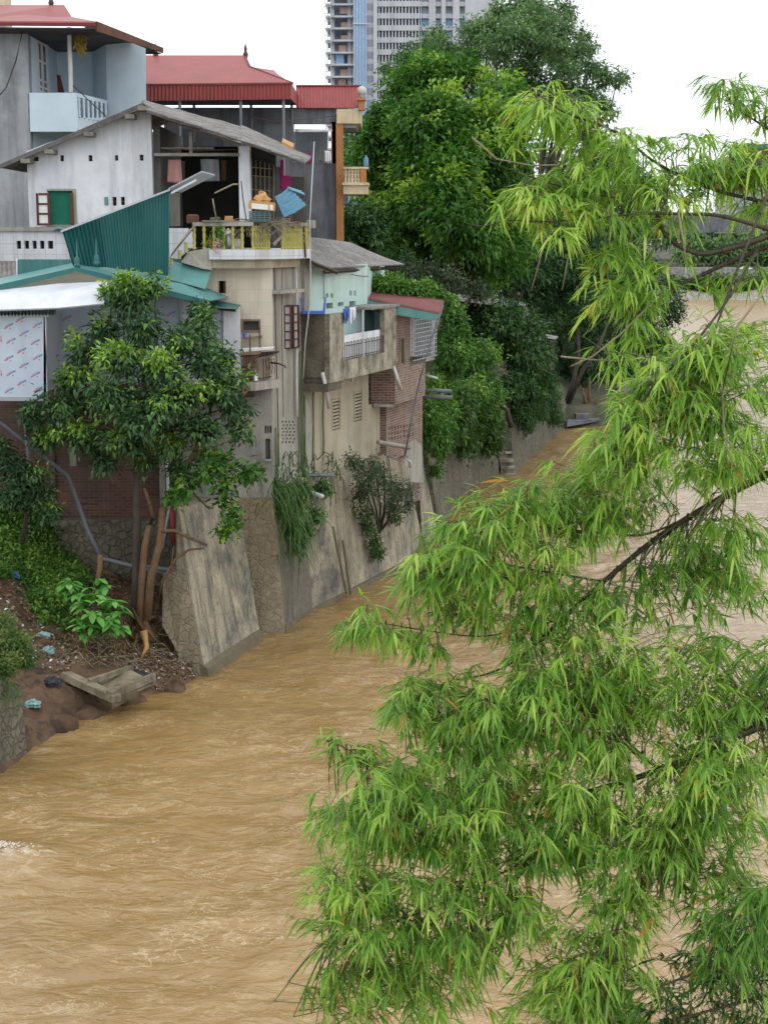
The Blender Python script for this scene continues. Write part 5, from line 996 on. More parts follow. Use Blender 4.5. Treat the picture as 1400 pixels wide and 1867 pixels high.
# ---- huts beyond
t = thing('hut', 'long low hut with pale flat roof half hidden by shrubs beyond the brick house', 'hut', (8, 70, 5))
m = MB(); m.prism([at(815, 538, 66), at(958, 556, 72), at(951, 563, 70), at(815, 546, 64)], (0, 0, .12)); m.build('roof_slab', M['fibro'], t)
m = MB(); m.prism([at(820, 546, 66.5), at(948, 562, 71), at(948, 640, 71), at(820, 640, 66.5)], (0, .3, 0)); m.build('front_wall', M['dark_inside'], t)
t = thing('hut', 'small shack with slatted side and lean-to roof at the edge of the dark trees', 'hut', (9, 82, 4))
m = MB(); m.prism([at(968, 606, 82), at(1017, 615, 82), at(1012, 619, 80), at(968, 611, 80)], (0, .2, .05)); m.build('roof_sheet', M['fibro'], t)
m = MB()
for i in range(9): y = 617+i*3.2; m.prism([at(975, y, 81), at(997, y+1, 81), at(997, y+2.8, 81), at(975, y+2, 81)], (0, .06, 0))
m.build('slatted_wall', M['weathered_render'], t)
m = MB(); m.prism([at(975, 616, 81.2), at(1012, 618, 81.2), at(1010, 690, 81.2), at(975, 690, 81.2)], (0, .5, 0)); m.build('back_wall', M['mid_inside'], t)
m = MB(); m.prism([at(1003, 620, 81), at(1007, 620, 81), at(1007, 690, 81), at(1003, 690, 81)], (0, .2, 0)); m.build('corner_post', M['wood'], t)
t = thing('raft', 'low grey raft moored at the muddy point under the leaning trees', 'raft', (12, 84, .1))
a_, b_ = gz(1032, 778, .15), gz(1092, 768, .15)
m = MB(); m.loft([a_, a_+V((.3, 2.2, 0)), a_+V((.3, 2.2, .2)), a_+V((0, 0, .25))], [b_, b_+V((0, 1.2, 0)), b_+V((0, 1.2, .12)), b_+V((0, 0, .15))]); m.build('deck', M['dark_cement'], t, jit=.04)
m = MB(); q = a_.lerp(b_, .55); m.box((q.x-.4, q.y+.5, .3), (q.x+.3, q.y+1.1, .6)); m.build('box', M['dark_cement'], t)

# ================================================================ vegetation
def unit(a): return a/np.maximum(np.linalg.norm(a, axis=-1, keepdims=True), 1e-9)
def leaf_quads(Cn, D, Nn, Ln, W, fold=.12):
    D = unit(D); Sd = unit(np.cross(D, Nn)); U = np.cross(Sd, D); n = len(Cn); L_ = Ln[:, None]; W_ = W[:, None]*.5
    v = np.stack([Cn, Cn+D*L_*.42+Sd*W_+U*L_*fold, Cn+D*L_-np.array([0, 0, 1])*L_*.12, Cn+D*L_*.42-Sd*W_+U*L_*fold], 1)
    return v.reshape(-1, 3), np.arange(4*n).reshape(n, 4)
def sprays(cent, outw, size, k, leaf, tint, up=.25, droop=.35, spread=.9, ar=.42, r=None):
    """cent: (n,3) twig ends, outw: outward unit vectors; every twig end carries k leaves"""
    r = r or rg; n = len(cent)
    c = np.repeat(cent, k, 0); o = np.repeat(outw, k, 0); m = len(c)
    D = unit(o*.7+r.normal(0, spread*.6, (m, 3))+np.array([0, 0, -droop+up*0])); pos = c+r.normal(0, 1, (m, 3))*np.repeat(size, k)[:, None]*.42+D*np.repeat(size, k)[:, None]*.2
    Nn = unit(np.array([0, 0, 1.])+o*.35+r.normal(0, .35, (m, 3)))
    Ln = np.repeat(leaf, k)*r.uniform(.7, 1.25, m)
    t = np.clip(np.repeat(tint, k)+r.normal(0, .09, m), 0, 1)
    v, f = leaf_quads(pos, D, Nn, Ln, Ln*ar*r.uniform(.8, 1.2, m)); return v, f, t
def crown(name, mt, blobs, parent, dens=1., leaf=.16, twig=.3, k=9, seed=1, young=.15, base=.3, ar=.42, droop=.35, shell=(.55, 1.06), lump=.35, kind=None, nmul=1., floor=None):
    """blobs: (px, py, depth, radius in px, vertical squash) surveyed from the eye point"""
    r = np.random.default_rng(seed); V_, F_, T_ = [], [], []; off = 0
    for bi, (x, y, Y_, rp, sq) in enumerate(blobs):
        c = np.array(at(x, y, Y_)); R = rp/FPX*Y_
        n = int(dens*nmul*max(14, 4*math.pi*R*R/(twig*twig)*.55)*1.9)
        d = unit(r.normal(0, 1, (n, 3)))
        lumps = unit(r.normal(0, 1, (max(5, int(n/22)), 3)))          # sub-masses with gaps between
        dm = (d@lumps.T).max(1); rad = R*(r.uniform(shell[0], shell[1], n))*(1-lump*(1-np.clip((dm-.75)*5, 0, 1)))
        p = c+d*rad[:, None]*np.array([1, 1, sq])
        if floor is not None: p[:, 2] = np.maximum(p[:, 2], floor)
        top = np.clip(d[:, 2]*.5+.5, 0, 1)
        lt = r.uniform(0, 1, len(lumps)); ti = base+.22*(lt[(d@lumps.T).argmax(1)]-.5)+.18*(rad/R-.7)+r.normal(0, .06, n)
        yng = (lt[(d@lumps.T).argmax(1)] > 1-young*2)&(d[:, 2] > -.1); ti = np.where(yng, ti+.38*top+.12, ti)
        v, f, t = sprays(p, unit(d*np.array([1, 1, .8])+np.array([0, 0, .1])), np.full(n, twig), k, np.full(n, leaf*1.22), ti, droop=droop, ar=ar, r=r)
        V_.append(v); F_.append(f+off); T_.append(t); off += len(v)
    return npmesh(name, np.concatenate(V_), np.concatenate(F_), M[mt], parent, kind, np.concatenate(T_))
def limbs(name, mt, base, tips, r0, parent, n=7, bend=.15, r1=.03, seed=3):
    rr = random.Random(seed); m = MB(); base = V(base)
    for t_ in tips:
        t_ = V(t_); L_ = (t_-base).length; pts = []
        b = V((rr.uniform(-1, 1), rr.uniform(-1, 1), 0))*L_*bend
        for i in range(n): s = i/(n-1); pts.append(base.lerp(t_, s)+b*math.sin(s*math.pi)+V((rr.uniform(-1, 1), rr.uniform(-1, 1), rr.uniform(-1, 1)))*L_*.012)
        m.tube(pts, r0*rr.uniform(.7, 1), 6, r1)
    return m.build(name, M[mt], parent, smooth=True)
def tree(label, cat, mt, blobs, basept, r0, leaf, twig, seed, dens=1., k=9, young=.15, base=.3, group=None, name='tree', bark='bark_dark', ar=.42, lump=.35, shell=(.55, 1.06), droop=.35, nl=7, trunk=True):
    t = thing(name, label, cat, tuple(basept), group)
    if trunk:
        cs = [at(x, y, Y_) for x, y, Y_, rp, sq in blobs]; rr = random.Random(seed)
        fork = V(basept).lerp(sum(cs, V())/len(cs), .45); m = MB(); m.tube([V(basept)-V((0, 0, .4)), V(basept).lerp(fork, .5)+V((.1, 0, 0)), fork], r0*1.15, 8, r0*.8); m.build('trunk', M[bark], t, smooth=True)
        limbs('limbs', bark, fork, cs[:14], r0*.6, t, seed=seed)
    crown('crown', mt, blobs, t, dens, leaf, twig, k, seed, young, base, ar, droop, shell, lump)
    return t
def blobfill(poly, Y0, Y1, r0, r1, n, seed, sq=.8):
    """surveyed outline of a crown -> overlapping sub-crowns inside it, at their own depths"""
    r = random.Random(seed); xs_, ys_ = [p[0] for p in poly], [p[1] for p in poly]; out = []
    def ins(x, y):
        c = False
        for (ax, ay), (bx, by) in zip(poly, poly[1:]+poly[:1]):
            if (ay > y) != (by > y) and x < (bx-ax)*(y-ay)/(by-ay)+ax: c = not c
        return c
    def edge(x, y): return min(math.hypot(x-ax-max(0, min(1, ((x-ax)*(bx-ax)+(y-ay)*(by-ay))/((bx-ax)**2+(by-ay)**2)))*(bx-ax), y-ay-max(0, min(1, ((x-ax)*(bx-ax)+(y-ay)*(by-ay))/((bx-ax)**2+(by-ay)**2)))*(by-ay)) for (ax, ay), (bx, by) in zip(poly, poly[1:]+poly[:1]))
    tries = 0
    while len(out) < n and tries < 9000:
        tries += 1; x, y = r.uniform(min(xs_), max(xs_)), r.uniform(min(ys_), max(ys_))
        if not ins(x, y): continue
        e = edge(x, y); rad = min(r.uniform(r0, r1), max(e*1.05, r0*.55))
        if e < rad*.75: continue
        if any(math.hypot(x-a, y-b) < .62*min(rad, c) for a, b, _, c, _ in out): continue
        f = min(1, e/(1.6*r1)); out.append((x, y, Y1-(Y1-Y0)*(f*r.uniform(.35, 1)), rad, sq*r.uniform(.85, 1.1)))
    return out
# the big tree in the middle
big = [(700, 150), (735, 105), (790, 90), (850, 85), (905, 100), (940, 140), (968, 210), (978, 290), (1000, 360), (985, 450), (940, 520), (880, 548), (800, 530), (740, 500), (690, 500), (650, 450), (660, 380), (640, 330), (628, 270), (650, 215), (670, 180)]
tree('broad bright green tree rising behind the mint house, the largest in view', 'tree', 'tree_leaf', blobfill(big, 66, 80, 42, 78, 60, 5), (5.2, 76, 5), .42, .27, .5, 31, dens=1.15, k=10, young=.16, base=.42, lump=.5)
far_ = [(690, 110), (720, 95), (790, 45), (830, 60), (850, 20), (900, 5), (960, -10), (1040, 5), (1075, 60), (1120, 120), (1160, 150), (1150, 180), (1110, 160), (1130, 215), (1090, 235), (1110, 260), (1060, 260), (1010, 250), (960, 200), (930, 140), (850, 100), (760, 130), (700, 135)]
tree('tall airy tree with layered pale crown behind the large tree, sky showing through it', 'tree', 'far_leaf', blobfill(far_, 96, 112, 17, 34, 110, 9, .55), (11, 104, 5), .45, .26, .55, 32, dens=.85, k=9, young=.08, base=.55, lump=.45, shell=(.3, 1.1))
tree('dark grey green tree between the grey house and the large tree', 'tree', 'dark_leaf', blobfill([(625, 350), (680, 360), (700, 420), (760, 470), (760, 530), (690, 500), (640, 480), (625, 430)], 60, 68, 26, 46, 16, 12), (-1, 66, 5), .25, .2, .42, 33, k=9, base=.5)
tree('soft grey green bush at the foot of the large tree above the vine covered roof', 'tree', 'grey_leaf', blobfill([(720, 470), (800, 480), (880, 500), (900, 545), (850, 545), (760, 535), (710, 520)], 57, 63, 22, 36, 12, 13), (3, 60, 5.2), .12, .14, .34, 34, base=.15, k=9)
dk = [(870, 450), (940, 400), (1010, 380), (1090, 400), (1150, 440), (1215, 480), (1245, 540), (1240, 600), (1215, 650), (1150, 668), (1120, 700), (1080, 705), (1040, 700), (1000, 640), (960, 560), (890, 520)]
tree('dense dark tree overhanging the river beyond the shack', 'tree', 'dark_leaf', blobfill([(930, 400), (1010, 380), (1100, 400), (1110, 480), (1100, 600), (1040, 650), (1000, 620), (950, 540)], 86, 96, 40, 66, 26, 21), (11, 92, 3), .35, .24, .55, 35, dens=1.1, base=.42, young=.08)
tree('outermost dark tree leaning over the river at the point, above the spit wall', 'tree', 'dark_leaf', blobfill([(1090, 420), (1150, 440), (1215, 480), (1250, 545), (1240, 600), (1215, 650), (1150, 660), (1100, 660), (1080, 560)], 92, 106, 32, 56, 26, 22), (15.5, 98, 1.2), .32, .24, .55, 36, dens=1.0, base=.42, young=.1)
tree('dark tree closing the gap right of the large tree trunk', 'tree', 'dark_leaf', blobfill([(860, 440), (960, 380), (1010, 420), (1010, 560), (940, 560), (880, 540)], 82, 90, 36, 56, 14, 23), (7, 86, 4), .3, .24, .55, 37, base=.3, young=.03)
tree('rounded tree behind the bamboo, left of the far buildings', 'tree', 'far_leaf', blobfill([(960, 260), (1040, 240), (1110, 250), (1170, 300), (1200, 380), (1190, 470), (1100, 460), (1000, 420), (970, 340)], 104, 120, 32, 56, 26, 24), (17, 112, 3), .4, .26, .6, 38, base=.25, young=.05)
# slender leaning trunks at the point
t = thing('leaning_tree', 'pair of slender bare trunks leaning out over the muddy point', 'tree', (12, 84, .5))
m = MB(); m.tube([at(1028, 752, 84), at(1046, 690, 84), at(1055, 640, 84.5), at(1050, 560, 85)], .16, 7, .08); m.tube([at(1030, 750, 84), at(1060, 680, 83.5), at(1090, 630, 84), at(1100, 590, 85)], .13, 7, .06); m.build('trunk', M['bark_dark'], t, smooth=True)
crown('crown', 'dark_leaf', [(1060, 560, 85, 40, .7), (1105, 585, 85, 34, .7), (1030, 600, 86, 30, .8)], t, .9, .22, .45, 9, 77, .1, .4)
# stump of driftwood on the bank
t = thing('stump', 'broken tree stump with roots on the muddy bank below the leaning trunks', 'stump', tuple(gz(1075, 745, .6)))
m = MB(); q = gz(1072, 752, .4)
for dx, dz, dy in ((-.5, 1.5, 0), (.1, 1.9, .4), (.7, .9, 0), (-1.1, .4, .2), (1.2, .2, -.2)): m.tube([q, q+V((dx*.5, dy*.5, dz*.6)), q+V((dx, dy, dz))], .16, 6, .04)
m.build('stump_wood', M['bark'], t, smooth=True)
# greenery on the bank beyond the brick house
tree('pale green shrub bulging over the river wall beside the brick house', 'shrub', 'vine_leaf', blobfill([(800, 640), (850, 600), (900, 620), (925, 680), (915, 740), (890, 790), (840, 780), (810, 720)], 56, 61, 26, 40, 14, 41), (5, 60, 3), .1, .15, .3, 41, base=.4, k=10, name='shrub', dens=1.15)
tree('dark green leafy tree between the pale shrub and the slatted shack', 'tree', 'dark_leaf', blobfill([(850, 590), (880, 545), (930, 540), (975, 560), (1000, 630), (1015, 690), (985, 720), (935, 700), (905, 640)], 62, 70, 28, 44, 20, 42), (6.6, 68, 4), .15, .19, .38, 42, base=.6, young=.12, dens=1.15)
tree('dark lower bush hanging over the stone steps', 'shrub', 'dark_leaf', blobfill([(905, 660), (960, 680), (985, 720), (960, 760), (925, 750), (905, 700)], 62, 67, 20, 30, 9, 43), (6, 66, 4), .1, .17, .34, 43, base=.5, name='shrub')
def vine(label, poly, Y0, Y1, n, r0, r1, seed, mt='vine_leaf', leaf=.13, base=.35, name='vine', cat='vine', dens=1., young=.15, k=9, sq=1.2, wall=None):
    b = blobfill(poly, Y0, Y1, r0, r1, n, seed, sq)
    if wall: b = [(x, y, float(np.interp(x, wall[0], wall[1]))-.35-(i_ % 3)*.3, rp, q_) for i_, (x, y, _, rp, q_) in enumerate(b)]
    c = at(b[0][0], b[0][1], b[0][2]); t = thing(name, label, cat, tuple(c))
    crown('foliage', mt, b, t, dens, leaf, leaf*2.1, k, seed, young, base, shell=(.35, 1.05)); return t
W_ = ([770, 806, 860, 912, 935, 985, 1030], [50.3, 52.4, 59.4, 64.4, 64.8, 72, 80.5])
vine('creeper covering the tin roof of the brick house', [(672, 508), (720, 512), (770, 520), (815, 540), (822, 560), (800, 556), (740, 538), (672, 526)], 45.2, 46.8, 34, 8, 13, 51, sq=.6, base=.5)
vine('thick creeper falling beside the barred window of the brick house', [(800, 545), (840, 560), (850, 620), (840, 680), (800, 690), (795, 640), (812, 590)], 50, 53, 26, 13, 22, 52, base=.3)
vine('leafy vines hanging below the brick bay down to the river wall', [(770, 690), (830, 690), (850, 740), (815, 800), (800, 870), (785, 880), (775, 800), (765, 740)], 51, 55, 34, 12, 20, 53, base=.35, young=.2, wall=W_)
vine('feathery ferns and grass draping the rubble wall left of the steps', [(820, 700), (900, 740), (915, 790), (890, 830), (850, 820), (820, 780)], 56, 62, 26, 13, 22, 54, 'grass_leaf', .2, .35, 'fern', 'ferns', wall=W_)
vine('vines hanging over the mossy wall right of the steps', [(930, 700), (1010, 680), (1028, 740), (1015, 790), (990, 760), (960, 790), (940, 760)], 66, 78, 34, 12, 18, 55, base=.55, mt='dark_leaf', young=.25, wall=W_)
vine('low scrub above the shore between leaning trunks and spit wall', [(1100, 655), (1180, 660), (1230, 670), (1180, 700), (1130, 710), (1090, 690)], 86, 98, 20, 12, 22, 56, 'dark_leaf', .2, .5, 'scrub', 'bush')
vine('dark undergrowth around the shack and behind the leaning trunks', [(985, 600), (1040, 590), (1110, 610), (1110, 700), (1060, 730), (1020, 735), (1000, 690)], 87, 96, 30, 16, 30, 57, 'dark_leaf', .22, .3, 'scrub', 'bush', young=.02)
# plants on the nearest river wall
t = thing('climbing_cactus', 'climbing cactus with long drooping stems hanging from the grey river front', 'plant', tuple(FA.p(530, 860, .3)))
m = MB(); rr = random.Random(4)
for (x, y0, y1) in ((504, 780, 900), (507, 790, 900), (549, 640, 860), (552, 660, 870), (556, 700, 880), (561, 690, 870), (571, 700, 840), (590, 705, 830), (545, 720, 870)):
    m.tube([FA.p(x+rr.uniform(-1, 1), y0+(y1-y0)*i/5, .05+.03*(i % 2)) for i in range(6)], .022, 4)
for i in range(44):
    p = FA.p(rr.uniform(512, 612), rr.uniform(835, 905), .15); a_ = V((rr.uniform(-.5, .9), rr.uniform(-.5, .2), rr.uniform(-.1, .4)))*.45
    m.tube([p, p+a_*.6+V((0, 0, .12)), p+a_, p+a_*1.25+V((0, 0, -.15)), p+a_*1.3+V((0, 0, -.4))], .014, 4)
m.build('stems', mat('cactus', (.13, .18, .08), (.09, .13, .05)), t, smooth=True)
def blades(name, mt, cents, n, L0, L1, w, parent, seed, spread=.45, out=(.4, -.3), drop=1., kind=None, tint0=.4):
    r = np.random.default_rng(seed); ci = r.integers(0, len(cents), n); P = np.array([tuple(c) for c in cents])[ci]+r.normal(0, 1, (n, 3))*spread
    D = unit(np.stack([out[0]+r.normal(0, .6, n), out[1]+r.normal(0, .6, n), r.uniform(-.2, 1.1, n)], 1)); Ln = r.uniform(L0, L1, n); S_ = unit(np.cross(D, np.array([0, 0, 1.]))); vs = []
    for j, (s, ww) in enumerate(((0, .6), (.3, 1), (.65, .8), (1, .08))):
        c = P+D*(Ln*s)[:, None]+np.array([0, 0, -1.])*(drop*Ln*s*s)[:, None]; vs += [c-S_*w*ww*.5, c+S_*w*ww*.5]
    v = np.stack(vs, 1).reshape(-1, 3); b = np.arange(n)[:, None]*8; f = np.concatenate([b+np.array([[0, 1, 3, 2]]), b+np.array([[2, 3, 5, 4]]), b+np.array([[4, 5, 7, 6]])])
    return npmesh(name, v, f, M[mt], parent, kind, np.tile(np.clip(r.normal(tint0, .2, n), 0, 1), 3))
t = thing('hanging_grass', 'thick clump of long hanging grass on the river wall below the cactus', 'plant', tuple(FA.p(540, 930, .5)))
cs = [FA.p(x, y, .45) for x, y in ((510, 870), (520, 890), (535, 880), (548, 900), (530, 920), (515, 930), (540, 945), (560, 930), (525, 960), (545, 975), (500, 900), (570, 960), (535, 990))]
blades('grass_blades', 'grass_leaf', cs, 300, .25, .75, .03, t, 61, .26, drop=1.4, tint0=.45)
crown('foliage', 'vine_leaf', [(515, 925, 38.3, 14, 1.3), (528, 955, 38.6, 18, 1.3), (540, 990, 38.9, 16, 1.3), (508, 890, 38.2, 12, 1.2), (548, 925, 39, 15, 1.2), (560, 965, 39.3, 12, 1.2), (575, 940, 39.8, 12, 1.), (550, 890, 39, 13, 1.), (590, 890, 40.2, 12, 1.)], t, 1.9, .09, .16, 8, 62, .1, .2)
t = thing('wall_shrub', 'airy grey green shrub rooted in the sloping river wall below the beige wall', 'shrub', tuple(FA.p(690, 965, .6)))
m = MB(); q = FA.p(692, 970, .5); 
for x, y in ((660, 850), (680, 840), (700, 870), (735, 890), (715, 900), (655, 880), (700, 840)):
    e = FA.p(x, y, .9); m.tube([q, q.lerp(e, .4)+V((.1, 0, -.1)), q.lerp(e, .75)+V((.05, 0, .1)), e], .04, 5, .012)
m.build('stem', M['bark_dark'], t, smooth=True)
b = [(x, y, FA.p(x, y, .9).y, rp*1.15, 1.) for x, y, rp in ((650, 850, 18), (665, 870, 22), (685, 850, 20), (700, 880, 24), (725, 895, 22), (740, 915, 18), (715, 920, 18), (670, 895, 16), (745, 890, 12), (640, 835, 9))]
crown('crown', 'grey_leaf', b, t, .8, .085, .17, 8, 63, .1, .35, .4, shell=(.2, 1.3))
t = thing('hanging_grass', 'ragged green trail of weeds running down the river wall under the grey shrub', 'plant', tuple(FA.p(690, 960, .6)))
crown('foliage', 'grass_leaf', [(x, y, FA.p(x, y, .55).y, rp, 1.3) for x, y, rp in ((655, 900, 12), (665, 930, 13), (675, 960, 13), (680, 985, 11), (688, 1005, 8), (720, 940, 9))], t, 1., .1, .18, 8, 64, .05, .3)
# near tree with many stems on the muddy bank
T1 = thing('bank_tree', 'many stemmed tree with bright new shoots standing on the muddy bank before the tin shed', 'tree', tuple(at(258, 1150, 34.2)))
def tw(pts, r, r2, nm='trunk', mt='bark'): m = MB(); m.tube(pts, r, 9, r2); return m.build(nm, M[mt], T1, smooth=True)
tw([at(246, 1150, 34.2), at(249, 1060, 34.2), at(250, 950, 34.4), at(250, 830, 34.6), at(255, 740, 34.8)], .11, .07, mt='bark_dark')
tw([at(254, 1150, 34.0), at(259, 1060, 34.0), at(264, 1000, 34.0), at(272, 960, 34.1), at(280, 944, 34.1)], .09, .07)
tw([at(280, 945, 34.1), at(274, 920, 34.1), at(264, 890, 34.1)], .05, .035, 'cut_stem')
tw([at(268, 1130, 34.0), at(276, 1050, 34.0), at(292, 990, 34.0), at(296, 930, 34.1), at(318, 870, 34.2), at(350, 836, 34.2), at(370, 790, 34.3)], .1, .05)
tw([at(240, 1160, 33.9), at(243, 1110, 33.9), at(262, 1150, 33.9)], .06, .05, 'root')
tw([at(262, 1150, 33.8), at(268, 1180, 33.7), at(258, 1200, 33.6)], .09, .03, 'root', 'bark_cut')
tw([at(286, 1110, 34.1), at(296, 1060, 34), at(320, 1020, 34), at(345, 1002, 34), at(372, 1000, 34)], .05, .02, 'branch')
tw([at(296, 968, 34.0), at(320, 968, 33.9), at(345, 980, 33.9), at(378, 994, 33.8)], .05, .03, 'branch')
tw([at(330, 880, 34.2), at(352, 898, 34), at(382, 928, 34)], .035, .02, 'branch')
tw([at(312, 1045, 33.9), at(316, 1000, 34), at(322, 985, 34)], .02, .01, 'branch')
nb = [(245, 545, 34.6, 52, .8), (205, 535, 34.8, 26, .8), (285, 520, 34.8, 28, .9), (230, 515, 34.6, 28, .9), (190, 600, 34.6, 36, .8), (260, 600, 34.2, 45, .8), (155, 640, 34.6, 42, .8), (220, 650, 33.8, 55, .8), (330, 620, 34.2, 40, .8), (372, 580, 34.9, 26, .8), (290, 670, 33.8, 55, .8), (370, 660, 34.2, 46, .8), (405, 650, 34.6, 34, .8), (130, 690, 34.6, 42, .8), (430, 740, 34.6, 36, .8), (400, 710, 34.2, 44, .8), (200, 720, 33.4, 62, .75), (300, 740, 33.4, 62, .75), (370, 780, 34, 48, .75), (110, 740, 34.4, 48, .7), (60, 760, 34.8, 30, .6), (150, 790, 34.2, 50, .7), (230, 800, 33.9, 50, .6), (310, 810, 34, 40, .6), (380, 825, 34.4, 32, .7), (80, 800, 35, 36, .7), (340, 720, 33.6, 48, .8), (250, 760, 33.2, 50, .7)]
limbs('limbs', 'bark_dark', at(255, 800, 34.7), [at(x, y, Y_) for x, y, Y_, _, _ in nb[:22]], .06, T1, r1=.012)
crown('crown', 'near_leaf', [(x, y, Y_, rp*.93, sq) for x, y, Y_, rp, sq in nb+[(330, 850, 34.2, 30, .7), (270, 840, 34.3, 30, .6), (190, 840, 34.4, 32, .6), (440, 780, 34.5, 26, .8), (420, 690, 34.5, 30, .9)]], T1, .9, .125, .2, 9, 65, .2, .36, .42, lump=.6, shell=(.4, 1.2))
crown('low_foliage', 'tree_leaf', [(x, y, 33.8, rp, 1.) for x, y, rp in ((395, 860, 16), (415, 885, 17), (410, 915, 14), (425, 945, 11), (440, 858, 12), (412, 968, 8), (345, 880, 16), (320, 905, 10), (465, 860, 7), (400, 840, 20), (375, 855, 14))], T1, .6, .13, .22, 6, 66, .1, .42, .7, shell=(.2, 1.05))
tree('small bright sapling crown against the film panels right of the large bank tree', 'tree', 'near_leaf', [(368, 570, 35.6, 20, .7), (352, 600, 35.7, 16, .7), (375, 610, 35.6, 20, .9), (385, 640, 35.6, 20, .9), (365, 560, 35.6, 14, .6)], at(380, 760, 35.8), .04, .11, .18, 67, base=.35, young=.4, name='sapling', bark='bark_dark')
tree('dark small tree at the left edge under the shed', 'tree', 'near_leaf', [(15, 850, 35, 36, .8), (55, 870, 34.8, 34, .7), (30, 900, 34.6, 34, .7), (-5, 820, 35.2, 30, .8), (80, 900, 34.6, 22, .7), (90, 930, 34.4, 18, .6)], at(40, 960, 35), .05, .12, .2, 68, base=.22, young=.05)
t = thing('ground_cover', 'green', 'x'); bpy.data.objects.remove(t)
def stuffcover(name, mt, poly, Yf, n, seed, leaf, k=7, r0=12, r1=22, base=.35, young=.12):
    b = [];  r = random.Random(seed)
    for (x, y, _, rp, sq) in blobfill(poly, 1, 2, r0, r1, n, seed, .5):
        # stand each clump on the slope: march the sight ray down to the bank surface
        Y_ = 26.
        while Y_ < 38 and at(x, y, Y_).z > gh(at(x, y, Y_).x, Y_)+.12: Y_ += .12
        b.append((x, y, Y_, rp, .6))
    return crown(name, mt, b, None, 1.1, leaf, leaf*2, k, seed, young, base, shell=(.2, 1.05), kind='stuff'), b
stuffcover('ground_cover', 'vine_leaf', [(-10, 925), (60, 930), (110, 985), (150, 1040), (185, 1060), (130, 1070), (110, 1100), (60, 1070), (20, 1020), (-10, 1000)], 0, 120, 69, .1, base=.62, young=.3)
stuffcover('weeds', 'vine_leaf', [(-10, 985), (40, 1000), (100, 1070), (130, 1130), (95, 1150), (40, 1090), (-10, 1050)], 0, 34, 79, .08, base=.5, r0=9, r1=15)
stuffcover('weeds', 'grass_leaf', [(-10, 900), (60, 910), (110, 960), (150, 1010), (110, 1020), (40, 950), (-10, 940)], 0, 40, 78, .1, base=.5, r0=9, r1=16)
stuffcover('undergrowth', 'vine_leaf', [(90, 1040), (150, 1050), (170, 1100), (140, 1140), (110, 1150), (90, 1110), (60, 1060)], 0, 18, 70, .08, base=.5)
t = thing('grass_clump', 'thick fine leaved clump of weeds topping the old wall at the left edge', 'plant', tuple(at(20, 1200, 28.6)))
crown('foliage', 'grass_leaf', [(x, y, Y_, rp, .8) for x, y, Y_, rp in ((0, 1180, 28.8, 44), (30, 1170, 28.9, 36), (45, 1200, 28.7, 26), (0, 1130, 29.3, 30), (15, 1215, 28.3, 28), (-20, 1220, 28, 34))], t, 1.1, .07, .12, 9, 71, .25, .45, .3, shell=(.3, 1.1))
blades('grass_blades', 'grass_leaf', [at(5, 1240, 28.2), at(0, 1260, 28)], 60, .3, .55, .02, t, 72, .1)
# broad leaved plant
t = thing('broad_leaf_plant', 'low plant with big light green leaves on the muddy bank left of the tree', 'plant', tuple(at(180, 1140, 33.3)))
r = np.random.default_rng(73); ce = []
for (x, y, Y_, rp) in ((140, 1090, 33.6, 26), (175, 1080, 33.5, 28), (165, 1115, 33.2, 30), (200, 1110, 33.2, 26), (185, 1140, 33.0, 26), (215, 1130, 33.1, 18), (160, 1145, 33, 16), (125, 1070, 33.8, 16)):
    c = np.array(at(x, y, Y_)); R = rp/FPX*Y_; d = unit(r.normal(0, 1, (9, 3))*np.array([1, 1, .7])+np.array([0, -.3, .35])); ce.append(c+d*R*.85)
ce = np.concatenate(ce); k_ = 5; n_ = len(ce)*k_; Cn = np.repeat(ce, k_, 0); an = r.uniform(0, 6.28, n_); D = np.stack([np.cos(an), np.sin(an), r.uniform(-.35, .35, n_)], 1)
Ln = r.uniform(.16, .36, n_); Sd = unit(np.cross(D, [0, 0, 1.])); D = unit(D); vs = []
for s, ww in ((0, .1), (.25, .75), (.55, 1), (.82, .6), (1, .05)):
    c = Cn+D*(Ln*s)[:, None]-np.array([0, 0, 1.])*(Ln*.45*s*s)[:, None]; vs += [c-Sd*(Ln*ww*.25)[:, None]+[0, 0, .02], c+[0, 0, -.0], c+Sd*(Ln*ww*.25)[:, None]+[0, 0, .02]]
v = np.stack(vs, 1).reshape(-1, 3); b_ = np.arange(n_)[:, None]*15; fs = [b_+np.array([[j*3+q, j*3+q+1, j*3+q+4, j*3+q+3]]) for j in range(4) for q in (0, 1)]
npmesh('leaves', v, np.concatenate(fs), M['broad_leaf'], t, None, np.tile(np.clip(r.normal(.45, .22, n_), 0, 1), 8), smooth=True)
m = MB(); q = at(185, 1160, 33.5)
for c in ce[::4]: m.tube([q, q.lerp(V(c), .5)+V((0, 0, .05)), V(c)], .015, 4, .008)
m.build('stem', M['cane_green'], t)
# potted greenery on the terrace
pt = [o for o in bpy.data.objects if o.name == 'flower_pot'][0]
crown('leaves', 'vine_leaf', [(400, 425, 37.6, 10, 1.2), (396, 412, 37.6, 8, 1), (385, 443, 37.7, 7, .7), (403, 436, 37.6, 7, 1)], pt, 1., .08, .12, 7, 74, .3, .5, .25)
M['petal'] = leafmat('petal', [(0, (.55, .05, .15)), (1, (.8, .6, .62))], .3)
fl_ = thing('flowers', 'trailing pink and white flowers hanging at the edge of the terrace slab', 'flowers', tuple(at(396, 450, 37.35)))
crown('petals', 'petal', [(x, y, 37.32, 4, 1) for x, y in ((396, 440), (399, 443), (394, 450), (390, 452), (400, 446), (393, 460))], fl_, .25, .035, .06, 3, 75, .5, .5, .8)
M['straw_leaf'] = leafmat('straw_leaf', [(0, (.3, .2, .05)), (1, (.6, .48, .14))], .2)
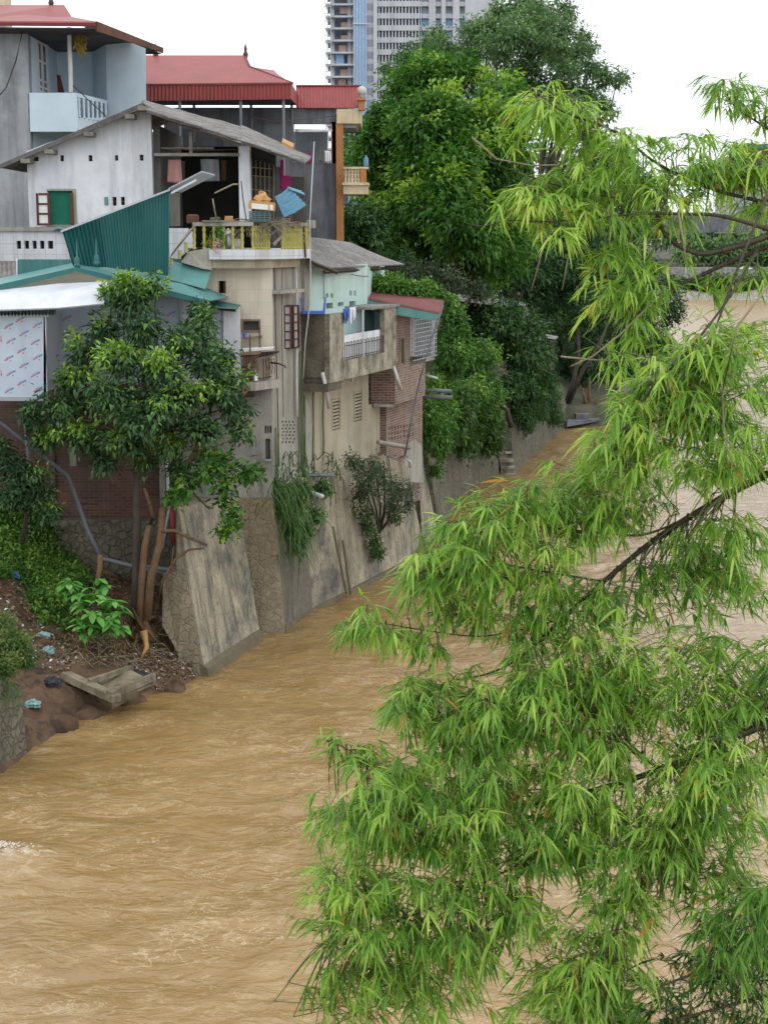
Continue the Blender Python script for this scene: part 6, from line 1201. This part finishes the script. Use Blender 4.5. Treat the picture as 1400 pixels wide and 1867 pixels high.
db = thing('dried_bunch', 'bunch of dried yellow plants hanging from the blue house eaves', 'dried plants', tuple(at(147, 52, 49)))
crown('stalks', 'straw_leaf', [(x, y, 49, r_, 1.3) for x, y, r_ in ((147, 58, 4), (146, 66, 5), (150, 72, 5), (147, 80, 4), (148, 87, 3))], db, 1., .12, .1, 6, 76, .2, .5, .3, droop=.9, shell=(.1, 1.1))
MB().lathe(at(257, 1158, 34.3), [(.34, 0), (.26, .12), (.17, .35), (.12, .55)], 10).build('root_flare', M['bark'], T1, smooth=True, jit=.02)
for xx, yy in ((228, 1165), (285, 1168), (244, 1185), (275, 1182)): tw([at(256, 1140, 34.1), at((256+xx)/2, (1140+yy)/2-4, 34), at(xx, yy, 33.9)], .06, .02, 'root')
# ---- debris and rubbish on the bank
def on_bank(x, y):
    Y_ = 25.
    while Y_ < 38 and at(x, y, Y_).z > gh(at(x, y, Y_).x, Y_)+.02: Y_ += .05
    return at(x, y, Y_)
def debris(name, poly, n, s0, s1, seed, t0, t1, flat=.5):
    r = random.Random(seed); xs_, ys_ = [p[0] for p in poly], [p[1] for p in poly]; c, ti = [], []
    while len(c) < n:
        x, y = r.uniform(min(xs_), max(xs_)), r.uniform(min(ys_), max(ys_)); ins = False
        for (ax, ay), (bx, by) in zip(poly, poly[1:]+poly[:1]):
            if (ay > y) != (by > y) and x < (bx-ax)*(y-ay)/(by-ay)+ax: ins = not ins
        if ins: c.append(tuple(on_bank(x, y))); ti.append(r.uniform(t0, t1))
    c = np.array(c); r2 = np.random.default_rng(seed); D = unit(r2.normal(0, 1, (n, 3))*[1, 1, flat]); Nn = unit(np.array([.2, -.5, 1])+r2.normal(0, .4, (n, 3))); Ln = r2.uniform(s0, s1, n)
    v, f = leaf_quads(c+[0, 0, .03], D, Nn, Ln, Ln*r2.uniform(.25, .8, n), .08); return npmesh(name, v, f, M['litter'], None, 'stuff', ti)
debris('leaf_litter', [(100, 975), (240, 990), (300, 1100), (300, 1180), (370, 1225), (330, 1245), (230, 1215), (120, 1190), (90, 1050)], 2600, .03, .12, 81, 0, .9)
debris('rubbish', [(0, 1010), (40, 1060), (90, 1150), (150, 1190), (110, 1250), (60, 1210), (20, 1120), (-5, 1090)], 900, .03, .12, 82, .1, 1)
debris('dead_leaves', [(230, 1170), (340, 1190), (370, 1230), (290, 1262), (220, 1250)], 1500, .03, .1, 83, .2, .96)
def bag(x, y, s, mt, label):
    r = np.random.default_rng(int(x*7+y)); q = on_bank(x, y); n = 9; v = []; s *= .8
    for j in range(n):
        for i_ in range(n):
            a, b = i_/(n-1)-.5, j/(n-1)-.5; e = max(abs(a), abs(b))*2; h = (1-e**2)*.38*s+r.normal(0, .07*s); v.append((q.x+a*s*1.3+r.normal(0, .05*s), q.y+b*s*.9+r.normal(0, .05*s), q.z+max(h, -.02)+.02-b*s*.0))
    k = len(v); v += [(a, b, c-.06) for a, b, c in v]; f = [(j*n+i_, j*n+i_+1, (j+1)*n+i_+1, (j+1)*n+i_) for j in range(n-1) for i_ in range(n-1)]; f += [tuple(k+w_ for w_ in g_[::-1]) for g_ in f]
    m = MB(); m.add(v, f); return tag(m.build('plastic_bag', M[mt]), label, 'plastic bag')
bag(22, 1050, .4, 'bag_blue', 'crumpled blue plastic bag on the bank beside the green weeds, left edge')
bag(80, 1160, .3, 'bag_teal', 'pale teal bag, upper of the two among the rubbish down the bank')
bag(88, 1190, .34, 'bag_teal', 'lower pale teal bag nearest the roots of the bank')
bag(96, 1245, .36, 'bag_black', 'black bag lying left of the fallen concrete beam')
bag(60, 1285, .3, 'bag_teal', 'small blue grey plastic scrap hanging low on the mud near the old wall')
bag(168, 1052, .22, 'bag_blue', 'small blue bag on the leaf litter below the slanting pipe')
bag(258, 1232, .3, 'bag_black', 'dark bag caught on the fallen concrete beam')
m = MB(); r = random.Random(8)
for i in range(150):
    x, y = r.uniform(115, 290), r.uniform(1155, 1215); q = on_bank(x, y)+V((0, 0, .03)); d = V((r.uniform(-.4, .5), r.uniform(-.3, .2), r.uniform(-.25, .15))); m.tube([q, q+d*.5+V((0, 0, .06)), q+d], r.uniform(.004, .012), 3)
o = m.build('dry_roots', M['twig'], None, 'stuff')
r = random.Random(14); blades('dry_grass', 'straw_leaf', [on_bank(r.uniform(105, 300), r.uniform(1140, 1205)) for _ in range(60)], 420, .1, .4, .012, None, 90, .1, drop=.9, kind='stuff', tint0=.15)
blades('bank_grass', 'grass_leaf', [on_bank(r.uniform(-5, 120), r.uniform(1000, 1200)) for _ in range(46)], 520, .1, .32, .014, None, 91, .08, drop=.8, kind='stuff', tint0=.5)
pole('branch', [on_bank(228, 1150)+V((0, 0, .2)), on_bank(262, 1176)+V((0, 0, .15)), on_bank(300, 1172)+V((0, 0, .12))], .02, 'twig', 'long bare dead branch lying on the bank under the tree roots', 'branch')
pole('stump', [at(176, 1070, 33.8), at(182, 1040, 33.8), at(184, 1012, 33.8)], .06, 'bark', 'thin broken stump standing in the leaf litter by the pipe bend', 'stump')
m = MB(); q = on_bank(60, 1330); 
for i in range(7):
    p = on_bank(70+i*12+r.uniform(-5, 5), 1330-i*9); s = r.uniform(.25, .5); m.lathe(p-V((0, 0, s*.5)), [(s*.6, 0), (s, s*.3), (s*.8, s*.55), (s*.3, s*.7)], 8)
# ---- rocks of mud at the waterline
for i, (x, y, s) in enumerate(((165, 1300, .5), (110, 1318, .42), (240, 1275, .4), (315, 1250, .35))):
    m = MB(); r = random.Random(i+60); p = on_bank(x, y); m.lathe(p-V((0, 0, .25)), [(s*.8, 0), (s, .12), (s*.75, .3), (s*.35, .4)], 10); m.v = [(a+r.uniform(-.1, .1), b+r.uniform(-.1, .1), c+r.uniform(-.07, .07)) for a, b, c in m.v]
    o = tag(m.build('mud_block', M['earth'], smooth=True), ['lump of brown mud at the waterline in the middle of the bank', 'leftmost lump of mud, nearest the old mossy wall', 'lump of mud under the fallen concrete beam', 'lump of mud nearest the river wall'][i], 'mud', 'mud lumps along the waterline')

# ================================================================ bamboo
def inpoly(poly, x, y):
    c = False
    for (ax, ay), (bx, by) in zip(poly, poly[1:]+poly[:1]):
        if (ay > y) != (by > y) and x < (bx-ax)*(y-ay)/(by-ay)+ax: c = not c
    return c
def bamboo(label, mains, regions, seed, tint=.45, loc=(4, 8, 8), dn=.78):
    """mains: surveyed branch polylines (px, py, depth, radius); regions: outlines filled with arching sprays (poly, count, depth0, depth1, tint shift)"""
    t = thing('bamboo', label, 'bamboo', loc); r = random.Random(seed); R = np.random.default_rng(seed); nodes = []
    for pts, r0, r1 in mains:
        P = [at(*p) for p in pts]; q = []
        for i in range(len(P)-1):
            for j in range(6):
                s = j/6; p0, p1, p2, p3 = P[max(i-1, 0)], P[i], P[i+1], P[min(i+2, len(P)-1)]
                q.append(.5*((2*p1)+(p2-p0)*s+(2*p0-5*p1+4*p2-p3)*s*s+(3*p1-p0-3*p2+p3)*s**3))
        q.append(P[-1]); m = MB(); m.tube(q, r0, 7, r1)
        for i in range(2, len(q)-1, 4): rr_ = (r0+(r1-r0)*i/len(q))*1.35; d = (q[i+1]-q[i]).normalized()*.006; m.tube([q[i]-d, q[i]+d], rr_, 7)
        m.build('culm', M['cane'], t, smooth=True); nodes += q
    tw = MB(); CL, OD, TT, SZ = [], [], [], []
    for poly, cnt, Y0, Y1, ts in regions:
        cnt = int(cnt*dn+.5)
        xs_, ys_ = [p[0] for p in poly], [p[1] for p in poly]; k = 0
        while k < cnt:
            x, y = r.uniform(min(xs_), max(xs_)), r.uniform(min(ys_), max(ys_))
            if not inpoly(poly, x, y): continue
            k += 1; Y_ = r.uniform(Y0, Y1); tip = at(x, y, Y_)
            nd = min(nodes, key=lambda q: (q-tip).length+r.uniform(0, .25)); v = tip-nd
            L_ = min(v.length, r.uniform(.45, .8)); v = v.normalized()
            side = V((-v.z*.3, 0, 0)); st = tip-V((v.x, v.y, v.z*.3+.12)).normalized()*L_ if v.length > 0 else nd
            mid = st.lerp(tip, .55)+V((0, 0, .10*L_)); pts = [st.lerp(mid, s) if s < 1 else mid for s in (0, .5, 1)]+[mid.lerp(tip, .5)+V((0, 0, .01)), tip]
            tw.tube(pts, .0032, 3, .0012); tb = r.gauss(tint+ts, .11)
            if (nd-tip).length < .95: tw.tube([nd, nd.lerp(st, .5)+V((0, 0, .03)), st], .0045, 3, .0032)
            nc = r.randint(5, 8)
            for c in range(nc):
                s = .25+.75*(c+r.random()*.5)/nc; s = min(s, 1); q = st.lerp(mid, s/.55) if s < .55 else mid.lerp(tip, (s-.55)/.45)
                o = V((r.uniform(-1, 1), r.uniform(-1, 1), r.uniform(-.3, .5))).normalized()*r.uniform(.02, .09)
                if s > .93: o = V((0, 0, 0))
                tw.tube([q, q+o], .0015, 3); dd = (tip-st).normalized()*(.55 if s > .9 else .25)+o*6+V((0, 0, -.25)); CL.append(q+o); OD.append(dd.normalized()); TT.append(tb+r.gauss(0, .05)); SZ.append(r.uniform(.7, 1.35))
    tw.build('twigs', M['cane_green'], t, kind=None)
    n = len(CL); k = 7; ci = np.repeat(np.arange(n), k); N_ = n*k
    keep = R.random(N_) > np.repeat(R.uniform(.05, .5, n), k); ci = ci[keep]; N_ = len(ci); j = np.tile(np.arange(k), n)[keep]
    P = np.array([tuple(c) for c in CL])[ci]; O = np.array([tuple(o) for o in OD])[ci]
    O[:, 2] *= .6; O = unit(O); sd = unit(np.cross(O, [0, 0, 1.])); ang = (j-3)/3*.8+R.normal(0, .25, N_)
    D = unit(O*np.cos(ang)[:, None]+sd*np.sin(ang)[:, None]+np.stack([0*ang, 0*ang, R.normal(-.22, .36, N_)], 1))
    Ln = R.triangular(.045, .085, .14, N_)*np.array(SZ)[ci]; W = Ln*R.uniform(.085, .12, N_)+.001; dr = R.uniform(.1, .75, N_)
    S_ = unit(np.cross(D, np.array([0, 0, 1.]))+R.normal(0, .28, (N_, 3))); S_ = unit(S_-D*(S_*D).sum(1)[:, None]); U = np.cross(S_, D); vs = []
    P = P+O*.012*j[:, None]*.5
    for s, ww in ((0, .12), (.14, .8), (.38, 1.), (.7, .66), (1, .02)):
        c = P+D*(Ln*s)[:, None]+np.array([0, 0, -1.])*(dr*Ln*s*s*.8)[:, None]
        vs += [c-S_*(W*ww*.5)[:, None]+U*(W*ww*.16)[:, None], c, c+S_*(W*ww*.5)[:, None]+U*(W*ww*.16)[:, None]]
    v = np.stack(vs, 1).reshape(-1, 3); b = np.arange(N_)[:, None]*15; fs = np.concatenate([b+np.array([[jj*3+q, jj*3+q+1, jj*3+q+4, jj*3+q+3]]) for jj in range(4) for q in (0, 1)])
    ti = np.clip(np.array(TT)[ci]+R.normal(0, .14, N_), 0, .93); ti = np.where(R.random(N_) < .012, 1., ti)
    npmesh('leaves', v, fs, M['bamboo_leaf'], t, None, np.tile(ti, 8), smooth=True)
    return t, N_
tot = 0
_, n = bamboo('bamboo tip against the white sky at the upper right edge', [([(1440, 262, 9), (1385, 226, 9), (1340, 195, 9), (1318, 160, 9)], .008, .003)],
    [([(1292, 150), (1320, 130), (1340, 150), (1400, 160), (1440, 180), (1440, 230), (1370, 225), (1330, 215), (1300, 190)], 26, 8.7, 9.3, .12)], 101, .5); tot += n
_, n = bamboo('bright yellow green bamboo spray spreading over the dark trees in the upper right', [
    ([(1450, 415, 8), (1400, 430, 8), (1340, 450, 8), (1270, 462, 8), (1215, 430, 8), (1195, 380, 8.1), (1200, 330, 8.1)], .02, .006),
    ([(1420, 425, 8), (1320, 395, 8), (1250, 390, 8), (1160, 390, 7.9), (1060, 400, 7.9), (960, 405, 7.8)], .011, .003),
    ([(1420, 440, 8), (1330, 478, 8.1), (1260, 510, 8.1), (1190, 545, 8), (1120, 575, 8)], .015, .004),
    ([(1400, 370, 8.2), (1300, 345, 8.2), (1200, 300, 8.1), (1120, 240, 8.1), (1030, 205, 8), (985, 175, 8)], .011, .003),
    ([(1380, 455, 8), (1330, 540, 7.8), (1270, 620, 7.6), (1180, 720, 7.5), (1125, 800, 7.5)], .008, .004),
    ([(1400, 350, 7.8), (1340, 500, 7.6), (1290, 640, 7.5), (1240, 800, 7.4)], .008, .004),
    ([(1120, 360, 8), (1040, 345, 8), (960, 320, 8.1), (880, 290, 8.1)], .004, .002), ([(1010, 405, 7.9), (930, 402, 7.9), (880, 412, 7.9), (845, 405, 7.9)], .004, .002)],
    [([(945, 165), (985, 150), (1040, 180), (1120, 215), (1170, 270), (1150, 300), (1080, 260), (1000, 250), (960, 235), (935, 215)], 34, 7.8, 8.4, .16),
     ([(1000, 300), (1080, 275), (1150, 290), (1200, 280), (1270, 300), (1280, 380), (1200, 420), (1100, 400), (1000, 360)], 62, 7.7, 8.5, .1),
     ([(890, 380), (960, 330), (1040, 330), (1080, 380), (1080, 430), (1010, 440), (960, 400), (900, 400)], 30, 7.6, 8.2, .2),
     ([(1240, 270), (1270, 240), (1330, 235), (1420, 240), (1430, 330), (1350, 350), (1280, 340), (1230, 320)], 46, 8, 8.6, .1),
     ([(1340, 370), (1430, 360), (1430, 420), (1380, 430), (1340, 400)], 8, 8, 8.6, .1),
     ([(1020, 540), (1060, 500), (1130, 480), (1180, 530), (1180, 590), (1120, 610), (1060, 610)], 20, 7.7, 8.2, .15),
     ([(1080, 460), (1170, 440), (1230, 440), (1250, 520), (1200, 560), (1130, 500)], 14, 7.7, 8.2, .1),
     ([(1080, 700), (1150, 640), (1200, 640), (1250, 600), (1250, 680), (1180, 720), (1100, 720)], 14, 7.5, 8, .15),
     ([(1290, 500), (1420, 480), (1420, 560), (1300, 560)], 6, 7.8, 8.3, 0)], 102, .58, dn=.86); tot += n
_, n = bamboo('large mid green bamboo branch reaching left across the river from the right edge', [
    ([(1460, 840, 8), (1390, 868, 8), (1290, 922, 8), (1190, 986, 8), (1100, 1060, 8), (1035, 1118, 8), (965, 1185, 8), (900, 1225, 8), (830, 1240, 8)], .024, .003),
    ([(1250, 945, 8), (1170, 975, 7.9), (1080, 970, 7.9), (960, 960, 7.8), (850, 975, 7.8)], .007, .003), ([(1100, 1060, 8), (980, 1040, 7.9), (860, 1020, 7.9), (760, 1020, 7.9)], .006, .003),
    ([(1020, 1130, 8), (940, 1150, 8), (870, 1160, 8), (780, 1150, 8), (690, 1135, 8), (640, 1130, 8)], .005, .002), ([(1330, 900, 7.7), (1300, 820, 7.6), (1240, 760, 7.6), (1130, 790, 7.6)], .008, .004)],
    [([(1070, 800), (1130, 720), (1200, 690), (1270, 620), (1330, 560), (1430, 560), (1430, 830), (1300, 880), (1180, 870), (1090, 850)], 120, 7.2, 8.2, .1),
     ([(800, 930), (870, 880), (960, 870), (1040, 820), (1120, 820), (1200, 880), (1160, 960), (1080, 1020), (960, 1080), (860, 1060), (780, 1040), (740, 1010)], 118, 7.5, 8.3, .06),
     ([(625, 1140), (660, 1100), (720, 1100), (760, 1130), (800, 1180), (780, 1210), (720, 1160), (640, 1160)], 16, 7.8, 8.2, .04),
     ([(900, 1130), (1000, 1080), (1090, 1060), (1120, 1130), (1040, 1190), (960, 1220), (880, 1200)], 26, 7.6, 8.3, 0),
     ([(760, 1020), (850, 1040), (950, 1090), (900, 1130), (820, 1110), (740, 1050)], 24, 7.8, 8.3, 0),
     ([(1240, 980), (1430, 950), (1430, 1120), (1300, 1150), (1160, 1130), (1080, 1120), (1180, 1040)], 56, 7.6, 8.6, -.02)], 103, .6, dn=1.25); tot += n
_, n = bamboo('lower bamboo branch filling the bottom right with drooping leaves over the water', [
    ([(1460, 1300, 7.6), (1390, 1322, 7.6), (1290, 1365, 7.6), (1210, 1400, 7.6), (1120, 1430, 7.6), (1000, 1460, 7.6), (880, 1480, 7.6), (760, 1490, 7.6)], .026, .005),
    ([(1200, 1400, 7.6), (1080, 1330, 7.6), (960, 1300, 7.6), (840, 1290, 7.6), (740, 1290, 7.6)], .008, .003), ([(1120, 1430, 7.6), (1000, 1540, 7.5), (860, 1620, 7.4), (720, 1680, 7.4), (600, 1700, 7.4)], .008, .003),
    ([(1290, 1370, 7.5), (1230, 1500, 7.4), (1150, 1640, 7.3), (1080, 1780, 7.2)], .008, .003), ([(760, 1480, 7.6), (700, 1420, 7.6), (640, 1370, 7.6), (600, 1350, 7.6)], .004, .002)],
    [([(720, 1240), (800, 1200), (900, 1230), (1010, 1220), (1100, 1290), (1160, 1380), (1100, 1440), (980, 1430), (860, 1400), (760, 1360), (700, 1310)], 110, 7.2, 8, 0),
     ([(940, 1180), (1080, 1130), (1220, 1120), (1260, 1220), (1180, 1320), (1060, 1300), (980, 1240)], 46, 7.3, 8.1, .04), ([(1040, 1480), (1180, 1440), (1240, 1560), (1160, 1660), (1060, 1660)], 30, 7.2, 7.9, .04),
     ([(585, 1350), (620, 1335), (700, 1370), (760, 1400), (720, 1430), (650, 1390)], 11, 7.4, 7.8, 0),
     ([(1100, 1180), (1200, 1130), (1430, 1150), (1430, 1290), (1300, 1330), (1180, 1350), (1120, 1260)], 74, 7.3, 8.4, 0),
     ([(700, 1400), (860, 1400), (1000, 1430), (1100, 1470), (1120, 1560), (1000, 1600), (860, 1560), (720, 1560), (620, 1560), (600, 1500), (650, 1440)], 130, 7, 7.9, -.02),
     ([(600, 1500), (700, 1560), (860, 1580), (1000, 1640), (1060, 1740), (1060, 1880), (640, 1880), (600, 1790), (560, 1720), (540, 1640)], 165, 6.9, 7.8, .02),
     ([(1120, 1420), (1280, 1360), (1430, 1340), (1430, 1640), (1260, 1600), (1150, 1560)], 88, 7.1, 8, .02),
     ([(1040, 1680), (1130, 1620), (1190, 1620), (1220, 1700), (1150, 1880), (1040, 1880)], 40, 7, 7.8, .05)], 104, .62, dn=1.35); tot += n
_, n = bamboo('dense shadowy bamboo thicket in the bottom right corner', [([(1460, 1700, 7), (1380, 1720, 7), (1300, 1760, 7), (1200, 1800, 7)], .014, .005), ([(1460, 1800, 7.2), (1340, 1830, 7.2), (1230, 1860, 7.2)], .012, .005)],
    [([(1180, 1750), (1240, 1660), (1330, 1600), (1440, 1600), (1440, 1900), (1080, 1900), (1120, 1810)], 120, 7.1, 8.6, -.22), ([(1220, 1660), (1440, 1600), (1440, 1850), (1280, 1750)], 34, 6.7, 7.1, .08)], 105, .3); tot += n  # lowered leaf tint paints the thicket's shade into the leaves
print('bamboo leaves', tot)
# bare twigs hanging in front of the trees
for pts, lb in (([(1238, 300, 8), (1218, 330, 8), (1215, 380, 8), (1235, 430, 8), (1255, 480, 8)], 'pale bare twig curving down through the upper bamboo'), ([(1236, 388, 7.6), (1245, 440, 7.6), (1252, 490, 7.6)], 'short pale dead twig beside the longer one in the upper bamboo'),
                ([(1400, 520, 7), (1340, 600, 7), (1315, 720, 7), (1320, 800, 7), (1338, 860, 7)], 'long pale bare twig hanging down the right side in front of the river'),
                ([(860, 250, 9), (905, 290, 9), (970, 302, 9), (1050, 300, 9), (1110, 280, 9)], 'curved bare twig in front of the large tree crown'), ([(1200, 540, 7.8), (1130, 610, 7.8), (1080, 650, 7.8), (1040, 668, 7.8)], 'bare forked twig in front of the leaning trunks'),
                ([(1022, 650, 7.9), (1080, 656, 7.9), (1180, 660, 7.9)], 'straight bare twig level above the muddy point'), ([(1000, 410, 8.3), (985, 470, 8.3), (968, 530, 8.3)], 'thin twig hanging before the roofs of the hut'), ([(1040, 440, 8.3), (1030, 500, 8.3), (1024, 530, 8.3)], 'short thin twig hanging left of the bamboo spray')):
    pole('twig', [at(*p) for p in pts], .006, 'twig', lb, 'twig', r2=.003, n=5)

# ================================================================ unfinished tower block, far away
TW = thing('tower', 'unfinished concrete tower block with open floors, scaffolding and blue glass, far behind', 'tower', (0, 440, 5))
YT = 440.0; kt = K(YT)
def tx(x): return kt.p(x, 100).x
def tz(y): return kt.p(700, y).z
sp = 21.9; ys_f = [8+sp*i for i in range(-4, 16)]; zb_ = 5.0; ztop = tz(-75)
m = MB()
for y in ys_f: z = tz(y); m.box((tx(595), YT-2, z-.5), (tx(646), YT+14, z)); 
m.build('floor_slab', M['tower_concrete'], TW)
m = MB()
for x in (606, 637, 645): m.box((tx(x)-.5, YT+.3, zb_), (tx(x)+.5, YT+1.3, ztop))
m.build('column', M['tower_concrete'], TW)
m = MB(); m.box((tx(608), YT+8, zb_), (tx(646), YT+9, ztop)); m.build('inner_wall', M['tower_dark'], TW)
m = MB()
for x in (594.5, 599, 604): m.tube([(tx(x), YT-4, zb_), (tx(x), YT-4, ztop)], .11, 4)
for i in range(70): z = zb_+i*1.9; m.tube([(tx(592.5), YT-4, z), (tx(606), YT-4, z)], .08, 4)
m.build('scaffold', M['tower_white'], TW)
for i, (x0, x1, y) in enumerate(((620, 634, 8), (622, 636, 36), (612, 626, 98), (622, 636, 60), (618, 632, 78), (620, 633, 122), (616, 630, 140))): M.setdefault('netting', None) or mk('netting', (.55, .36, .3), (.45, .32, .28), bump=0); MB().box((tx(x0), YT+.5, tz(y+sp*.75)), (tx(x1), YT+1, tz(y)-.6)).build('floor_netting', M['netting'], TW)
m = MB(); m.box((tx(612), YT+.2, tz(116)), (tx(627), YT+.4, tz(96))); m.build('blue_tarp', M['tower_glass'], TW)
m = MB(); m.box((tx(646), YT-2.5, zb_), (tx(668), YT+10, ztop)); m.build('glass_strip', M['tower_glass'], TW)
m = MB()
for x in (646, 651.5, 657, 662.5, 668): m.box((tx(x)-.12, YT-2.7, zb_), (tx(x)+.12, YT-2.51, ztop))
m.box((tx(644), YT-3, tz(47)), (tx(672), YT-2.7, tz(45))); m.build('mullion', M['tower_white'], TW)
m = MB(); m.box((tx(668), YT-2, zb_), (tx(681), YT+10, ztop)); m.build('panel_strip', M['tower_white'], TW)
m = MB()
for y in ys_f: m.box((tx(669.5), YT-2.15, tz(y+12)), (tx(680), YT-2.01, tz(y)))
m.build('strip_window', M['tower_dark'], TW)
m = MB(); m.box((tx(681), YT-3.5, zb_), (tx(688), YT+20, ztop)); m.build('core_wall', M['tower_concrete'], TW)
m = MB(); m.box((tx(688), YT+2, zb_), (tx(766), YT+20, ztop)); m.build('bay_back', M['tower_dark'], TW)
m = MB()
for y in ys_f: m.box((tx(688), YT-2.6, tz(y)-.9), (tx(766), YT+1.9, tz(y)+.5))
m.build('bay_slab', M['tower_concrete'], TW)
m = MB()
for i, x in enumerate(range(690, 768, 6)): 
    if 726 < x < 732: m.box((tx(720), YT-2.9, zb_), (tx(723), YT-2.62, ztop))
    m.box((tx(x), YT-2.3, zb_), (tx(x)+.35, YT-1.9, ztop))
m.build('bay_mullion', M['tower_white'], TW)
m = MB(); us_ = [(767, 781), (793, 803), (811, 824), (836, 846)]; ed = [766]+[q for p in us_ for q in p]+[905]
for a_, b_ in zip(ed[::2], ed[1::2]): m.box((tx(a_), YT-2.8, zb_), (tx(b_), YT+20, ztop))
for y in ys_f: m.box((tx(766), YT-2.2, tz(y)-.8), (tx(850), YT+10, tz(y)+.4))
m.build('pier_wall', M['tower_concrete'], TW)
m = MB(); 
for a_, b_ in us_: m.box((tx(a_)-.2, YT-1.0, zb_), (tx(b_)+.2, YT-.5, tz(25)))
m.build('pier_glass', M['tower_glass'], TW)
m = MB()
for a_, b_ in us_: m.box((tx(a_)-.2, YT-1.0, tz(25)), (tx(b_)+.2, YT-.5, ztop))
m.build('pier_opening', M['tower_dark'], TW)
# ================================================================ far bank on the right
t = thing('warehouse', 'pale far building with red roof and blue windows glimpsed through the bamboo at the right', 'building', (62, 290, 5))
kf = K(290.0)
def fb(x0, y0, x1, y1, mt, nm, Y_=290., d=12.): m = MB(); k_ = K(Y_); a_, b_, c_, e_ = k_.rect(x0, y0, x1, y1); m.box((a_, Y_, c_), (b_, Y_+d, e_)); return m.build(nm, M[mt], t)
fb(1328, 285, 1440, 425, 'tower_concrete', 'wall', 298); fb(1355, 262, 1440, 270, 'blue_metal', 'roof_edge', 296); fb(1372, 270, 1440, 290, 'red_metal', 'roof', 297)
fb(1332, 292, 1352, 316, 'tower_glass', 'window', 297.9, .1)
m = MB(); m.prism([kf.p(1296, 346), kf.p(1310, 326), kf.p(1376, 326), kf.p(1376, 350)], (0, 4, 1)); m.build('lean_to_roof', M['red_metal'], t)
m = MB(); 
for x in range(1334, 1372, 6): m.pbox(K(297.8), x, 318, x+4, 322.5, 0, -.1)
m.build('small_window', M['tower_glass'], t)
t = thing('embankment', 'grey concrete embankment wall on the far bank beneath the red roofed building', 'wall', (60, 285, 5))
fb(1200, 392, 1460, 424, 'dark_cement', 'wall_face', 284, 6)
m = MB()
for x in range(1255, 1420, 9): m.pbox(K(284), x, 352, x+.8, 392, 0, -.2)
for y in (352, 362, 374, 386): m.pbox(K(284), 1255, y, 1420, y+.8, .2, .05)
m.build('fence_rail', M['tower_white'], t)
t = thing('river_wall', 'long stained wall above the pebble shore on the far bank', 'wall', (60, 262, 4))
fb(1180, 488, 1460, 520, 'dirty_wall', 'wall_face', 259, 3)
t = thing('awning', 'small white umbrella above the far wall', 'umbrella', tuple(at(1360, 490, 256)))
m = MB(); q = at(1360, 490, 256); m.lathe(q, [(1.2, 0), (.7, .35), (.05, .6)], 8); m.build('canopy', M['tower_white'], t); m = MB(); m.tube([q-V((0, 0, 2)), q], .05, 4); m.build('post', M['dark_iron'], t)
for i, (x, y, rp, Y_, lb) in enumerate(((1262, 450, 32, 272, 'leftmost low tree on the far bank between embankment and stained wall'), (1310, 448, 30, 270, 'second low tree from the left on the far bank'), (1360, 446, 32, 272, 'third low tree from the left on the far bank'), (1408, 450, 34, 270, 'rightmost low tree on the far bank at the picture edge'))):
    tree(lb, 'tree', 'far_leaf', [(x, y, Y_, rp, .7), (x-18, y+10, Y_, rp*.7, .7), (x+18, y+8, Y_-2, rp*.7, .7), (x, y+20, Y_-3, rp*.8, .6)], at(x, 490, Y_), .5, .75, 1.4, 200+i, k=7, base=.5, group='low trees on the far bank')
vine('low weeds at the foot of the far stained wall', [(1200, 512), (1300, 510), (1440, 508), (1440, 522), (1300, 526), (1200, 528)], 252, 257, 30, 6, 9, 210, 'grass_leaf', .6, .4, 'weeds', 'bushes', sq=.5)
r = random.Random(5); b = [(x, 418+r.uniform(-8, 8), r.uniform(318, 350), r.uniform(16, 26), .7) for x in range(560, 1500, 17)]
crown('far_woods', 'far_leaf', b, None, .8, 1.5, 2.6, 7, 222, .1, .4, kind='stuff')
# ================================================================ haze
hz = bpy.data.materials.new('haze'); hz.use_nodes = True; n_ = hz.node_tree.nodes; n_.clear()
vo = n_.new('ShaderNodeVolumePrincipled'); vo.inputs['Density'].default_value = .0013; vo.inputs['Color'].default_value = (.93, .95, .98, 1); vo.inputs['Anisotropy'].default_value = .0
oo = n_.new('ShaderNodeOutputMaterial'); hz.node_tree.links.new(vo.outputs[0], oo.inputs['Volume'])
MB().box((-775, -46, -3), (775, 795, 112)).build('haze', hz, None, 'stuff')
